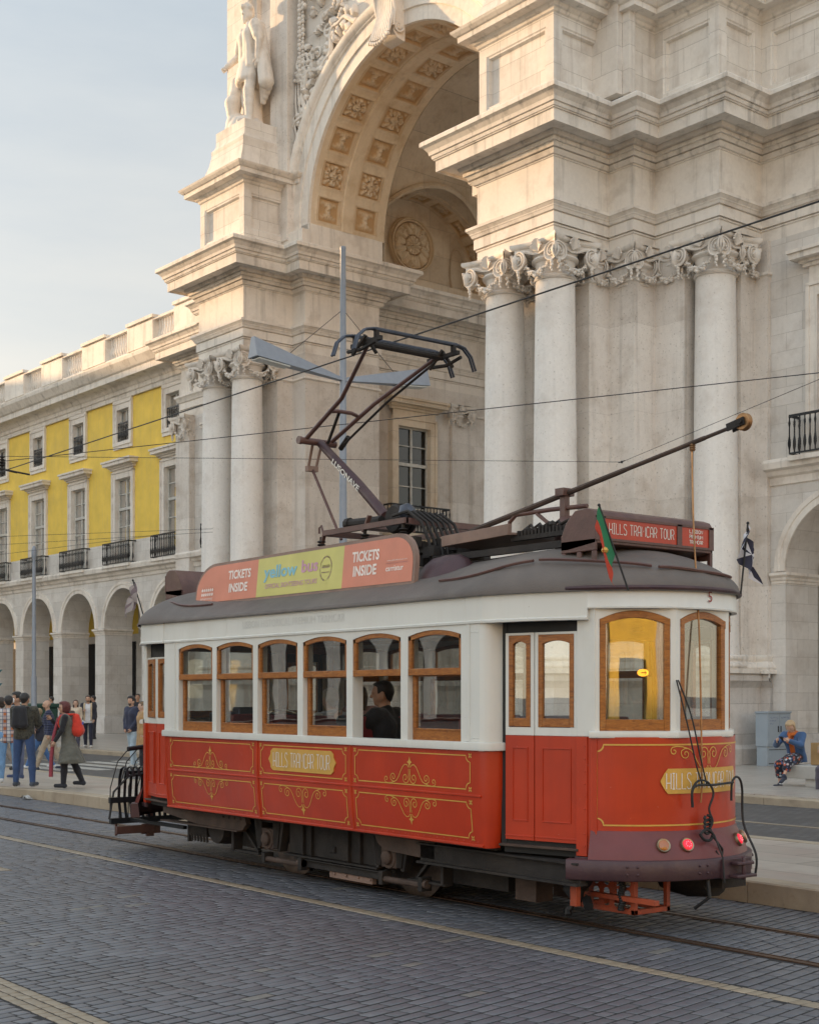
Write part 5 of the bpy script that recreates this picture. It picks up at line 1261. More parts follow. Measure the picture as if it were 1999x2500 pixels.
for (dx0, y0, dx1, y1) in ((2.0,7.80,3.15,7.86),(3.2,7.88,4.0,8.35),(4.03,8.4,4.1,9.2)):
    mb = MB(); pts = []
    for i in range(13):
        t = i/12; x, y = lerp(dx0, dx1, t), lerp(y0, y1, t)-(.08*math.sin(PI*t) if dx0 < 4 else 0); x += .06*math.sin(PI*t) if dx0 > 3 else 0
        pts.append((XM+x, y, roof_at(XM+x, y)+.012))
    mb.tube(pts, .014, 5); mb.build('rain_strip', M['brown'], roof)
    if dx0 < 4: mb = MB(); mb.tube([(2*XM-p[0], p[1], p[2]) for p in pts], .014, 5); mb.build('rain_strip', M['brown'], roof)
# advert board
mb = MB(); a0, a1, z0, z1 = -14.12, -10.05, 2.925, 3.425
pp = [(a0,z0),(a1,z0),(a1,z0+.2)]+[(a1-.30+.30*math.cos(t), z0+.2+(z1-z0-.2)*math.sin(t)) for t in np.linspace(0.2, PI/2, 8)]+[(a0+.42-.42*math.sin(t), z0+.14+(z1-.03-z0-.14)*math.cos(t)) for t in np.linspace(0, PI/2-.1, 9)]
adY = 7.88
mb.prism(pp, lambda u, v, d: (u, adY+d+(v-z0)*.10, v), 0, .05); ad = tb(mb, 'advert_board', 'brown_light', smooth=30)
M['ad_red'] = simple('faded_poster_red', (.62,.215,.135), .5, var=.08, scale=3); M['ad_yellow'] = simple('faded_poster_yellow', (.56,.52,.15), .5, var=.08, scale=3)
M['ad_blue'] = simple('poster_blue', (.20,.46,.56), .5); M['ad_pink'] = simple('poster_mauve', (.52,.27,.36), .5); M['ad_white'] = simple('poster_white', (.82,.72,.66), .5)
cxp, czp = (a0+a1)/2, (z0+z1)/2
def fad(x, z, o=.003): return (x, adY-o+(z-z0)*.10, z)
inner = [(cxp+(x-cxp)*.984, czp+(z-czp)*.86) for x, z in pp]
xL, xR = -12.79, -11.20
def clip(poly, xc, keep):
    out = []
    for i in range(len(poly)):
        a, b = poly[i], poly[(i+1)%len(poly)]; ia, ib = (a[0]-xc)*keep >= 0, (b[0]-xc)*keep >= 0
        if ia: out.append(a)
        if ia != ib: t = (xc-a[0])/(b[0]-a[0]); out.append((xc, lerp(a[1], b[1], t)))
    return out
for p_ in (clip(inner, xL, -1), clip(inner, xR, 1)): mb = MB(); mb.add([fad(x, z) for x, z in p_], [tuple(range(len(p_)))]); mb.build('poster', M['ad_red'], ad, smooth=0)
mb = MB(); p_ = clip(clip(inner, xL, 1), xR, -1); mb.add([fad(x, z) for x, z in p_], [tuple(range(len(p_)))]); mb.build('yellow_panel', M['ad_yellow'], ad, smooth=0)
def adtext(s, x, z, w, h, mat, bold=0, o=.006, rot=0):
    mb = MB(); put_text(mb, s, w, h, lambda u, v: fad(x+u, z+v, o), bold); return mb.build('poster_lettering', M[mat], ad, smooth=0)
adtext('TICKETS', -13.40, 3.19, .47, .10, 'ad_white', .032); adtext('INSIDE', -13.37, 3.045, .39, .10, 'ad_white', .032)
adtext('TICKETS', -11.05, 3.20, .44, .105, 'ad_white', .032); adtext('INSIDE', -11.02, 3.06, .38, .105, 'ad_white', .032)
adtext('yellow', -12.66, 3.11, .64, .175, 'ad_blue', .028); adtext('bus', -11.94, 3.165, .30, .13, 'ad_pink', .028)
adtext('OFFICIAL SIGHTSEEING TOURS', -12.62, 3.04, .98, .05, 'ad_pink', .01)
adtext('carristur', -10.49, 3.075, .27, .05, 'ad_white', .02); adtext('www.yellowbustours.com', -10.48, 3.165, .31, .02, 'ad_white')
adtext('FOR THE BEST EXPERIENCE', -13.99, 2.99, .27, .02, 'ad_white', .01); adtext('VISITE AS MELHORES ATRACOES', -13.99, 2.962, .27, .014, 'ad_white', .01)
mb = MB(); ribbon(mb, [(-10.5,3.15),(-10.16,3.15)], .006, fad); ribbon(mb, [(-11.5+.10*math.cos(t), 3.18+.12*math.sin(t)) for t in np.linspace(-1.2, 4.6, 30)], .018, fad)
ribbon(mb, [(-11.57,3.2),(-11.43,3.2)], .03, fad); ribbon(mb, [(-11.57,3.14),(-11.43,3.14)], .012, fad); ribbon(mb, [(-11.49,3.07),(-11.46,3.0)], .02, fad); mb.build('poster_emblem', M['ad_pink'], ad, smooth=0)
mb = MB()
for r in range(2):
    for k in range(6):
        c_ = (-13.955+k*.045, 3.05+r*.05); mb.add([fad(c_[0]+.017*math.cos(q), c_[1]+.019*math.sin(q), .006) for q in np.linspace(0, 2*PI, 9)[:-1]], [tuple(range(8))])
mb.build('poster_icons', M['ad_white'], ad, smooth=0)
mb = MB(); ribbon(mb, [(-13.99,3.015),(-13.70,3.015),(-13.70,3.13),(-13.99,3.13)], .004, fad, True); mb.build('poster_icons', M['ad_white'], ad, smooth=0)
# low box behind the board, domed ventilators
mb = MB(); mb.box(-13.45,-12.5,8.2,9.3,3.17,3.40); mb.box(-13.5,-12.45,8.15,9.35,3.40,3.43); tb(mb, 'roof_box', 'brown', bevel=.01)
for (vx, vy) in ((-9.93,8.17),(-9.93,9.45),(-13.2,9.45)):
    mb = MB(); mb.lathe([(.36,0),(.34,.06),(.27,.14),(.17,.19),(.0,.205)], (0,0,0), 20); V = [(vx+x*.92, vy+y*.62, roof_at(vx, vy)-.06+z*.95+.1*(-(y*.62)/.4)*(-1 if vy < YC else 1)) for x, y, z in mb.v]; m2 = MB(); m2.add(V, mb.f); m2.build('ventilator', M['bumper'], roof, smooth=60)
# destination boxes
for sign in (1, -1):
    def g3(x, y, z, sign=sign): return (XM+sign*x, y, z)
    y0, y1 = 8.09, 9.53; xf, xb = 3.636, 3.296
    prof = [(xb-.06,3.02),(xf,3.0),(xf,3.36),(xf-.03,3.405),(xf-.10,3.43),(xb+.10,3.42),(xb-.0,3.33),(xb-.06,3.22)]
    mb = MB(); prof_top = [(xb-.06,3.10),(xb+.02,3.10),(xf,3.14),(xf,3.36),(xf-.03,3.405),(xf-.10,3.43),(xb+.10,3.42),(xb-.0,3.33),(xb-.06,3.22)]
    mb.prism(prof_top, lambda u, v, d: g3(u, d, v), y0, y1)
    for (ya, yb) in ((y0, y0+.02), (y1-.02, y1)):      # end plates with two slots
        for (u0,u1,v0,v1) in ((xb-.06,xf,2.93,2.985),(xb-.06,xb-.01,2.985,3.08),(xb+.12,xb+.17,2.985,3.08),(xf-.05,xf,2.985,3.08),(xb-.06,xf,3.08,3.18)):
            mb.add([g3(u, y, v) for y in (ya, yb) for (u, v) in ((u0,v0),(u1,v0),(u1,v1),(u0,v1))], [(0,1,2,3),(7,6,5,4),(0,4,5,1),(1,5,6,2),(2,6,7,3),(3,7,4,0)])
    for y in (y1-.03,): mb.add([g3(xx, yy, zz) for zz in (2.8,3.17) for xx, yy in ((xf-.04,y),(xf,y),(xf,y+.03),(xf-.04,y+.03))], [(0,1,2,3),(4,5,6,7),(0,1,5,4),(1,2,6,5),(2,3,7,6),(3,0,4,7)])
    box = tb(mb, 'destination_box', 'brown', bevel=.006)
    mb = MB(); 
    for (ya, yb, za, zb) in ((y0,y1,3.165,3.185),(y0,y0+.10,3.185,3.36),(9.06,9.12,3.185,3.36),(y1-.06,y1,3.185,3.36),(y0,y1,3.345,3.365)): 
        mb.add([g3(x, y, z) for x in (xf, xf+.012) for (y, z) in ((ya,za),(yb,za),(yb,zb),(ya,zb))], [(0,1,2,3),(7,6,5,4),(0,4,5,1),(1,5,6,2),(2,6,7,3),(3,7,4,0)])
    mb.build('box_frame', M['brown'], box, smooth=0)
    mb = MB()
    for (ya, yb) in ((y0+.10,9.06),(9.12,y1-.06)): mb.add([g3(xf+.003, y, z) for (y, z) in ((ya,3.185),(yb,3.185),(yb,3.345),(ya,3.345))], [(0,1,2,3)])
    sg = mb.build('sign_board', M['red'], box, smooth=0)
    if sign > 0:
        mb = MB(); deco(mb, 'HILLS TRAMCAR TOUR', 8.24, 3.225, .085, .78, lambda y, z: (XM+xf+.006, y, z), .0055)
        for t_, z in (('LISBON',3.30),('PREMIUM',3.255),('TRAMCAR',3.21)): deco(mb, t_, 9.22, z, .028, .17, lambda y, z_: (XM+xf+.006, y, z_), .005, dbl=False)
        mb.build('lettering', M['white_letter'], sg, smooth=0)
# resistor tray beside the pole
mb = MB(); mb.obox((-9.72,8.34,3.375), (1,0,.03), (0,1,0), (-.03,0,1), .47, .02, .05); mb.obox((-9.72,8.75,3.34), (1,0,.03), (0,1,0), (-.03,0,1), .47, .42, .012); mb.box(-10.18,-10.14,8.34,9.17,3.33,3.41)
tray = tb(mb, 'resistor_tray', 'brown_light', bevel=.004)
mb = MB(); rnd = random.Random(4)
for k in range(18): mb.box(-9.24+k*.045,-9.215+k*.045,8.42,8.62,3.33,3.37+rnd.uniform(0,.04))
for k in range(26): blob(mb, (-9.28+rnd.uniform(0,.9), 8.45+rnd.uniform(0,.4), 3.36+rnd.uniform(0,.05)), rnd.uniform(.02,.04), 6)
for k in range(7): mb.tube([(-9.3+k*.1,8.5,3.36),(-9.2+k*.12,8.55,3.44),(-9.05+k*.1,8.5,3.34)], .013, 6)
mb.box(-9.3,-8.3,8.40,8.46,3.29,3.33); mb.box(-10.3,-8.3,8.30,8.35,3.17,3.23)
mb.build('resistor_gear', M['under'], tray)
# ---- trolley pole
tp = MB(); A = Vector((-10.35,8.81,3.50)); B = Vector((-7.10,8.81,4.045)); pts = [A.lerp(B, t) for t in (0,.3,.62,.64,.9,.902,1)]
tp.tube(pts, [.030,.028,.024,.020,.020,.017,.016], 8); pole = tb(tp, 'trolley_pole', 'under_brown')
mb = MB(); mb.lathe([(.025,-.026),(.062,-.026),(.070,-.02),(.052,-.007),(.052,.007),(.070,.02),(.062,.026),(.025,.026)], (-7.03,8.81,4.06), 24, 'y'); mb.build('trolley_wheel', M['copper'], pole)
mb = MB(); mb.beam((-7.17,8.775,4.03),(-7.0,8.775,4.065),.012,.06); mb.beam((-7.17,8.845,4.03),(-7.0,8.845,4.065),.012,.06); mb.tube([(-7.03,8.75,4.06),(-7.03,8.87,4.06)], .02, 8); mb.build('wheel_fork', M['under'], pole)
mb = MB(); mb.box(-9.07,-9.0,8.78,8.84,3.3,3.72); mb.box(-9.09,-8.98,8.74,8.88,3.70,3.77); mb.tube([(-9.78,8.81,3.36),(-9.77,8.81,3.54),(-9.68,8.81,3.60),(-9.2,8.81,3.60),(-8.75,8.81,3.585)], .022, 7); mb.beam((-9.4,8.81,3.585),(-9.1,8.81,3.38),.03,.03); mb.box(-9.25,-8.85,8.7,8.92,3.33,3.42); mb.lathe([(.15,3.2),(.16,3.45),(.1,3.5),(0,3.52)], (-8.95,8.81,0), 12)
mb.build('pole_support', M['brown'], pole, bevel=.004)
mb = MB(); mb.lathe([(.14,3.18),(.16,3.34),(.08,3.42),(0,3.45)], (-10.35,8.81,0), 16); mb.build('pole_base', M['under'], pole)
# ---- pantograph
mb = MB(); kx, kz = -12.966, 4.75; hx, hz = -11.40, 5.48
mb.tube([(-11.72,8.81,3.80),(-12.2,8.81,4.19),(-12.92,8.81,4.73)], [.058,.055,.045], 12); panto = tb(mb, 'pantograph', 'bumper')
def ap(mb, name, mat, **k): return mb.build(name, M[mat], panto, **k)
mb = MB(); mb.tube([(kx,8.58,kz),(kx,9.04,kz)], .04, 12); mb.tube([(kx,8.54,kz),(kx,8.58,kz)], .045, 12); ap(mb, 'knee_joint', 'brown')
mb = MB()
for s_ in (-1, 1):
    mb.tube([(kx,8.81+s_*.17,kz+.02),(-12.2,8.81+s_*.22,5.09),(hx,8.81+s_*.45,hz)], [.026,.024,.02], 8)
mb.tube([(-12.496,8.62,5.0),(-12.46,8.72,5.01),(-12.46,8.9,5.01),(-12.496,9.0,5.0)], .022, 8); ap(mb, 'upper_arm', 'brown')
mb = MB(); mb.tube([(kx+.12,9.06,kz-.02),(-12.1,9.12,5.1),(hx-.02,9.24,hz-.06)], .014, 7); mb.tube([(kx+.06,8.9,kz),(-12.46,8.74,5.0)], .018, 7); mb.tube([(kx+.02,9.1,kz-.04),(kx+.2,9.08,kz+.06)], .03, 8); ap(mb, 'control_rod', 'under')
mb = MB(); mb.tube([(-13.10,8.81,4.48),(-12.52,8.81,3.62)], .017, 7); ap(mb, 'tie_rod', 'brown')
mb = MB()
for s_ in (-1, 1): mb.beam((kx-.02,8.81+s_*.06,kz),(-13.10,8.81+s_*.05,4.46),.03,.012)
mb.box(-13.13,-13.07,8.74,8.88,4.44,4.5); ap(mb, 'link_plate', 'brown_light')
mb = MB()
for (xx, zz) in ((-11.20,5.575),(-11.56,5.575)):
    P = [(8.03,-.24),(8.08,-.1),(8.17,-.02),(8.26,0)]+[(8.26+i*.11,0) for i in range(1,11)]+[(9.45,-.02),(9.54,-.1),(9.60,-.24)]
    for w_ in (-.02,.02): mb.tube([(xx+w_,y,zz+dz-(.0)) for y, dz in P], .013, 7)
    mb.box(xx-.03,xx+.03,8.28,9.34,zz-.012,zz+.014)
ap(mb, 'collector_strip', 'steel')
mb = MB(); mb.tube([(hx,8.3,hz),(hx,9.32,hz)], .034, 10)
for s_ in (-1, 1):
    y = 8.81+s_*.5; mb.box(-11.62,-11.12,y-.02,y+.02,5.46,5.50); mb.tube([(-11.56,y,5.5),(-11.56,y,5.57)], .03, 8); mb.tube([(-11.20,y,5.5),(-11.20,y,5.57)], .03, 8)
    mb.tube([(-11.62,y+s_*.05,5.42),(-11.38,y+s_*.06,5.40),(-11.14,y+s_*.05,5.44)], .02, 6); mb.tube([(-11.5,y-.08,5.36),(-11.34,y-.03,5.54)], .022, 6); mb.tube([(-11.3,y+.07,5.37),(-11.42,y+.03,5.55)], .02, 6)
ap(mb, 'pantograph_head', 'under')
mb = MB(); put_text(mb, 'LUSONAVE', .62, .06, lambda u, v: tuple(Vector((-12.60,8.742,4.49))+Vector((.80,0,-.60))*u+Vector((.60,0,.80))*(v-.03)), .02); ap(mb, 'lettering', 'white_letter', smooth=0)
mb = MB()
for y in (8.30, 9.32): mb.box(-12.1,-10.7,y-.025,y+.025,3.585,3.64)
mb.box(-12.1,-12.05,8.3,9.32,3.58,3.64); mb.box(-10.75,-10.7,8.3,9.32,3.58,3.64); mb.box(-11.8,-11.6,8.5,9.12,3.64,3.74); mb.tube([(-12.12,8.3,3.6),(-12.16,8.3,3.70),(-12.2,8.3,3.68),(-12.2,8.3,3.62)], .012, 6)
mb.beam((-12.1,8.3,3.62),(-12.16,8.3,3.46),.04,.02); mb.beam((-11.3,8.3,3.72),(-11.4,8.3,3.56),.05,.02); ap(mb, 'base_frame', 'brown')
mb = MB(); rnd = random.Random(9)
for (x, y) in ((-12.16,8.3),(-11.38,8.3),(-12.1,9.32),(-10.9,9.32),(-10.75,8.3)):
    for k in range(4): mb.lathe([(.03,0),(.05,.012),(.03,.024)], (x, y, 3.42+k*.032), 10)
    mb.tube([(x,y,3.1),(x,y,3.58)], .018, 6)
for k in range(3): mb.lathe([(.13,0),(.15,.03),(.13,.06)], (-11.12,8.45+k*.08,3.68), 18, 'y')
mb.tube([(-11.85,8.45,3.70),(-11.3,8.45,3.68)], .05, 10); mb.tube([(-11.9,8.45,3.70),(-11.84,8.45,3.70)], .065, 10)
for k in range(7):
    y = 8.4+.07*k; mb.tube([(-11.05,y,3.70),(-10.8,y,3.72),(-10.6,y,3.6),(-10.5,y+.02,3.4),(-10.42,y,3.2)], .016, 6)
for k in range(34): p_ = (rnd.uniform(-11.1,-10.3), rnd.uniform(8.35,9.2), rnd.uniform(3.2,3.45)); mb.box(p_[0]-rnd.uniform(.02,.08), p_[0]+.05, p_[1]-.04, p_[1]+.04, p_[2]-.05, p_[2]+.05)
ap(mb, 'cables_and_insulators', 'under')
mb = MB(); mb.lathe([(0,-.09),(.09,-.05),(.11,0),(.09,.05),(0,.09)], (-10.98,8.52,3.72), 16, 'y'); ap(mb, 'motor_cap', 'steel')
# rope from the pole to the rear hook
MB.soft = True
mb = MB(); top = Vector((-7.55,8.81,3.96)); m1 = Vector((-7.36,8.70,1.30)); 
mb.tube([top, top+Vector((-.005,0,-.08)), (-7.50,8.77,3.2), (-7.42,8.74,2.4), m1, (-7.355,8.68,1.05)], .0075, 6)
for k in range(3): mb.lathe([(.018,-.012),(.026,0),(.018,.012)], (-7.55,8.81,3.95-k*.018), 8)
tb(mb, 'pole_rope', 'copper')
mb = MB(); hk = Vector((-7.415,8.46,2.03))
mb.tube([hk, (-7.36,8.52,1.7), (-7.33,8.60,1.35), (-7.32,8.66,1.2)], .0065, 6); mb.tube([hk+Vector((0,.02,0)), (-7.35,8.56,1.75), (-7.32,8.64,1.4), (-7.31,8.70,1.2)], .0065, 6)
mb.tube([(-7.34,8.56,1.02),(-7.33,8.55,1.16),(-7.32,8.62,1.23),(-7.31,8.72,1.21),(-7.30,8.77,1.12),(-7.31,8.73,1.0),(-7.30,8.76,.9),(-7.31,8.72,.82)], .009, 6)
mb.tube([(-7.31,8.62,.80),(-7.30,8.68,.84),(-7.30,8.76,.80),(-7.31,8.74,.75),(-7.30,8.66,.76),(-7.31,8.62,.80)], .012, 6)
mb.tube([(-7.30,8.75,.79),(-7.29,8.84,.70),(-7.30,8.88,.66),(-7.30,8.86,.60),(-7.30,8.80,.66)], .009, 6)
for k in range(4): mb.tube([(-7.31,8.71+.012*math.sin(q)*3,.93-k*.035+.02*math.cos(q)) for q in np.linspace(0, 5.5, 7)], .012, 6)
mb.tube([(-7.26,8.73,.80),(-7.18,8.74,.62),(-7.18,8.76,.42)], .0075, 6); tb(mb, 'cord', 'black')
mb = MB(); mb.tube([(-7.325,8.55,1.02),(-7.32,8.56,1.18),(-7.31,8.8,1.19),(-7.33,9.05,1.20)], .010, 7); mb.tube([(-7.34,9.04,1.05),(-7.34,9.05,1.2),(-7.35,9.13,1.24),(-7.40,9.25,1.15),(-7.40,9.27,.85),(-7.28,9.28,.6),(-7.29,9.28,.42)], .010, 7); tb(mb, 'air_hose', 'black')
MB.soft = False
# ---- flags
def cloth(mb, f, nu=10, nv=14): mb.grid(nu, nv, f)
M['flag_green'] = simple('flag_green', (.02,.16,.07), .8); M['flag_red'] = simple('flag_red', (.42,.045,.02), .8); M['flag_black'] = simple('flag_black', (.03,.03,.055), .8); M['flag_white'] = simple('flag_white', (.6,.6,.64), .8)
def flagpole(A, B): mb = MB(); mb.tube([A, B], .008, 6); blob(mb, B, .014, 6); return tb(mb, 'flag_pole', 'black')
A = Vector((-7.48,7.98,2.72)); B = Vector((-7.60,7.78,3.38)); fp = flagpole(A, B)
def drape(a, b, i, nu, j, nv, spread, fold):
    s = i/(nu-1); t = j/(nv-1); p = B_.lerp(A_, t*.5)+Vector((spread[0]*s, spread[1]*s, -.30*s)); p += Vector((.018*math.sin(s*9+t*5), .02*math.sin(s*7), 0))*fold; return p
for (mat, s0, s1) in (('flag_green',0,.42),('flag_red',.42,1.0)):
    mb = MB(); mb.grid(9, 10, lambda i, j: (lambda s, t: tuple(B.lerp(A, t*.55)+Vector((.03*s*s, -.045*math.sin(s*2.4)-.02*math.sin(s*12+t*4)*s, -.27*s+.03*math.sin(t*6))))) (lerp(s0, s1, i/8), j/9)); mb.build('flag_cloth', M[mat], fp, smooth=60)
mb = MB(); blob(mb, B.lerp(A, .35)+Vector((0,-.05,-.12)), .028, 8); mb.build('flag_emblem', M['gold'], fp)
M['flag_faded'] = simple('faded_flag_mauve', (.17,.13,.14), .85); M['flag_faded_pale'] = simple('faded_flag_pale', (.30,.26,.25), .85)
for (A, B, sp, mats) in ((Vector((-7.34,9.16,2.74)), Vector((-7.30,9.20,3.32)), (.02,.15), ('flag_black','flag_white')), (Vector((-15.42,7.93,2.80)), Vector((-15.62,7.86,3.33)), (-.12,-.10), ('flag_faded','flag_faded_pale'))):
    fp = flagpole(A, B); near_ = B.x > -10
    for par, mat in enumerate(mats):
        for w in range(8):
            if w % 2 != par: continue
            mb = MB()
            def pt_(s, t):
                # hangs limp from the staff: narrow at the top, spreading in folds lower down
                q = B.lerp(A, .02+t*.45); spread = (.25+.95*t)*s if not near_ else (.2+.9*t)*(s-.32)*1.25
                return tuple(q+Vector((sp[0]*spread, sp[1]*spread*1.15, -.20*s-.03*t))+Vector((.03*math.sin(s*11+t*3), .022*math.sin(s*9+t*4+1), 0)))
            a0_, a1_ = w*PI/4, (w+1)*PI/4
            def edge(a, k_=1):
                c, s_ = math.cos(a), math.sin(a); k = .5*k_/max(abs(c), abs(s_)); return (.5+c*k, .5+s_*k)
            am_ = (a0_+a1_)/2; rows_ = [[pt_(*edge(lerp(a0_+.005, a1_-.005, j/4), r_/4+.001)) for j in range(5)] for r_ in range(5)]
            mb.grid(5, 5, lambda i, j: rows_[i][j]); mb.build('flag_cloth', M[mat], fp, smooth=80)
# ---- interior
mb = MB(); mb.box(XM-2.78,XM+2.78,7.70,9.92,.74,.80); mb.box(XM-3.7,XM+3.7,8.0,9.62,.70,.78); tb(mb, 'floor', 'under_brown', smooth=0)
mb = MB(); 
for s_ in (-1, 1):
    for (yc_) in (7.74, 9.88): mb.box(XM-2.76, XM+2.76, yc_-.015, yc_+.015, .8, 1.5)
tb(mb, 'inner_lining', 'wood_in', smooth=0)
for sx_ in (XM-2.76, XM+2.62):
    mb = MB(); 
    for (y0, y1) in ((7.66,8.42),(9.2,9.96)):
        mb.box(sx_-.02, sx_+.02, y0, y1, .8, 1.5); mb.box(sx_-.02, sx_+.02, y0, y0+.07, 1.5, 2.6); mb.box(sx_-.02, sx_+.02, y1-.07, y1, 1.5, 2.6)
    mb.box(sx_-.02, sx_+.02, 7.66, 9.96, 2.42, 2.75); mb.box(sx_-.04, sx_+.04, 8.38, 8.44, .8, 2.45); mb.box(sx_-.04, sx_+.04, 9.18, 9.24, .8, 2.45)
    tb(mb, 'bulkhead', 'wood_in', smooth=0, bevel=.004)
mb = MB(); mb.box(XM-2.76, XM+2.76, 8.0, 8.03, 2.5, 2.54); mb.box(XM-2.76, XM+2.76, 9.59, 9.62, 2.5, 2.54)
for k in range(6): mb.tube([(XM-2.2+k*.85,8.3,2.5),(XM-2.2+k*.85,8.3,2.72)], .01, 6)
tb(mb, 'hand_rail', 'copper')
seat0 = None
for i, x in enumerate([-13.35,-12.56,-11.78,-11.02,-10.28,-9.5]):
    for y in (8.10, 9.52):
        mb = MB(); mb.box(x-.2, x+.22, y-.34, y+.34, 1.13, 1.23); st_ = tb(mb, 'bench_seat', 'seat', bevel=.02)
        mb = MB(); mb.obox((x+.22, y, 1.45), (1,0,-.12), (0,1,0), (.12,0,1), .025, .34, .26); mb.build('backrest', M['seat'], st_, bevel=.02)
        mb = MB(); mb.tube([(x+.27,y-.1,1.52),(x+.30,y-.1,1.54),(x+.30,y+.1,1.54),(x+.27,y+.1,1.52)], .01, 6); mb.box(x-.16,x-.12,y-.3,y+.3,.8,1.13); mb.box(x+.14,x+.18,y-.3,y+.3,.8,1.13); mb.build('seat_frame', M['chrome'], st_)
# driving gear at the front platform
mb = MB(); c = Vector((-13.02,8.35,1.66)); ax = Vector((.35,-.25,.9)).normalized(); q = ax.to_track_quat('Z','Y').to_matrix()
mb.tube([c+q @ Vector((.20*math.cos(a), .20*math.sin(a), 0)) for a in np.linspace(0, 2*PI, 33)[:-1]], .013, 8, closed=True)
for k in range(3): a = k*2.094+.4; mb.tube([c, c+q @ Vector((.10*math.cos(a+.3),.10*math.sin(a+.3),.02)), c+q @ Vector((.2*math.cos(a),.2*math.sin(a),0))], .013, 6)
mb.tube([c, c-ax*.8], .02, 8); tb(mb, 'brake_wheel', 'chrome')
mb = MB(); mb.box(-14.0,-13.7,8.0,8.25,.8,1.72); mb.box(-13.66,-13.5,8.1,8.3,1.3,1.78); tb(mb, 'controller', 'steel', bevel=.02)
mb = MB(); lc = (-8.90, 9.70, 2.12); P = [(.066*math.cos(q), .034*math.sin(q)) for q in np.linspace(0, 2*PI, 25)[:-1]]
mb.prism(P, lambda u, v, d: (lc[0]+d, lc[1]+u, lc[2]+v), -.02, 0); sl = mb.build('signal_lamp', M['amber_on'], tram, smooth=0)
mb = MB(); fz_ = lambda y, z: (lc[0]+.003, lc[1]+y, lc[2]+z); ribbon(mb, [(-.04,0),(.036,0)], .008, fz_); ribbon(mb, [(.014,.016),(.038,0),(.014,-.016)], .007, fz_); mb.build('arrow', M['black'], sl, smooth=0)
mb = MB(); mb.lathe([(.0,0),(.05,.01),(.045,.03),(0,.04)], (-9.6,8.5,2.66), 12); mb.build('ceiling_lamp', M['amber_on'], tram)
# ---- underframe
mb = MB(); mb.box(-9.9,-7.86,7.84,7.90,.40,.575); mb.box(-9.9,-7.86,7.79,7.92,.395,.415); mb.box(-9.9,-7.86,7.79,7.92,.565,.58); sb = tb(mb, 'sole_bar', 'under'); mirror_y(sb)
mb = MB(); mb.add([(x, y, z) for y in (7.84,7.9) for x, z in ((-14.8,.60),(-12.95,.60),(-12.92,.52),(-13.0,.45),(-13.12,.44),(-13.9,.44),(-14.8,.53))], [tuple(range(7)), tuple(range(13,6,-1))]+[(i,(i+1)%7,7+(i+1)%7,7+i) for i in range(7)]); mb.box(-14.8,-13.05,7.80,7.92,.43,.445)
for k in range(4): blob(mb, (-13.4+k*.12,7.835,.57), .014, 6)
sb = tb(mb, 'sole_plate', 'under_brown', smooth=20); mirror_y(sb)
mb = MB(); mb.add([(x, y, z) for y in (7.84,7.9) for x, z in ((-10.62,.62),(-9.7,.60),(-9.7,.44),(-9.95,.44),(-10.45,.46),(-10.55,.52))], [tuple(range(6)), tuple(range(11,5,-1))]+[(i,(i+1)%6,6+(i+1)%6,6+i) for i in range(6)]); sb = tb(mb, 'sole_plate', 'under_brown', smooth=20); mirror_y(sb)
mb = MB(); mb.box(-14.4,-8.8,7.78,7.84,.60,.74); mb.box(-14.4,-8.8,7.9,9.7,.62,.74); mb.box(-15.3,-14.0,8.1,9.5,.5,.7); mb.box(-9.2,-7.9,8.1,9.5,.5,.7); tb(mb, 'underframe', 'under', smooth=0)
for wx in (-12.568, -10.442):
    mb = MB()
    for y in (8.31, 9.30):
        s_ = -1 if y < 8.8 else 1
        mb.lathe([(.05,-s_*.06),(.12,-s_*.06),(.13,-s_*.02),(.30,-s_*.02),(.33,-s_*.055),(.385,-s_*.055),(.39,s_*.0+.0),(.39,s_*.03),(.42,s_*.045),(.42,s_*.06),(.3,s_*.06),(.05,s_*.06)] if s_ < 0 else [(.05,.06),(.3,.06),(.33,.055),(.385,.055),(.39,0),(.42,-.05),(.42,-.06),(.05,-.06)], (wx, y, .392), 40, 'y')
    mb.tube([(wx,7.95,.39),(wx,9.66,.39)], .06, 12); ws = tb(mb, 'wheelset', 'wheel', smooth=35)
    for s_ in (-1, 1):
        y = 8.81+s_*.86
        mb = MB(); mb.lathe([(.11,-.07*-s_),(.11,.03*s_),(.075,.035*s_),(.07,.10*s_),(.04,.12*s_),(0,.12*s_)] , (wx, y, .39), 16, 'y'); mb.box(wx-.12,wx+.12,y-.06,y+.06,.29,.50)
        for a in (45,135,225,315): blob(mb, (wx+.085*math.cos(R_(a)), y+s_*.06, .39+.085*math.sin(R_(a))), .018, 6)
        mb.build('axle_box', M['under_brown'], ws, bevel=.006)
        mb = MB()
        for k_ in (-1, 1):
            mb.add([(wx+k_*u, y+o, z) for o in (-.05,.05) for u, z in ((.14,.60),(.30,.60),(.22,.27),(.17,.27))], [(0,1,2,3),(7,6,5,4),(0,4,5,1),(1,5,6,2),(2,6,7,3),(3,7,4,0)])
            for j in range(5): mb.tube([(wx+k_*(.12+j*.028), y+s_*.06, .58), (wx+k_*(.13+j*.015), y+s_*.06, .30)], .010, 5)
        mb.box(wx-.26,wx+.26,y-.04,y+.04,.56,.62); mb.build('pedestal', M['under'], ws, bevel=.005)
mb = MB(); 
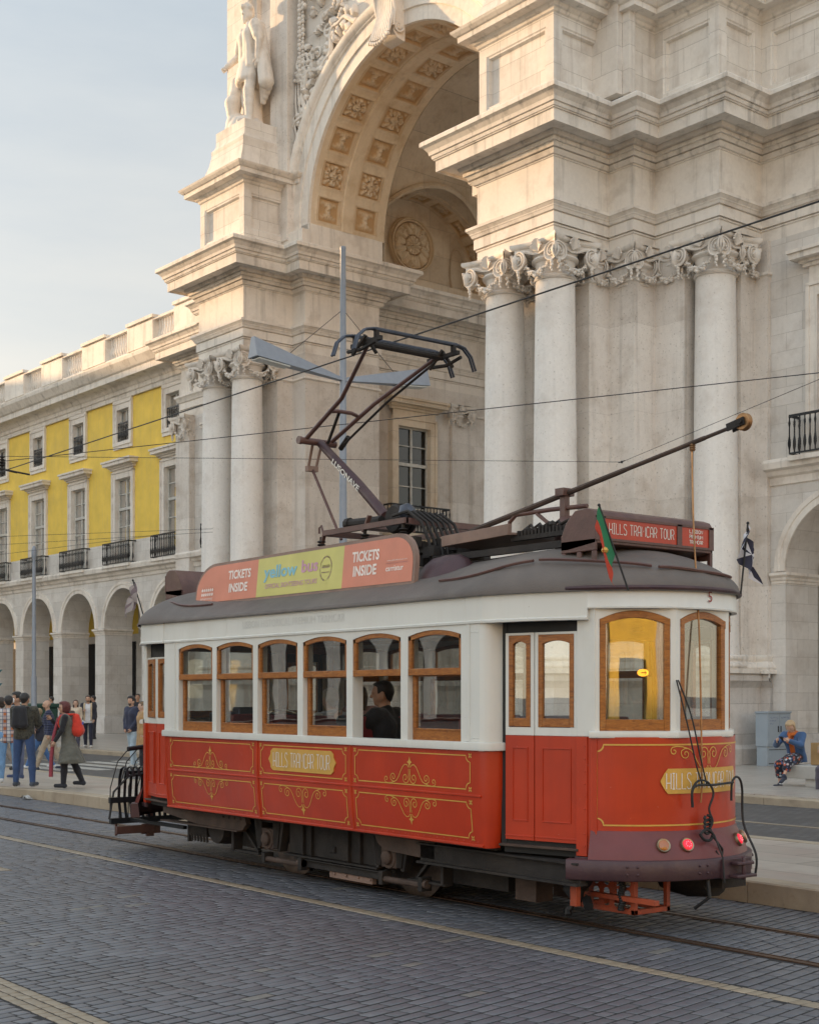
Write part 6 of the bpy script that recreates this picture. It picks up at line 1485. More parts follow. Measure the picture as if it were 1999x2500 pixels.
for s_ in (-1, 1):
    y = 8.81+s_*.84
    mb.box(-12.25,-10.70,y-.01,y+.01,.27,.60); mb.box(-12.3,-10.66,y-.06,y+.06,.245,.265); mb.box(-12.1,-10.62,y-.03,y+.03,.15,.225); mb.box(-12.1,-10.62,y-.06,y+.06,.222,.235)
    for x in (-11.95,-11.8,-11.15,-10.95): mb.box(x-.006,x+.006,y-.05 if s_ < 0 else y,y if s_ < 0 else y+.05,.265,.60)
    mb.box(-10.2,-9.65,y-.05,y+.05,.19,.215); mb.box(-13.3,-12.8,y-.05,y+.05,.19,.215); mb.box(-9.70,-9.66,y-.06,y+.06,.2,.50); mb.box(-13.35,-13.3,y-.06,y+.06,.2,.5)
    mb.beam((-12.85,y,.22),(-13.25,y,.52),.05,.03); mb.beam((-10.1,y,.22),(-9.8,y,.5),.05,.03); mb.box(-11.5,-11.4,y-.03,y+.03,.34,.40)
    mb.box(-12.66,-12.6,y-.1,y+.02,.13,.24); mb.box(-11.96,-11.9,y-.1,y+.02,.12,.25); mb.box(-10.58,-10.52,y-.1,y+.02,.12,.25); mb.box(-9.98,-9.92,y-.1,y+.02,.12,.25)
mb.box(-9.9,-9.0,8.1,9.5,.20,.50); mb.box(-13.9,-13.2,8.15,9.5,.22,.5); mb.box(-12.4,-10.7,8.3,9.3,.2,.6)
tb(mb, 'truck_frame', 'under', bevel=.005)
for s_ in (-1, 1):
    y = 8.81+s_*.9
    for x0 in (-12.60,-10.58): mb = MB(); mb.tube([(x0,y,.175),(x0+.64,y,.175)], .03, 10); mb.tube([(x0+.6,y,.19),(x0+.7,y,.19)], .04, 10); tb(mb, 'brake_cylinder', 'under_brown')
mb = MB(); mb.box(-11.52,-10.80,7.96,8.02,.085,.165)
for k in range(4): blob(mb, (-11.42+k*.2,7.955,.13), .014, 6)
tb(mb, 'track_brake', 'brown_light', bevel=.006)
mb = MB(); mb.box(-8.86,-8.60,8.05,8.25,.16,.46); tb(mb, 'brake_hanger', 'under_brown', bevel=.006); mb = MB(); mb.box(-8.86,-8.60,8.5,8.7,.16,.46); tb(mb, 'brake_hanger', 'under_brown', bevel=.006)
# lifeguard and gear under the rear platform
mb = MB()
def rim(mb, x0, x1, y0, y1, z0, z1, t=.035):
    for z in (z0, z1):
        mb.box(x0,x1,y0,y0+t,z,z+t); mb.box(x0,x1,y1-t,y1,z,z+t); mb.box(x0,x0+t,y0,y1,z,z+t); mb.box(x1-t,x1,y0,y1,z,z+t)
    for x in (x0, x1-t):
        for y in (y0, y1-t): mb.box(x,x+t,y,y+t,z0,z1)
rim(mb, -8.25, -7.62, 8.20, 8.62, .16, .46, .04); mb.box(-8.02,-7.95,7.88,7.93,.22,.46); mb.box(-8.05,-7.35,8.14,8.19,.27,.31)
# perforated side plate
xs_ = [-8.21+i*.11 for i in range(6)]
for i in range(5):
    for j in range(3):
        n = 12; cx0, cz0 = -8.16+i*.115, .235+j*.085; V = []
        for k in range(n): a = 2*PI*k/n+PI/4; r = .033; V.append((cx0+r*math.cos(a), 8.205, cz0+r*math.sin(a))); sq = 1/max(abs(math.cos(a)), abs(math.sin(a))); V.append((cx0+.0575*sq*math.cos(a), 8.205, cz0+.0425*sq*math.sin(a)))
        mb.add(V, [(2*k, 2*k+1, 2*((k+1)%n)+1, 2*((k+1)%n)) for k in range(n)])
tb(mb, 'lifeguard_frame', 'orange', bevel=.003)
mb = MB(); 
P = [Vector((-8.02,8.08,.52)),Vector((-8.08,8.05,.42)),Vector((-8.12,8.02,.32)),Vector((-8.05,8.0,.24))]
mb.tube(P, [.10,.105,.09,.04], 12)
for k in range(4): q = P[0].lerp(P[2], k/4); mb.tube([q+Vector((.105*math.cos(a), .105*math.sin(a), .02*math.cos(a))) for a in np.linspace(0, 2*PI, 17)[:-1]], .014, 5, closed=True)
mb.tube([(-8.0,8.05,.26),(-7.93,8.0,.21)], .04, 8); mb.tube([(-8.12,8.02,.22),(-8.16,8.0,.16),(-8.14,7.98,.12)], [.02,.03,.028], 6)
tb(mb, 'coupler_cable', 'black'); mb = MB()
for k in range(12): mb.lathe([(.024,0),(.03,.01),(.024,.02)], (-7.72+.01*math.sin(k), 8.16, .40-k*.019), 8)
tb(mb, 'corrugated_hose', 'black'); mb = MB(); mb.tube([(-7.3,8.7,.45),(-7.28,8.7,.3),(-7.4,8.66,.2)], .016, 6); tb(mb, 'coupler_cable', 'black')
mb = MB(); mb.lathe([(.0,-.3),(.17,-.26),(.2,0),(.17,.26),(0,.3)], (-7.85,9.15,.40), 14, 'x'); mb.box(-7.6,-7.4,9.0,9.3,.33,.45); tb(mb, 'air_tank', 'under')
# front end: folding lifeguard basket
mb = MB(); xb = -16.02
for z, (y0, y1) in ((.60,(7.74,9.88)),(.34,(7.75,9.87))): mb.box(xb-.03,xb+.03,y0,y1,z-.035,z+.035)
mb.tube([(xb+.12,7.93,1.24),(xb+.12,8.2,1.27),(xb+.12,9.7,1.27)], .03, 7); mb.box(xb-.01,xb+.02,7.95,9.7,.92,.96)
for k in range(24):
    y = 7.88+k*.078
    mb.tube([(xb+.03,y,.36),(xb-.03,y,.62),(xb+.0,y,.88),(xb+.05,y,.99),(xb+.13,y,1.02),(xb+.20,y,.98),(xb+.23,y,.90)], .021, 6, flat=.3)
for k in range(15):
    y = 7.86+k*.125; mb.tube([(xb-.03,y-.10,.36),(xb-.06,y-.08,.75),(xb+.02,y-.02,1.08),(xb+.12,y+.08,1.24)], .007, 5)
mb.tube([(xb-.03,7.75,.36),(xb-.05,7.82,.7),(xb+.05,7.98,.9),(xb+.12,8.15,.93)], .014, 6)
tb(mb, 'lifeguard_basket', 'iron', smooth=50)
for y in (8.0, 9.5): mb = MB(); mb.box(-16.05,-14.6,y,y+.05,.33,.37); tb(mb, 'basket_arm', 'iron')
mb = MB(); mb.box(xb-.04,xb+.02,7.83,8.36,.17,.27); mb.box(xb-.045,xb-.02,7.83,7.86,.15,.30); mb.box(xb-.06,xb-.02,8.2,8.46,.15,.28); mb.box(xb-.05,xb,8.26,8.36,.12,.52)
for k in range(3): blob(mb, (xb-.02,7.98+k*.08,.19), .018, 6)
tb(mb, 'rail_guard', 'brown', bevel=.006)
mb = MB(); mb.lathe([(0,-.16),(.18,-.15),(.2,0),(.18,.15),(0,.16)], (-13.75,8.1,.42), 16, 'y'); mb.box(-14.45,-14.05,8.0,8.2,.28,.48); mb.box(-14.5,-14.46,8.0,8.05,.2,.6); mb.tube([(-14.1,8.05,.40),(-13.9,8.05,.42)], .03, 6)
for k in range(6): mb.tube([(-14.4+k*.07,8.0,.3),(-14.38+k*.07,8.0,.22)], .015, 5)
tb(mb, 'compressor', 'under')
# ================================================================== PEOPLE (smooth implicit bodies polygonised by surface nets)
def cap_(a, b, ra, rb, tag_=''): return (np.array(a, float), np.array(b, float), ra, rb, tag_)
def sdf_eval(prims, G, k=.03):
    D = None
    for a, b, ra, rb, _ in prims:
        ab = b-a; L2 = max(1e-9, ab.dot(ab)); P = G-a
        t = np.clip((P@ab)/L2, 0, 1); d = np.sqrt(((P-t[..., None]*ab)**2).sum(-1))-(ra+(rb-ra)*t)
        if D is None: D = d
        else:
            h = np.clip(.5+.5*(D-d)/k, 0, 1); D = D*(1-h)+d*h-k*h*(1-h)
    return D
def surf_net(D, o, s):
    nx, ny, nz = D.shape; ins = D < 0
    c = [D[i:nx-1+i, j:ny-1+j, k:nz-1+k] for i in (0,1) for j in (0,1) for k in (0,1)]
    ci = [q < 0 for q in c]; sm = sum(q.astype(int) for q in ci); act = (sm > 0) & (sm < 8)
    idx = -np.ones(act.shape, int); n = act.sum(); idx[act] = np.arange(n)
    offs = [(i, j, k) for i in (0,1) for j in (0,1) for k in (0,1)]
    acc = np.zeros((n, 3)); cnt = np.zeros(n); cv = [q[act] for q in c]
    for e1 in range(8):
        for e2 in range(e1+1, 8):
            if sum(abs(a-b) for a, b in zip(offs[e1], offs[e2])) != 1: continue
            v1, v2 = cv[e1], cv[e2]; m_ = (v1 < 0) != (v2 < 0); t = np.where(m_, v1/(v1-v2+1e-12), 0)
            p = np.array(offs[e1])+t[:, None]*(np.array(offs[e2])-np.array(offs[e1])); acc += p*m_[:, None]; cnt += m_
    base = np.argwhere(act); V = (base+acc/cnt[:, None])*s+np.array(o); F_ = []
    for ax in range(3):
        sl1 = [slice(0, None)]*3; A = ins; sh = [slice(None)]*3; sh[ax] = slice(0, -1); sh2 = [slice(None)]*3; sh2[ax] = slice(1, None)
        a, b = ins[tuple(sh)], ins[tuple(sh2)]; ch = np.argwhere(a != b); 
        u, v = [(1,2),(2,0),(0,1)][ax]
        ch = ch[(ch[:, u] > 0) & (ch[:, v] > 0) & (ch[:, u] < D.shape[u]-1) & (ch[:, v] < D.shape[v]-1)]
        if len(ch) == 0: continue
        def cell(du, dv): q = ch.copy(); q[:, u] += du; q[:, v] += dv; return idx[q[:, 0], q[:, 1], q[:, 2]]
        q = np.stack([cell(-1,-1), cell(0,-1), cell(0,0), cell(-1,0)], -1); fl = a[ch[:, 0], ch[:, 1], ch[:, 2]]
        q = np.where(fl[:, None], q, q[:, ::-1]); F_.append(q[(q >= 0).all(1)])
    return V, np.concatenate(F_)
def sdf_mb(prims, vox=.016, k=.03, cut=None, mb=None):
    P = np.array([np.minimum(a, b)-max(ra, rb) for a, b, ra, rb, _ in prims]).min(0)-vox*2.5; Q = np.array([np.maximum(a, b)+max(ra, rb) for a, b, ra, rb, _ in prims]).max(0)+vox*2.5
    ns = np.ceil((Q-P)/vox).astype(int)+1; ax = [P[i]+np.arange(ns[i])*vox for i in range(3)]
    G = np.stack(np.meshgrid(*ax, indexing='ij'), -1); D = sdf_eval(prims, G, k)
    if cut is not None: D = cut(D, G)
    V, F_ = surf_net(D, P, vox); mb = mb or MB(); mb.add(V.tolist(), F_.tolist()); return mb
def rotx(v, a): c, s = math.cos(a), math.sin(a); return np.array([v[0], v[1]*c-v[2]*s, v[1]*s+v[2]*c])
def rotz_(v, a): c, s = math.cos(a), math.sin(a); return np.array([v[0]*c-v[1]*s, v[0]*s+v[1]*c, v[2]])
class Fig:
    """skeleton in local axes: +y forward, +x to the figure's right, z up, feet on z = 0"""
    def __init__(s, H=1.75, w=1.0, lean=0, legs=((0,0),(0,0)), arms=((0,8,10),(0,8,10)), head=(0,0), seat=None, crouch=0):
        k = H/1.75; s.k = k; s.w = w; D = math.radians
        th, sh, fh = .445*k, .43*k, .075*k
        hipz = seat if seat is not None else None; L = []
        for side, lg in ((-1, legs[0]), (1, legs[1])):
            f, kn = lg[0], lg[1]; ab = lg[2] if len(lg) > 2 else 0
            d1 = np.array([side*math.sin(D(ab)), math.sin(D(f))*math.cos(D(ab)), -math.cos(D(f))*math.cos(D(ab))]); g = f-kn
            d2 = np.array([side*math.sin(D(lg[3] if len(lg) > 3 else ab*.5)), math.sin(D(g)), -math.cos(D(g))]); L.append((side, d1, d2/np.linalg.norm(d2)))
        low = max(-(d1[2]*th+d2[2]*sh) for _, d1, d2 in L)
        hz = hipz if hipz is not None else low+fh
        s.pel = np.array([0, 0, hz+.03*k]); s.legs = []
        for side, d1, d2 in L:
            h = np.array([side*.095*k*w, 0, hz]); kn_ = h+d1*th; an = kn_+d2*sh; fy = np.array([side*.12, 1, 0]); 
            toe = an+np.array([side*.02, .155*k, -.035*k]); lift = max(0, an[2]-fh)
            if lift > .05: toe[2] -= min(.08, lift*.6)*1.0
            s.legs.append((h, kn_, an, toe))
        up = rotx(np.array([0, 0, 1.]), -D(lean)); fw = rotx(np.array([0, 1., 0]), -D(lean)); s.up, s.fw = up, fw
        s.wa = s.pel+up*.17*k; s.ch = s.pel+up*.37*k; s.nb = s.pel+up*.53*k+fw*.0; s.arms = []
        for side, am in ((-1, arms[0]), (1, arms[1])):
            fl, ab, el = am[0], am[1], am[2]; inn = am[3] if len(am) > 3 else 5
            S = s.pel+up*.485*k+np.array([side*.185*k*w, 0, 0])
            d1 = np.array([side*math.sin(D(ab)), math.sin(D(fl))*math.cos(D(ab)), -math.cos(D(fl))*math.cos(D(ab))]); g = fl+el
            d2 = np.array([-side*math.sin(D(inn)), math.sin(D(g))*math.cos(D(inn)), -math.cos(D(g))*math.cos(D(inn))])
            E_ = S+d1*.285*k; Wr = E_+d2*.25*k; s.arms.append((S, E_, Wr, d2, side))
        hy, hp = D(head[0]), D(head[1]); s.hc = s.nb+up*.155*k+fw*(.025*k)+np.array([0,.06*math.sin(hp),-.02*math.sin(abs(hp))])
        def hd(v): q = rotx(np.array(v, float)*k, -hp); q = rotz_(q, hy); return s.hc+q
        s.hd = hd
    def head_prims(s, g=0):
        h, k = s.hd, s.k; P = [cap_(h((0,-.018,.035)), h((0,.012,.03)), .082*k+g, .078*k+g, 'head'), cap_(h((0,.02,0)), h((0,.052,-.078)), .066*k+g, .032*k+g, 'head'), cap_(h((-.035,.01,-.03)), h((.035,.01,-.03)), .05*k+g, .05*k+g, 'head')]
        return P
    def face_prims(s):
        h, k = s.hd, s.k
        return [cap_(h((0,.085,.018)), h((0,.106,-.018)), .009*k, .015*k, 'head'), cap_(h((-.028,.078,.032)), h((.028,.078,.032)), .012*k, .012*k, 'head')]+[cap_(h((x*.078,-.005,.012)), h((x*.082,-.012,-.02)), .016*k, .012*k, 'head') for x in (-1, 1)]+[cap_(h((-.016,.074,-.045)), h((.016,.074,-.045)), .011*k, .011*k, 'head')]
    def torso(s, g=0, belly=0):
        k, w = s.k, s.w; P = []
        X = np.array([1., 0, 0])
        for off, ra, rb in ((.075, .105, .085),):
            for sd in (-1, 1): P += [cap_(s.pel+X*sd*.065*k*w, s.wa+X*sd*.055*k*w+s.fw*belly*.5, .105*k+g, .09*k+g+belly*.4, 'torso'), cap_(s.wa+X*sd*.055*k*w, s.ch+X*sd*.075*k*w+s.fw*.01, .092*k+g+belly*.4, .105*k+g, 'torso'), cap_(s.ch+X*sd*.07*k*w, s.pel+s.up*.46*k+X*sd*.11*k*w, .10*k+g, .068*k+g, 'torso')]
        return P
    def neck(s): return [cap_(s.nb-s.up*.06*s.k, s.hc-s.up*.04*s.k, .058*s.k, .052*s.k, 'neck')]
    def arm_prims(s, g=0, upto=1.0, only=None):
        k, P = s.k, []
        for i, (S, E_, Wr, d2, side) in enumerate(s.arms):
            if only is not None and i != only: continue
            P += [cap_(S, E_, .056*k+g, .042*k+g, 'arm'), cap_(E_, E_+(Wr-E_)*upto, .042*k+g, .030*k+g, 'arm')]
        return P
    def hand_prims(s):
        P = []
        for S, E_, Wr, d, side in s.arms: P.append(cap_(Wr, Wr+d*.075*s.k, .026*s.k, .033*s.k, 'hand'))
        return P
    def fingers(s, mb, curl=35):
        for S, E_, Wr, d, side in s.arms:
            k = s.k; d = d/np.linalg.norm(d); lat = np.cross(d, np.array([side*1., 0, 0])); 
            if np.linalg.norm(lat) < .2: lat = np.array([0, 1., 0])
            lat /= np.linalg.norm(lat); nrm = np.cross(lat, d); nrm /= np.linalg.norm(nrm)
            if nrm[0]*side > 0: nrm = -nrm
            pc = Wr+d*.085*k
            for i, L in enumerate((.062,.072,.066,.052)):
                b = pc+lat*(.028-.0185*i)*k*(1); c = math.radians(curl*(.9+.1*i)); q1 = b+(d*math.cos(c*.4)+nrm*math.sin(c*.4))*L*.45*k; q2 = q1+(d*math.cos(c)+nrm*math.sin(c))*L*.33*k; q3 = q2+(d*math.cos(c*1.6)+nrm*math.sin(c*1.6))*L*.25*k
                mb.tube([b-d*.02, q1, q2, q3], [.0095*k,.009*k,.008*k,.0065*k], 6)
            b = Wr+d*.035*k+lat*.03*k; mb.tube([b, b+lat*.022*k+d*.022*k+nrm*.01*k, b+lat*.03*k+d*.052*k+nrm*.018*k], [.012*k,.0105*k,.008*k], 6)
    def leg_prims(s, g=0, upto=1.0, only=None):
        k, P = s.k, []
        for i, (h, kn, an, toe) in enumerate(s.legs):
            if only is not None and i != only: continue
            P += [cap_(h+np.array([0,-.012*k,.03]), kn, .088*k+g, .058*k+g, 'leg'), cap_(kn, kn+(an-kn)*.4*min(1,upto/.4 if upto < .4 else 1), .056*k+g, .056*k+g, 'leg')]
            if upto > .4: P.append(cap_(kn+(an-kn)*.4, kn+(an-kn)*upto, .054*k+g, lerp(.054, .040, min(1,(upto-.4)/.6))*k+g, 'leg'))
        return P
    def foot_prims(s, g=0):
        P = []
        for h, kn, an, toe in s.legs:
            k = s.k; hl = an+np.array([0,-.03*k,-.04*k]); P += [cap_(an, hl, .042*k+g, .036*k+g, 'foot'), cap_(hl, toe, .037*k+g, .032*k+g, 'foot')]
        return P
SKIN = {}
def skin(c):
    if c not in SKIN:
        m, t, b = newmat('skin'); v = coords(t); t.links.new(mixc(t, noise(t, v, 14), tuple(x*.88 for x in c), c), b.inputs['Base Color']); b.inputs['Roughness'].default_value = .5
        b.inputs['Subsurface Weight'].default_value = .08; b.inputs['Subsurface Scale'].default_value = .02; SKIN[c] = m
    return SKIN[c]
CLO = {}
def cloth_m(c, kind='plain', rough=.85):
    key = (c, kind)
    if key in CLO: return CLO[key]
    m, t, b = newmat(kind+'_cloth' if kind != 'plain' else 'cloth'); v = coords(t); n = noise(t, v, 7, 6, .6)
    col = ramp(t, n, [(.3, tuple(x*.78 for x in c)), (.7, tuple(min(1, x*1.15) for x in c))])
    if kind == 'plaid':
        def wave(axis, sc, lo, hi, ph=0):
            w = t.nodes.new('ShaderNodeTexWave'); w.bands_direction = axis; w.inputs['Scale'].default_value = sc; w.inputs['Phase Offset'].default_value = ph; t.links.new(v, w.inputs['Vector']); return ramp(t, w.outputs['Fac'], [(lo, (0,0,0)), (hi, (1,1,1))])
        a = wave('X', 2.2, .45, .6); z = wave('Z', 2.2, .45, .6); col = mixc(t, a, (.50,.48,.47), (.40,.12,.035)); col = mixc(t, z, mixc(t, .5, col, (.55,.54,.55)), col)
        col = mixc(t, wave('Z', 4.4, .92, .97, 1), col, (.08,.10,.15)); col = mixc(t, wave('X', 4.4, .92, .97, 1), col, (.08,.10,.15))
    if kind == 'floral':
        vo = N(t, 'ShaderNodeTexVoronoi', Scale=17); t.links.new(v, vo.inputs['Vector']); sp = t.nodes.new('ShaderNodeSeparateColor'); t.links.new(vo.outputs['Color'], sp.inputs[0])
        fl = ramp(t, sp.outputs[0], [(0,(.5,.10,.03)),(.45,(.45,.07,.03)),(.5,(.45,.5,.52)),(.75,(.4,.45,.5)),(.8,(.1,.13,.3))]); col = mixc(t, ramp(t, vo.outputs['Distance'], [(.35,(1,1,1)),(.5,(0,0,0))]), (.015,.015,.03), fl)
    if kind == 'camo':
        n2 = noise(t, v, 22, 6, .7); col = ramp(t, n2, [(.4, (.018,.018,.016)), (.55, (.075,.07,.05)), (.62, (.03,.028,.022))])
    t.links.new(col, b.inputs['Base Color']); b.inputs['Roughness'].default_value = rough; b.inputs['Sheen Weight'].default_value = .15
    if kind == 'quilt':
        w = t.nodes.new('ShaderNodeTexWave'); w.bands_direction = 'Z'; w.inputs['Scale'].default_value = 5; w.inputs['Distortion'].default_value = .6; t.links.new(v, w.inputs['Vector']); bump(t, b, w.outputs['Fac'], .8, .02)
    elif kind == 'diamond':
        w = t.nodes.new('ShaderNodeTexVoronoi'); w.inputs['Scale'].default_value = 11; t.links.new(v, w.inputs['Vector']); bump(t, b, w.outputs['Distance'], .7, .03)
    else: bump(t, b, noise(t, v, 11, 5, .6, .5), .6, .03)
    CLO[key] = m; return m
def hair_cut(fig, back=.0, face=.042, low=-.02):
    """keeps the hair off the face"""
    h0 = fig.hd((0,0,0)); fy = (fig.hd((0,1,0))-h0); fy /= np.linalg.norm(fy); fz = (fig.hd((0,0,1))-h0); fz /= np.linalg.norm(fz)
    def cut(D, G):
        y = (G-h0)@fy; z = (G-h0)@fz; front = np.minimum(y-face*fig.k, .075*fig.k-z+(y-face*fig.k)*.3); D = np.maximum(D, front)
        return np.maximum(D, (low*fig.k-z)-np.maximum(0, 1.2*(-.02-y)))
    return cut
def person(label, fig, pos, yaw, skin_c=(.42,.24,.16), hair=('short', (.02,.015,.012)), top=None, bottom=None, shoes=(.03,.03,.035), coat=None, beard=None, group=None, bare_legs=False, extras=None, vox=.016, sole=None, scale=1):
    """yaw: direction the figure faces, radians from +x, ccw"""
    o = bpy.data.objects.new('person', None); COL.objects.link(o); o.location = pos; o.rotation_euler = (0, 0, yaw-PI/2); o.scale = (scale,)*3; o['base'] = (0., 0., 0.)
    tag(o, label, 'person', group)
    body = sdf_mb(fig.head_prims()+fig.face_prims()+fig.neck()+fig.torso(-.02)+fig.arm_prims(-.008)+fig.hand_prims()+fig.leg_prims(-.010)+fig.foot_prims(-.012), vox, .02)
    fig.fingers(body); b = body.build('body', skin(skin_c), o, smooth=80)
    h = fig.hd; k = fig.k; mb = MB()
    for x in (-.03,.03): blob(mb, h((x,.081,.018)), .0085*k, 8)
    mb.build('eyes', M['black'], o, smooth=80)
    mb = MB(); mb.tube([h((-.02,.078,-.043)), h((0,.085,-.042)), h((.02,.078,-.043))], [.003,.0055,.003], 6); mb.build('mouth', skin((.30,.10,.085)), o, smooth=80)
    kind, hc = hair if hair else (None, None)
    if kind:
        P = [cap_(h((0,-.022,.042)), h((0,.015,.042)), .092*k, .086*k)]; cut = hair_cut(fig)
        if kind == 'short': P += [cap_(h((0,-.045,.01)), h((0,-.04,-.03)), .072*k, .06*k)]
        if kind == 'thick': P = [cap_(h((0,-.02,.05)), h((0,.02,.055)), .10*k, .095*k), cap_(h((0,-.05,.01)), h((0,-.045,-.03)), .075*k, .06*k)]
        if kind == 'bob': P = [cap_(h((0,-.03,.045)), h((0,.02,.05)), .102*k, .094*k), cap_(h((0,-.055,.01)), h((0,-.05,-.05)), .095*k, .08*k), cap_(h((-.075,-.01,.02)), h((-.07,.0,-.05)), .04*k, .04*k), cap_(h((.075,-.01,.02)), h((.07,.0,-.05)), .04*k, .04*k)]; cut = hair_cut(fig, low=-.10, face=.018)
        if kind == 'long': P += [cap_(h((0,-.055,0)), h((0,-.06,-.22)), .085*k, .06*k), cap_(h((-.07,-.02,.02)), h((-.075,-.01,-.18)), .035*k, .03*k), cap_(h((.07,-.02,.02)), h((.075,-.01,-.18)), .035*k, .03*k)]; cut = hair_cut(fig, low=-.35)
        if kind == 'bun': P += [cap_(h((0,-.11,.04)), h((0,-.12,.045)), .035*k, .035*k)]
        sdf_mb(P, .011, .02, cut).build('hair', cloth_m(hc, 'plain', .6), o, smooth=80)
    if beard:
        P = [cap_(h((0,.03,-.03)), h((0,.056,-.082)), .062*k, .034*k)]; h0 = h((0,0,0)); fz = h((0,0,1))-h0; fz /= np.linalg.norm(fz)
        sdf_mb(P, .010, .02, lambda D, G: np.maximum(D, ((G-h0)@fz)+.040*k)).build('beard', cloth_m(beard), o, smooth=80)
    if bottom:
        c, kd, upto = bottom[0], bottom[1], bottom[2] if len(bottom) > 2 else .97
        P = fig.leg_prims(.014, upto)+[cap_(fig.pel+np.array([-.065*k,0,-.02]), fig.pel+np.array([.065*k,0,-.02]), .108*k, .108*k)]
        sdf_mb(P, vox, .025).build('trousers', cloth_m(c, kd), o, smooth=80)
    if shoes is not None:
        P = fig.foot_prims(.008)
        for i in (0, 2): sdf_mb(P[i:i+2], .012, .02, None).build('shoe', cloth_m(shoes), o, smooth=80)
        if sole is not None:
            for hp_, kn, an, toe in fig.legs:
                mb = MB(); zb = min(an[2]-.075*k, toe[2]-.036*k); hl = an+np.array([0,-.03*k,-.04*k]); 
                mb.tube([(hl[0],hl[1]-.035,hl[2]-.030),(hl[0],hl[1]+.02,hl[2]-.032),(toe[0],toe[1],toe[2]-.026),(toe[0],toe[1]+.035,toe[2]-.022)], [.03,.042,.042,.02], 8, flat=.35, up=(0,0,1)); mb.build('shoe_sole', cloth_m(sole), o, smooth=80)
    if top:
        c, kd = top[0], top[1]; hem = top[2] if len(top) > 2 else .0; slv = top[3] if len(top) > 3 else .96
        P = fig.torso(.012)+fig.arm_prims(.010, slv)+[cap_(fig.nb-fig.up*.07*k, fig.nb-fig.up*.02*k, .075*k, .062*k)]
        if hem > 0: P += [cap_(fig.pel+np.array([-.06*k,0,0]), fig.pel+np.array([-.075*k,0,-hem]), .115*k, .125*k), cap_(fig.pel+np.array([.06*k,0,0]), fig.pel+np.array([.075*k,0,-hem]), .115*k, .125*k)]
        zc = fig.pel[2]-max(hem, .02)-.06
        sdf_mb(P, vox, .03, lambda D, G: np.maximum(D, zc-G[..., 2])).build('top', cloth_m(c, kd), o, smooth=80)
    if coat:
        c, kd, hem, fl = coat[:4]; slv = coat[4] if len(coat) > 4 else True; op = coat[5] if len(coat) > 5 else 0
        P = fig.torso(.03)+[cap_(fig.nb-fig.up*.07*k, fig.nb-fig.up*.01*k, .085*k, .07*k)]
        if slv: P += fig.arm_prims(.022, .97)
        for sd in (-1, 1): P += [cap_(fig.pel+np.array([sd*.06*k,0,.02]), fig.pel+np.array([sd*(.07+fl)*k,-fl*.4,-hem]), .125*k, (.12+fl)*k)]
        zc = fig.pel[2]-hem
        def cutc(D, G):
            D = np.maximum(D, zc-G[..., 2])
            if op: D = np.maximum(D, -np.maximum(np.abs(G[..., 0])-op, .02-G[..., 1]))
            return D
        sdf_mb(P, vox, .035, cutc).build('jacket', cloth_m(c, kd), o, smooth=80)
    if extras: extras(o, fig)
    return o
def backpack(c, w=.15, hgt=.22, depth=.09, drop=.0, tri=False):
    def f(o, fig):
        k = fig.k; b = fig.ch-fig.fw*(.17+depth*.4)*k-fig.up*drop; P = []
        for sd in (-1, 1): P.append(cap_(b+np.array([sd*w*.45,0,0])-fig.up*hgt*.7, b+np.array([sd*w*.35,0,0])+fig.up*hgt*(.55), depth*(1.25 if tri else 1), depth*(.65 if tri else .9)))
        sdf_mb(P, .016, .05).build('backpack', cloth_m(c), o, smooth=80)
        mb = MB()
        for sd in (-1, 1):
            S = fig.ch; X = np.array([sd*.115*k,0,0]); mb.tube([b+X*.7+fig.up*.16, S+X+fig.up*.17*k-fig.fw*.06, S+X+fig.up*.15*k+fig.fw*.09, S+X*1.1+fig.fw*.16*k, S+X*1.15-fig.up*.16*k+fig.fw*.10, b+X-fig.up*.18], .018, 6)
        mb.build('shoulder_straps', cloth_m(c), o, smooth=80)
        if tri:
            mb = MB(); q = b-fig.fw*.11; mb.obox(q+np.array([-.02,0,-.02]), (1,0,0), (0,1,.3), (0,-.3,1), .05, .01, .03); mb.build('logo_patch', cloth_m((.08,.12,.45)), o)
    return f
def combo(*fs):
    def f(o, fig):
        for g in fs: g(o, fig)
    return f
A_ = lambda px, t: (t*(-.7888+.6147*((px-999.5)/3400)), t*(.6147+.7888*((px-999.5)/3400)))
FWD = math.atan2(.6147, -.7888)         # away from the camera
LEFT = FWD+PI/2; RIGHT = FWD-PI/2; TOCAM = FWD+PI
def at(px, t, z): x, y = A_(px, t); return (x, y, z)
WALKG = 'people walking over the crossing'
person('man in orange and white plaid shirt and pale jeans', Fig(1.68, 1.05, arms=((8,6,25,20),(8,6,25,20)), legs=((2,4,4),(-2,2,5))), at(22, 27.6, .2), FWD+.35, hair=('short',(.018,.015,.015)), top=((.4,.15,.05),'plaid',.10), bottom=((.16,.30,.50),'plain'), shoes=(.62,.62,.62), group=None)
person('man in dark patterned jacket and blue jeans with a black backpack', Fig(1.73, 1.12, arms=((15,7,22,12),(22,8,50,28)), legs=((3,4,6),(-3,3,8)), head=(0,4)), at(60, 26.35, .2), FWD-.15, hair=('short',(.015,.013,.013)), coat=((.05,.05,.045),'camo',.08,.0), bottom=((.035,.07,.17),'plain'), shoes=(.05,.06,.08), sole=(.35,.34,.32), extras=backpack((.018,.018,.022), .15, .21, .09))
def mask(o, fig): sdf_mb([cap_(fig.hd((0,.06,-.02)), fig.hd((0,.07,-.06)), .05, .035)], .010, .02).build('face_mask', cloth_m((.7,.7,.7)), o, smooth=80)
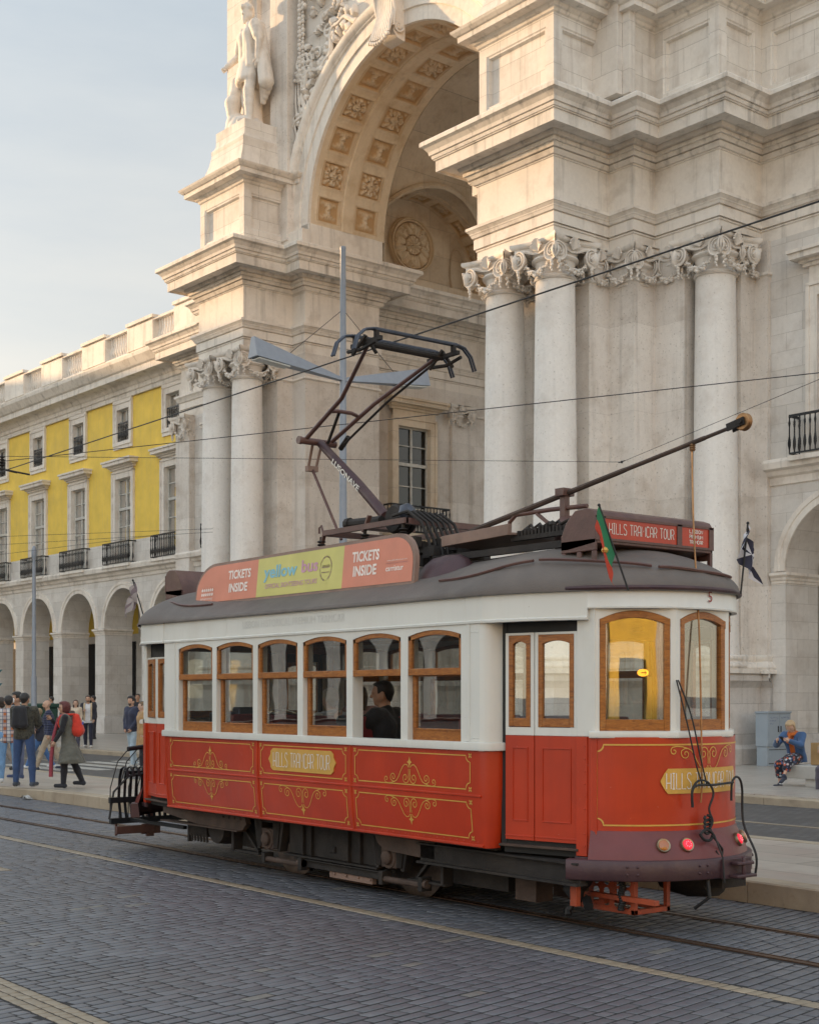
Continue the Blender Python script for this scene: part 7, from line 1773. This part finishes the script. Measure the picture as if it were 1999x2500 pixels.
person('man with white face mask behind the man with the black backpack', Fig(1.74, .98, head=(-20,0), arms=((20,6,60,20),(10,6,30,10))), at(45, 28.9, .2), TOCAM-.7, hair=('thick',(.015,.013,.013)), top=((.25,.24,.25),'plain',.08), bottom=((.10,.12,.2),'plain'), shoes=(.05,.07,.15), sole=(.6,.6,.6), extras=mask)
person('person in grey-brown clothes at the left edge, behind the plaid shirt', Fig(1.66, 1, legs=((18,10),(-12,25))), at(3, 31.5, .2), LEFT-.3, hair=('bob',(.03,.018,.012)), top=((.12,.10,.09),'plain',.05), bottom=((.20,.17,.15),'plain'), shoes=(.03,.03,.03))
def scarf(o, fig):
    mb = MB(); n = fig.nb; mb.tube([n+np.array([-.09,-.02,.0]), n+np.array([-.07,.08,-.02]), n+np.array([.0,.11,-.05]), n+np.array([.09,.04,-.01]), n+np.array([.05,-.07,.0]), n+np.array([-.09,-.02,.0])], .038, 8)
    for dx in (-.05, .03): mb.tube([n+np.array([dx,.13,-.05]), n+np.array([dx,.22,-.4]), n+np.array([dx-.01,.26,-.8]), n+np.array([dx,.27,-1.15])], [.026,.03,.034,.036], 8, flat=.5)
    mb.build('scarf', cloth_m((.30,.05,.07)), o, smooth=80)
    mb = MB(); 
    for x in (-.032,.032): mb.tube([fig.hd((x+.022*math.cos(a),.095,.018+.02*math.sin(a))) for a in np.linspace(0,2*PI,12)[:-1]], .004, 5, closed=True)
    mb.tube([fig.hd((-.05,.09,.02)), fig.hd((-.08,0,.02))], .004, 5); mb.tube([fig.hd((.05,.09,.02)), fig.hd((.08,0,.02))], .004, 5); mb.build('glasses', M['black'], o)
person('red-haired woman with red backpack and long olive quilted waistcoat on the platform', Fig(1.57, 1.18, lean=6, arms=((14,6,18,4),(35,10,105,20)), legs=((9,6,2),(-13,10,2)), head=(0,2)), at(168, 26.1, .2), LEFT+.15, hair=('bob',(.09,.014,.012)), top=((.012,.012,.016),'plain',.0), bottom=((.012,.012,.018),'plain'), coat=((.10,.095,.075),'diamond',.42,.15,False), shoes=(.02,.022,.03), extras=combo(backpack((.55,.035,.015), .14, .2, .10, .02, True), scarf), skin_c=(.5,.3,.21))
person('bald bearded man walking left in navy padded jacket and beige trousers', Fig(1.83, 1.02, lean=3, arms=((-8,8,15),(22,8,30)), legs=((24,6,1),(-16,12,1)), head=(10,4)), at(122, 36.0, .0), LEFT+.25, hair=None, top=((.12,.14,.17),'plain',.03), coat=((.025,.032,.075),'quilt',.06,0,True,.05), bottom=((.34,.27,.20),'plain'), shoes=(.03,.035,.06), sole=(.6,.6,.6), beard=(.10,.06,.04), skin_c=(.5,.31,.22), group=WALKG)
person('fair-haired woman in dark coat beside the bald man', Fig(1.62, .92, lean=2, legs=((26,4,1),(-20,10,1)), arms=((15,6,30),(-10,6,20))), at(99, 36.8, .0), LEFT+.2, hair=('short',(.25,.18,.10)), coat=((.03,.03,.045),'plain',.12,.01), bottom=((.06,.14,.32),'plain'), shoes=(.55,.55,.55), group=WALKG)
person('woman with long light brown hair seen from behind', Fig(1.70, .9), at(165, 41, .0), FWD, hair=('long',(.22,.11,.045)), top=((.08,.06,.05),'plain',.1), bottom=((.05,.05,.08),'plain'), group=WALKG)
person('long-haired woman in cream jacket left of the man in the white shirt', Fig(1.60, .9, head=(10,0)), at(186, 46.5, .15), TOCAM, hair=('long',(.05,.025,.015)), top=((.55,.46,.36),'plain',.05), bottom=((.06,.06,.09),'plain'), skin_c=(.55,.35,.26))
def lamb(o, fig):
    P = fig.torso(.037); sdf_mb(P, .018, .03, lambda D, G: np.maximum.reduce([D, .085-np.abs(G[..., 0]), np.abs(G[..., 0])-.15*fig.k, .02-G[..., 1]])).build('fleece_front', cloth_m((.50,.40,.27)), o, smooth=80)
person('man in white T-shirt and black jacket with cream fleece fronts walking towards the camera', Fig(1.75, 1.0, arms=((5,10,25),(25,12,80,30)), legs=((10,12,1),(-8,6,1))), at(216, 47.6, .15), TOCAM+.1, hair=('short',(.03,.02,.015)), top=((.62,.62,.64),'plain',.08,.3), coat=((.02,.02,.03),'plain',.02,0,True,.10), bottom=((.018,.02,.04),'plain'), shoes=(.55,.53,.5), beard=(.16,.09,.06), skin_c=(.48,.29,.2), extras=lamb)
person('man with black beard in navy bomber jacket and pale jeans, just left of the tram', Fig(1.86, 1.0, lean=0, arms=((2,9,25,25),(2,9,25,25)), legs=((8,8,1),(-10,8,1)), head=(8,0)), at(323, 37.2, .0), LEFT+.9, hair=('thick',(.012,.01,.012)), coat=((.028,.032,.065),'plain',.08,0), bottom=((.40,.50,.58),'plain'), shoes=(.5,.5,.48), beard=(.06,.035,.025), skin_c=(.5,.3,.21), group=WALKG)
person('woman in long camel coat and black trousers beside the man in the navy bomber jacket', Fig(1.72, .92, legs=((6,4,1),(-10,8,1)), head=(0,0)), at(349, 36.6, .0), LEFT+.5, hair=('bun',(.16,.10,.05)), coat=((.42,.25,.11),'plain',.42,.05), bottom=((.015,.015,.022),'plain'), shoes=(.5,.46,.4), skin_c=(.55,.36,.27), group=WALKG)
DG = 'dark figures in the arcade shade'
for i, (px, t, h_, lab) in enumerate(((337, 52, 1.80, 'man in dark clothes in the arcade behind the man in the navy bomber jacket'), (230, 57, 1.74, 'person in black by the arcade pier right of the man in the white T-shirt'), (34, 60, 1.7, 'person in black standing in the arcade above the man with the face mask'), (128, 58, 1.7, 'person in grey in the arcade above the bald man'))):
    person(lab, Fig(h_), at(px, t, .15), LEFT if i else TOCAM, top=((.02,.02,.028) if i < 3 else (.15,.14,.16),'plain',.06), bottom=((.02,.02,.03),'plain'), vox=.022, group=DG)
# seated woman on the bench
def phone(o, fig):
    mb = MB(); c = (fig.arms[0][2]+fig.arms[1][2])/2+np.array([0,.05,.05]); mb.obox(c, (1,0,0), (0,.8,.5), (0,-.5,.8), .04, .075, .006); mb.build('phone', M['black'], o, bevel=.002)
def dress(o, fig):
    P = [cap_(fig.pel+np.array([sd*.06,0,0]), fig.legs[i][1]+np.array([0,.02,-.02]), .125, .095) for i, sd in ((0,-1),(1,1))]+[cap_(fig.legs[i][1], fig.legs[i][1]+(fig.legs[i][2]-fig.legs[i][1])*.5, .09, .085) for i in (0,1)]
    sdf_mb(P, .016, .05).build('skirt', cloth_m((.02,.02,.03),'floral'), o, smooth=80)
    mb = MB(); n = fig.nb; mb.tube([n+np.array([-.09,0,0]), n+np.array([-.04,.09,-.03]), n+np.array([.04,.09,-.03]), n+np.array([.09,0,0]), n+np.array([0,-.09,.02]), n+np.array([-.09,0,0])], .04, 8); mb.tube([n+np.array([0,.10,-.04]), n+np.array([.01,.15,-.2])], [.045,.06], 8, flat=.5); mb.build('scarf', cloth_m((.52,.13,.02)), o, smooth=80)
sx0, sy0 = A_(1944, 27.45)
person('woman in denim jacket, orange scarf and floral skirt sitting on the stone bench', Fig(1.62, 1.2, lean=16, seat=.43+.10, legs=((86,44,-2,6),(74,80,4,4)), arms=((42,14,72,32),(42,14,72,32)), head=(8,38)), (sx0, sy0, .15), LEFT+.75, hair=('bob',(.42,.29,.16)), top=((.50,.12,.02),'plain',.0), coat=((.045,.10,.22),'plain',.10,.02,True,.06), bottom=None, shoes=(.03,.035,.06), sole=(.6,.6,.6), extras=combo(phone, dress), skin_c=(.55,.34,.24))
sx1, sy1 = A_(2040, 26.4)
person('person in grey-purple trousers and white trainers seated at the right edge of the bench', Fig(1.72, 1.1, lean=8, seat=.43+.09, legs=((84,58,2,8),(70,74,6,4)), arms=((20,8,60,20),(20,8,60,20))), (sx1, sy1, .15), LEFT+.85, hair=('short',(.05,.03,.02)), top=((.30,.20,.10),'plain',.05), bottom=((.085,.075,.10),'plain'), shoes=(.62,.62,.62))
# passengers
person('dark-haired man in black jumper sitting at the open tram window, holding up a phone', Fig(1.80, 1.08, lean=4, seat=.36, legs=((84,80),(84,80)), arms=((48,14,78,22),(28,14,60,22)), head=(28,4)), (-10.79, 8.16, .80+.03), PI+.42, hair=('short',(.012,.009,.008)), coat=((.012,.012,.014),'plain',.05,0), bottom=((.02,.02,.03),'plain'), skin_c=(.42,.23,.15), vox=.013, extras=phone)
person('passenger in pale grey puffer waistcoat over white sleeves, behind the fourth tram window', Fig(1.66, 1.0, lean=4, seat=.36, legs=((84,80),(84,80)), arms=((18,14,50,12),(18,14,50,12))), (-11.64, 8.10, .83), PI, hair=('short',(.25,.2,.15)), top=((.62,.62,.60),'plain',0), coat=((.42,.45,.50),'quilt',.05,0,False), bottom=((.05,.06,.1),'plain'))
person('passenger in pink padded jacket in front of the man in the black jumper', Fig(1.64, 1.05, lean=6, seat=.36, legs=((84,80),(84,80)), arms=((30,14,70,22),(30,14,70,22))), (-12.95, 9.42, .88), PI, hair=('long',(.10,.06,.03)), coat=((.42,.25,.23),'quilt',.05,.02), bottom=((.05,.05,.08),'plain'))
# ---------------- statues on the arch
def statue(cx_, cy_, z, label, flip=1):
    S = 2.38; F_ = Fig(1.78, 1.25, lean=0, arms=((-5,22,8,4),(6,24,38,2)), legs=((8,8,4),(-3,2,3)), head=(24,-2)); k = 1
    P = F_.head_prims(.006)+F_.face_prims()+F_.neck()+F_.torso(.02)+F_.arm_prims(.012)+F_.hand_prims()+F_.leg_prims(.014)+F_.foot_prims(.01)
    h = F_.hd; P += [cap_(h((-.07,.02,.085)), h((.07,.02,.085)), .05, .05), cap_(h((0,-.05,.085)), h((0,.09,.085)), .06, .045), cap_(h((0,-.01,.10)), h((0,.01,.13)), .085, .06), cap_(h((0,.055,-.08)), h((0,.07,-.14)), .035, .015)]                 # cap and beard
    for sd, i in ((-1,0),(1,1)): S_, E_ = F_.arms[i][0], F_.arms[i][1]; P.append(cap_(S_+(E_-S_)*.15, S_+(E_-S_)*.75, .095, .085))          # puffed sleeves
    for j in range(9): a = -1.1+j*.28; P.append(cap_(F_.pel+np.array([.12*math.sin(a), .09*math.cos(a), .02]), F_.pel+np.array([.19*math.sin(a), .15*math.cos(a), -.27]), .045, .052))     # skirt pleats
    for sd in (-1,1):   # cloak
        for j in range(5): P.append(cap_(F_.ch+np.array([sd*(.10+.03*j), -.12, .12-.02*j]), np.array([sd*(.13+.055*j), -.17-.01*j, .42+.05*j]), .05, .045))
        P.append(cap_(F_.ch+np.array([sd*.12,.05,.12]), F_.pel+np.array([sd*.17,.06,-.10]), .05, .05))
    for sd in (-1,1): P.append(cap_(F_.ch+np.array([sd*.20,-.08,.10]), np.array([sd*.36,-.12,.62]), .085, .11))
    for hp_, kn, an, toe in F_.legs: P.append(cap_(kn+np.array([0,0,.03]), kn+np.array([0,.0,-.06]), .082, .078))
    P.append(cap_(np.array([.36,.10,0]), np.array([.31,.10,.62]), .05, .09)); P.append(cap_(np.array([.33,.05,.62]), np.array([.33,.05,.80]), .13, .11)); P.append(cap_(np.array([.33,.06,.05]), np.array([.33,.06,.2]), .20, .17)); P.append(cap_(np.array([.33,.12,.35]), np.array([.33,.12,.5]), .10, .13))
    P.append(cap_(np.array([.0,-.05,-.02]), np.array([0,.1,-.02]), .22, .22)); P.append(cap_(np.array([.08,-.14,0]), np.array([.08,-.14,.6]), .11, .08))
    mb = sdf_mb(P, .014, .018, lambda D, G: np.maximum(D, -.03-G[..., 2]))
    for i in range(9): mb.tube([(.33+(.20-.012*i)*math.cos(a), .06+(.20-.012*i)*math.sin(a), .03+i*.035) for a in np.linspace(0, 2*PI, 19)[:-1]], .022, 6, closed=True)
    mb.tube([(.33+.13*math.cos(a), .05, .70+.15*math.sin(a)) for a in np.linspace(0, 2*PI, 19)[:-1]], .016, 6, closed=True)
    F_.fingers(mb); mb.v = [(flip*x*S, y*S, zz*S) for x, y, zz in mb.v]
    if flip < 0: mb.f = [tuple(reversed(q)) for q in mb.f]
    o = mb.build('statue', M['stone_carve'], None, smooth=80, origin=(0,0,0)); c, s_ = math.cos(DLT), math.sin(DLT)
    o.location = (c*cx_-s_*cy_, s_*cx_+c*cy_, z); o.rotation_euler = (0, 0, DLT+PI-R_(12)); tag(o, label, 'statue', 'statues on the arch'); return o
statue(-40.95, 26.40, 21.53, 'limestone statue of a bearded man in cap, doublet and cloak standing above the left-hand columns')
# ================================================================== STREET FURNITURE AND WIRES
M['lamp_grey'] = simple('blue_grey_lamp_paint', (.25,.28,.33), .45, .1, var=.06)
M['wire'] = simple('overhead_wire', (.02,.02,.022), .6)
lx, ly = -29.2, 20.6
lp = thing('street_lamp', 'tall blue-grey street lamp with two wing-shaped arms, standing behind the tram', 'street lamp', (lx, ly, .15))
mb = MB(); mb.lathe([(.16,.15),(.16,.5),(.11,.52),(.105,5),(.085,9.9),(.07,13.35),(.075,13.36),(.075,13.42),(0,13.44)], (lx,ly,0), 20); mb.build('pole', M['lamp_grey'], lp, smooth=40)
for s_ in (-1, 1):
    def sec(t):
        y = ly+s_*(.05+t*2.65); zc = 10.02+.40*t; h = .05+.20*t; w = .07+.15*t
        return [(lx-w,y,zc-h*.9),(lx+w,y,zc-h*.9),(lx+w*.35,y,zc+h*1.1),(lx-w*.35,y,zc+h*1.1)]
    V = [p for t in (0,.3,.6,.86,1) for p in sec(t)]; mb = MB(); mb.add(V, [(4*i+k,4*i+(k+1)%4,4*i+4+(k+1)%4,4*i+4+k) for i in range(4) for k in range(4)]+[(3,2,1,0),(16,17,18,19)])
    a = mb.build('lamp_arm', M['lamp_grey'], lp, smooth=0, bevel=.008)
    t0, t1 = sec(.62), sec(.97); mb = MB(); y0, y1 = t0[0][1], t1[0][1]
    z0, z1 = t0[0][2]-.012, t1[0][2]-.012; P = [(lx-.15,y0,z0),(lx+.15,y0,z0),(lx+.18,y1,z1),(lx-.18,y1,z1)]; mb.add(P+[(x,y,z-.03) for x,y,z in P], [(0,1,2,3),(7,6,5,4),(0,4,5,1),(1,5,6,2),(2,6,7,3),(3,7,4,0)])
    mb.build('lamp_glass', simple('lamp_glass_white', (.5,.5,.46), .3), a, smooth=0)
    mb = MB(); mb.tube([(lx,ly+s_*.08,11.75),(lx,ly+s_*1.65,10.42)], .008, 5); mb.build('stay_wire', M['wire'], lp)
x0, y0 = A_(84, 52)
mb = MB(); mb.lathe([(.11,.15),(.105,2.6),(.08,2.7),(.065,6.8),(.05,7.0),(.09,7.1),(.10,7.35),(.05,7.5),(0,7.52)], (x0,y0,0), 14)
solo(mb, 'lamp_post', M['lamp_grey'], 'slim grey lamp post in front of the arcade at the far left', 'lamp post', base=(x0,y0,.15), smooth=40)
def P3(px, py, Z=None, t=None):
    u = (px-999.5)/3400; dz = (1700-py)/3400
    if t is None: t = (Z-1.9)/dz
    return Vector((t*(-.7888+.6147*u), t*(.6147+.7888*u), 1.9+dz*t))
def wire(pts, label, r=.008, sag=0.0):
    P = []
    for a, b in zip(pts[:-1], pts[1:]):
        for i in range(12): t = i/12; q = a.lerp(b, t); P.append(q-Vector((0,0,sag*4*t*(1-t))))
    P.append(pts[-1]); mb = MB(); mb.tube(P, r, 6); return solo(mb, 'overhead_wire', M['wire'], label, 'overhead wire', base=tuple(P[0]), group='overhead wires')
wire([Vector((-90,8.81,5.62)), Vector((-11.4,8.81,5.60)), Vector((12,8.81,5.60))], 'thick contact wire running along the track over the raised pantograph', .0085)
a, b = P3(0,1127,7), P3(1999,910,7); wire([a+(a-b)*.5, a, b, b+(b-a)*.3], 'straight wire rising gently to the right across the columns, below the contact wire', .008)
a, b, c = P3(12,1114,7.4), P3(1517,1128,7.4), P3(1999,926,7.4); w_ = wire([a+(a-b)*.3, a, b, c, c+(c-b)*.6], 'thin level wire that bends upward at a knot behind the trolley pole', .006)
mb = MB(); blob(mb, b, .035, 8); mb.tube([b-Vector((.1,0,0)), b+Vector((.1,0,.02))], .014, 6); k_ = mb.build('wire_knot', M['wire'], None, origin=tuple(b)); k_.location = b; tag(k_, 'small dark knot joining the bent wire in front of the arch columns', 'wire clamp')
for i, (p, q) in enumerate((((0,1310),(520,1291)), ((0,1330),(520,1299)), ((0,1354),(380,1307)))):
    wire([P3(*p, t=48), P3(*q, t=44)], ('uppermost', 'middle', 'lowest')[i]+' of the three thin wires crossing the balconies of the yellow building', .006)
# insulator cluster at the left edge
c = P3(6, 1118, t=30); mb = MB()
for k in range(4): mb.lathe([(.03,0),(.07,.02),(.03,.04)], c+Vector((0,0,-.06*k)), 10)
mb.tube([c+Vector((.1,.3,-.3)), c+Vector((-.1,-.2,-.2)), c+Vector((.3,.5,-.35))], .02, 6); mb.tube([c+Vector((0,0,.1)), c+Vector((0,0,-.4))], .02, 6); solo(mb, 'insulator', M['under'], 'cluster of grey insulators on the wires at the left edge of the picture', 'insulator', base=tuple(c))
# cabinet by the arch
cb = BB('utility_cabinet', 'pale blue-grey metal utility cabinet with pen scribbles against the arch base', 'cabinet', (-21.45, 29.5, GZ))
M['cab'] = simple('cabinet_paint', (.29,.34,.39), .5, var=.05, scale=3, bmp=.1, dirt=(.2,.2,.2), dirt_amt=.3)
mb = MB(); mb.box(-21.60,-21.28,29.03,29.96,GZ,.62); mb.box(-21.62,-21.26,29.01,29.98,.64,1.47); mb.box(-21.6,-21.28,29.03,29.96,.62,.64); mb.box(-21.64,-21.24,28.99,30.0,1.47,1.52); mb.build('housing', M['cab'], cb, smooth=0, bevel=.008)
for (q0, q1) in ((29.05,29.49),(29.51,29.94)):
    mb = MB(); mb.box(-21.262,-21.25,q0,q1,.70,1.44); d_ = mb.build('cabinet_door', M['cab'], cb, smooth=0, bevel=.004)
    mb = MB(); mb.box(-21.25,-21.235,(q1-.06 if q0 < 29.3 else q0+.03),(q1-.035 if q0 < 29.3 else q0+.055),1.0,1.15); mb.build('handle', M['under'], d_)
    mb = MB(); rnd = random.Random(int(q0*100))
    for r in range(3 if q0 < 29.3 else 1):
        z = 1.36-r*.075; pts = [( -21.247, q0+.05+i*.016, z+rnd.uniform(-.025,.025)) for i in range(22-(r*6))]; mb.tube(pts, .0022, 4)
    mb.build('graffiti', simple('pen_ink', (.09,.12,.28), .6), d_)
mb = MB(); mb.box(-21.285,-21.275,29.1,29.9,.2,.22); mb.box(-21.285,-21.27,29.1,29.9,.55,.565); mb.build('plinth_slots', M['under'], cb)
# bench
bn = thing('stone_bench', 'low pale stone bench on a recessed block with two people sitting on it', 'bench', (-15.5, 22.8, .15))
M['bench'] = stone('bench_limestone', (.50,.48,.44), (.60,.575,.53), (.40,.36,.31), speck=.3, streak=.1)
mb = MB(); mb.add([(-17.2,22.5,.56),(-13.2,22.5,.56),(-13.2,23.15,.56),(-17.2,23.15,.56),(-17.1,22.58,.30),(-13.3,22.58,.30),(-13.3,23.07,.30),(-17.1,23.07,.30)], [(0,1,2,3),(7,6,5,4),(0,4,5,1),(1,5,6,2),(2,6,7,3),(3,7,4,0)]); mb.build('seat_slab', M['bench'], bn, smooth=0, bevel=.012)
mb = MB(); mb.box(-16.6,-15.9,22.66,23.0,.15,.30); mb.box(-14.6,-13.9,22.66,23.0,.15,.30); mb.build('base_block', M['bench'], bn, smooth=0, bevel=.008)
x0, y0 = A_(1998, 27.0); mb = MB(); mb.box(x0-.12,x0+.2,y0-.1,y0+.1,.57,1.0); solo(mb, 'paper_bag', simple('kraft_paper', (.36,.22,.09), .7, bmp=.3), 'tan paper bag standing on the bench at the right edge', 'bag', base=(x0,y0,.57), smooth=0, bevel=.01)
# green kiosk box and sign at the left
x0, y0 = A_(98, 55); gr = simple('dark_green_paint', (.015,.055,.04), .45)
kb = thing('waste_container', 'dark green container behind the bald man, against the arcade', 'container', (x0, y0, .15))
mb = MB(); mb.box(x0-.75,x0+.75,y0-.45,y0+.45,.3,1.45); mb.box(x0-.6,x0-.5,y0-.3,y0+.3,.15,.3); mb.box(x0+.5,x0+.6,y0-.3,y0+.3,.15,.3); mb.build('tub', gr, kb, bevel=.05)
mb = MB(); mb.box(x0-.8,x0+.8,y0-.5,y0+.5,1.45,1.62); mb.build('lid', gr, kb, bevel=.05)
c = P3(-6, 1668, t=30); sg = thing('chevron_sign', 'teal chevron-shaped sign cut by the left edge of the picture', 'sign', tuple(c)); rt = Vector((.6147,.7888,0))
for k, dz in enumerate((.17,-.12)):
    mb = MB(); P = [(-.5,.0),(-.1,-.0),(.12,.13),(.0,-.12-.08),(-.5,-.12)] ; pts = [(-.35,-.12),(-.2,-.24),(.12,.12),(-.02,.12)]
    V = [c+rt*u+Vector((0,0,v+dz)) for u, v in pts]; n_ = Vector((.7888,-.6147,0))*.03; mb.add([tuple(v) for v in V]+[tuple(v+n_) for v in V], [(0,1,2,3),(7,6,5,4),(0,4,5,1),(1,5,6,2),(2,6,7,3),(3,7,4,0)]); mb.build('chevron', simple('teal_sign', (.02,.12,.13), .4), sg, smooth=0)
mb = MB(); q = c-rt*.4; mb.tube([(q.x,q.y,.15),(q.x,q.y,2.7)], .04, 8); mb.build('post', M['lamp_grey'], sg)
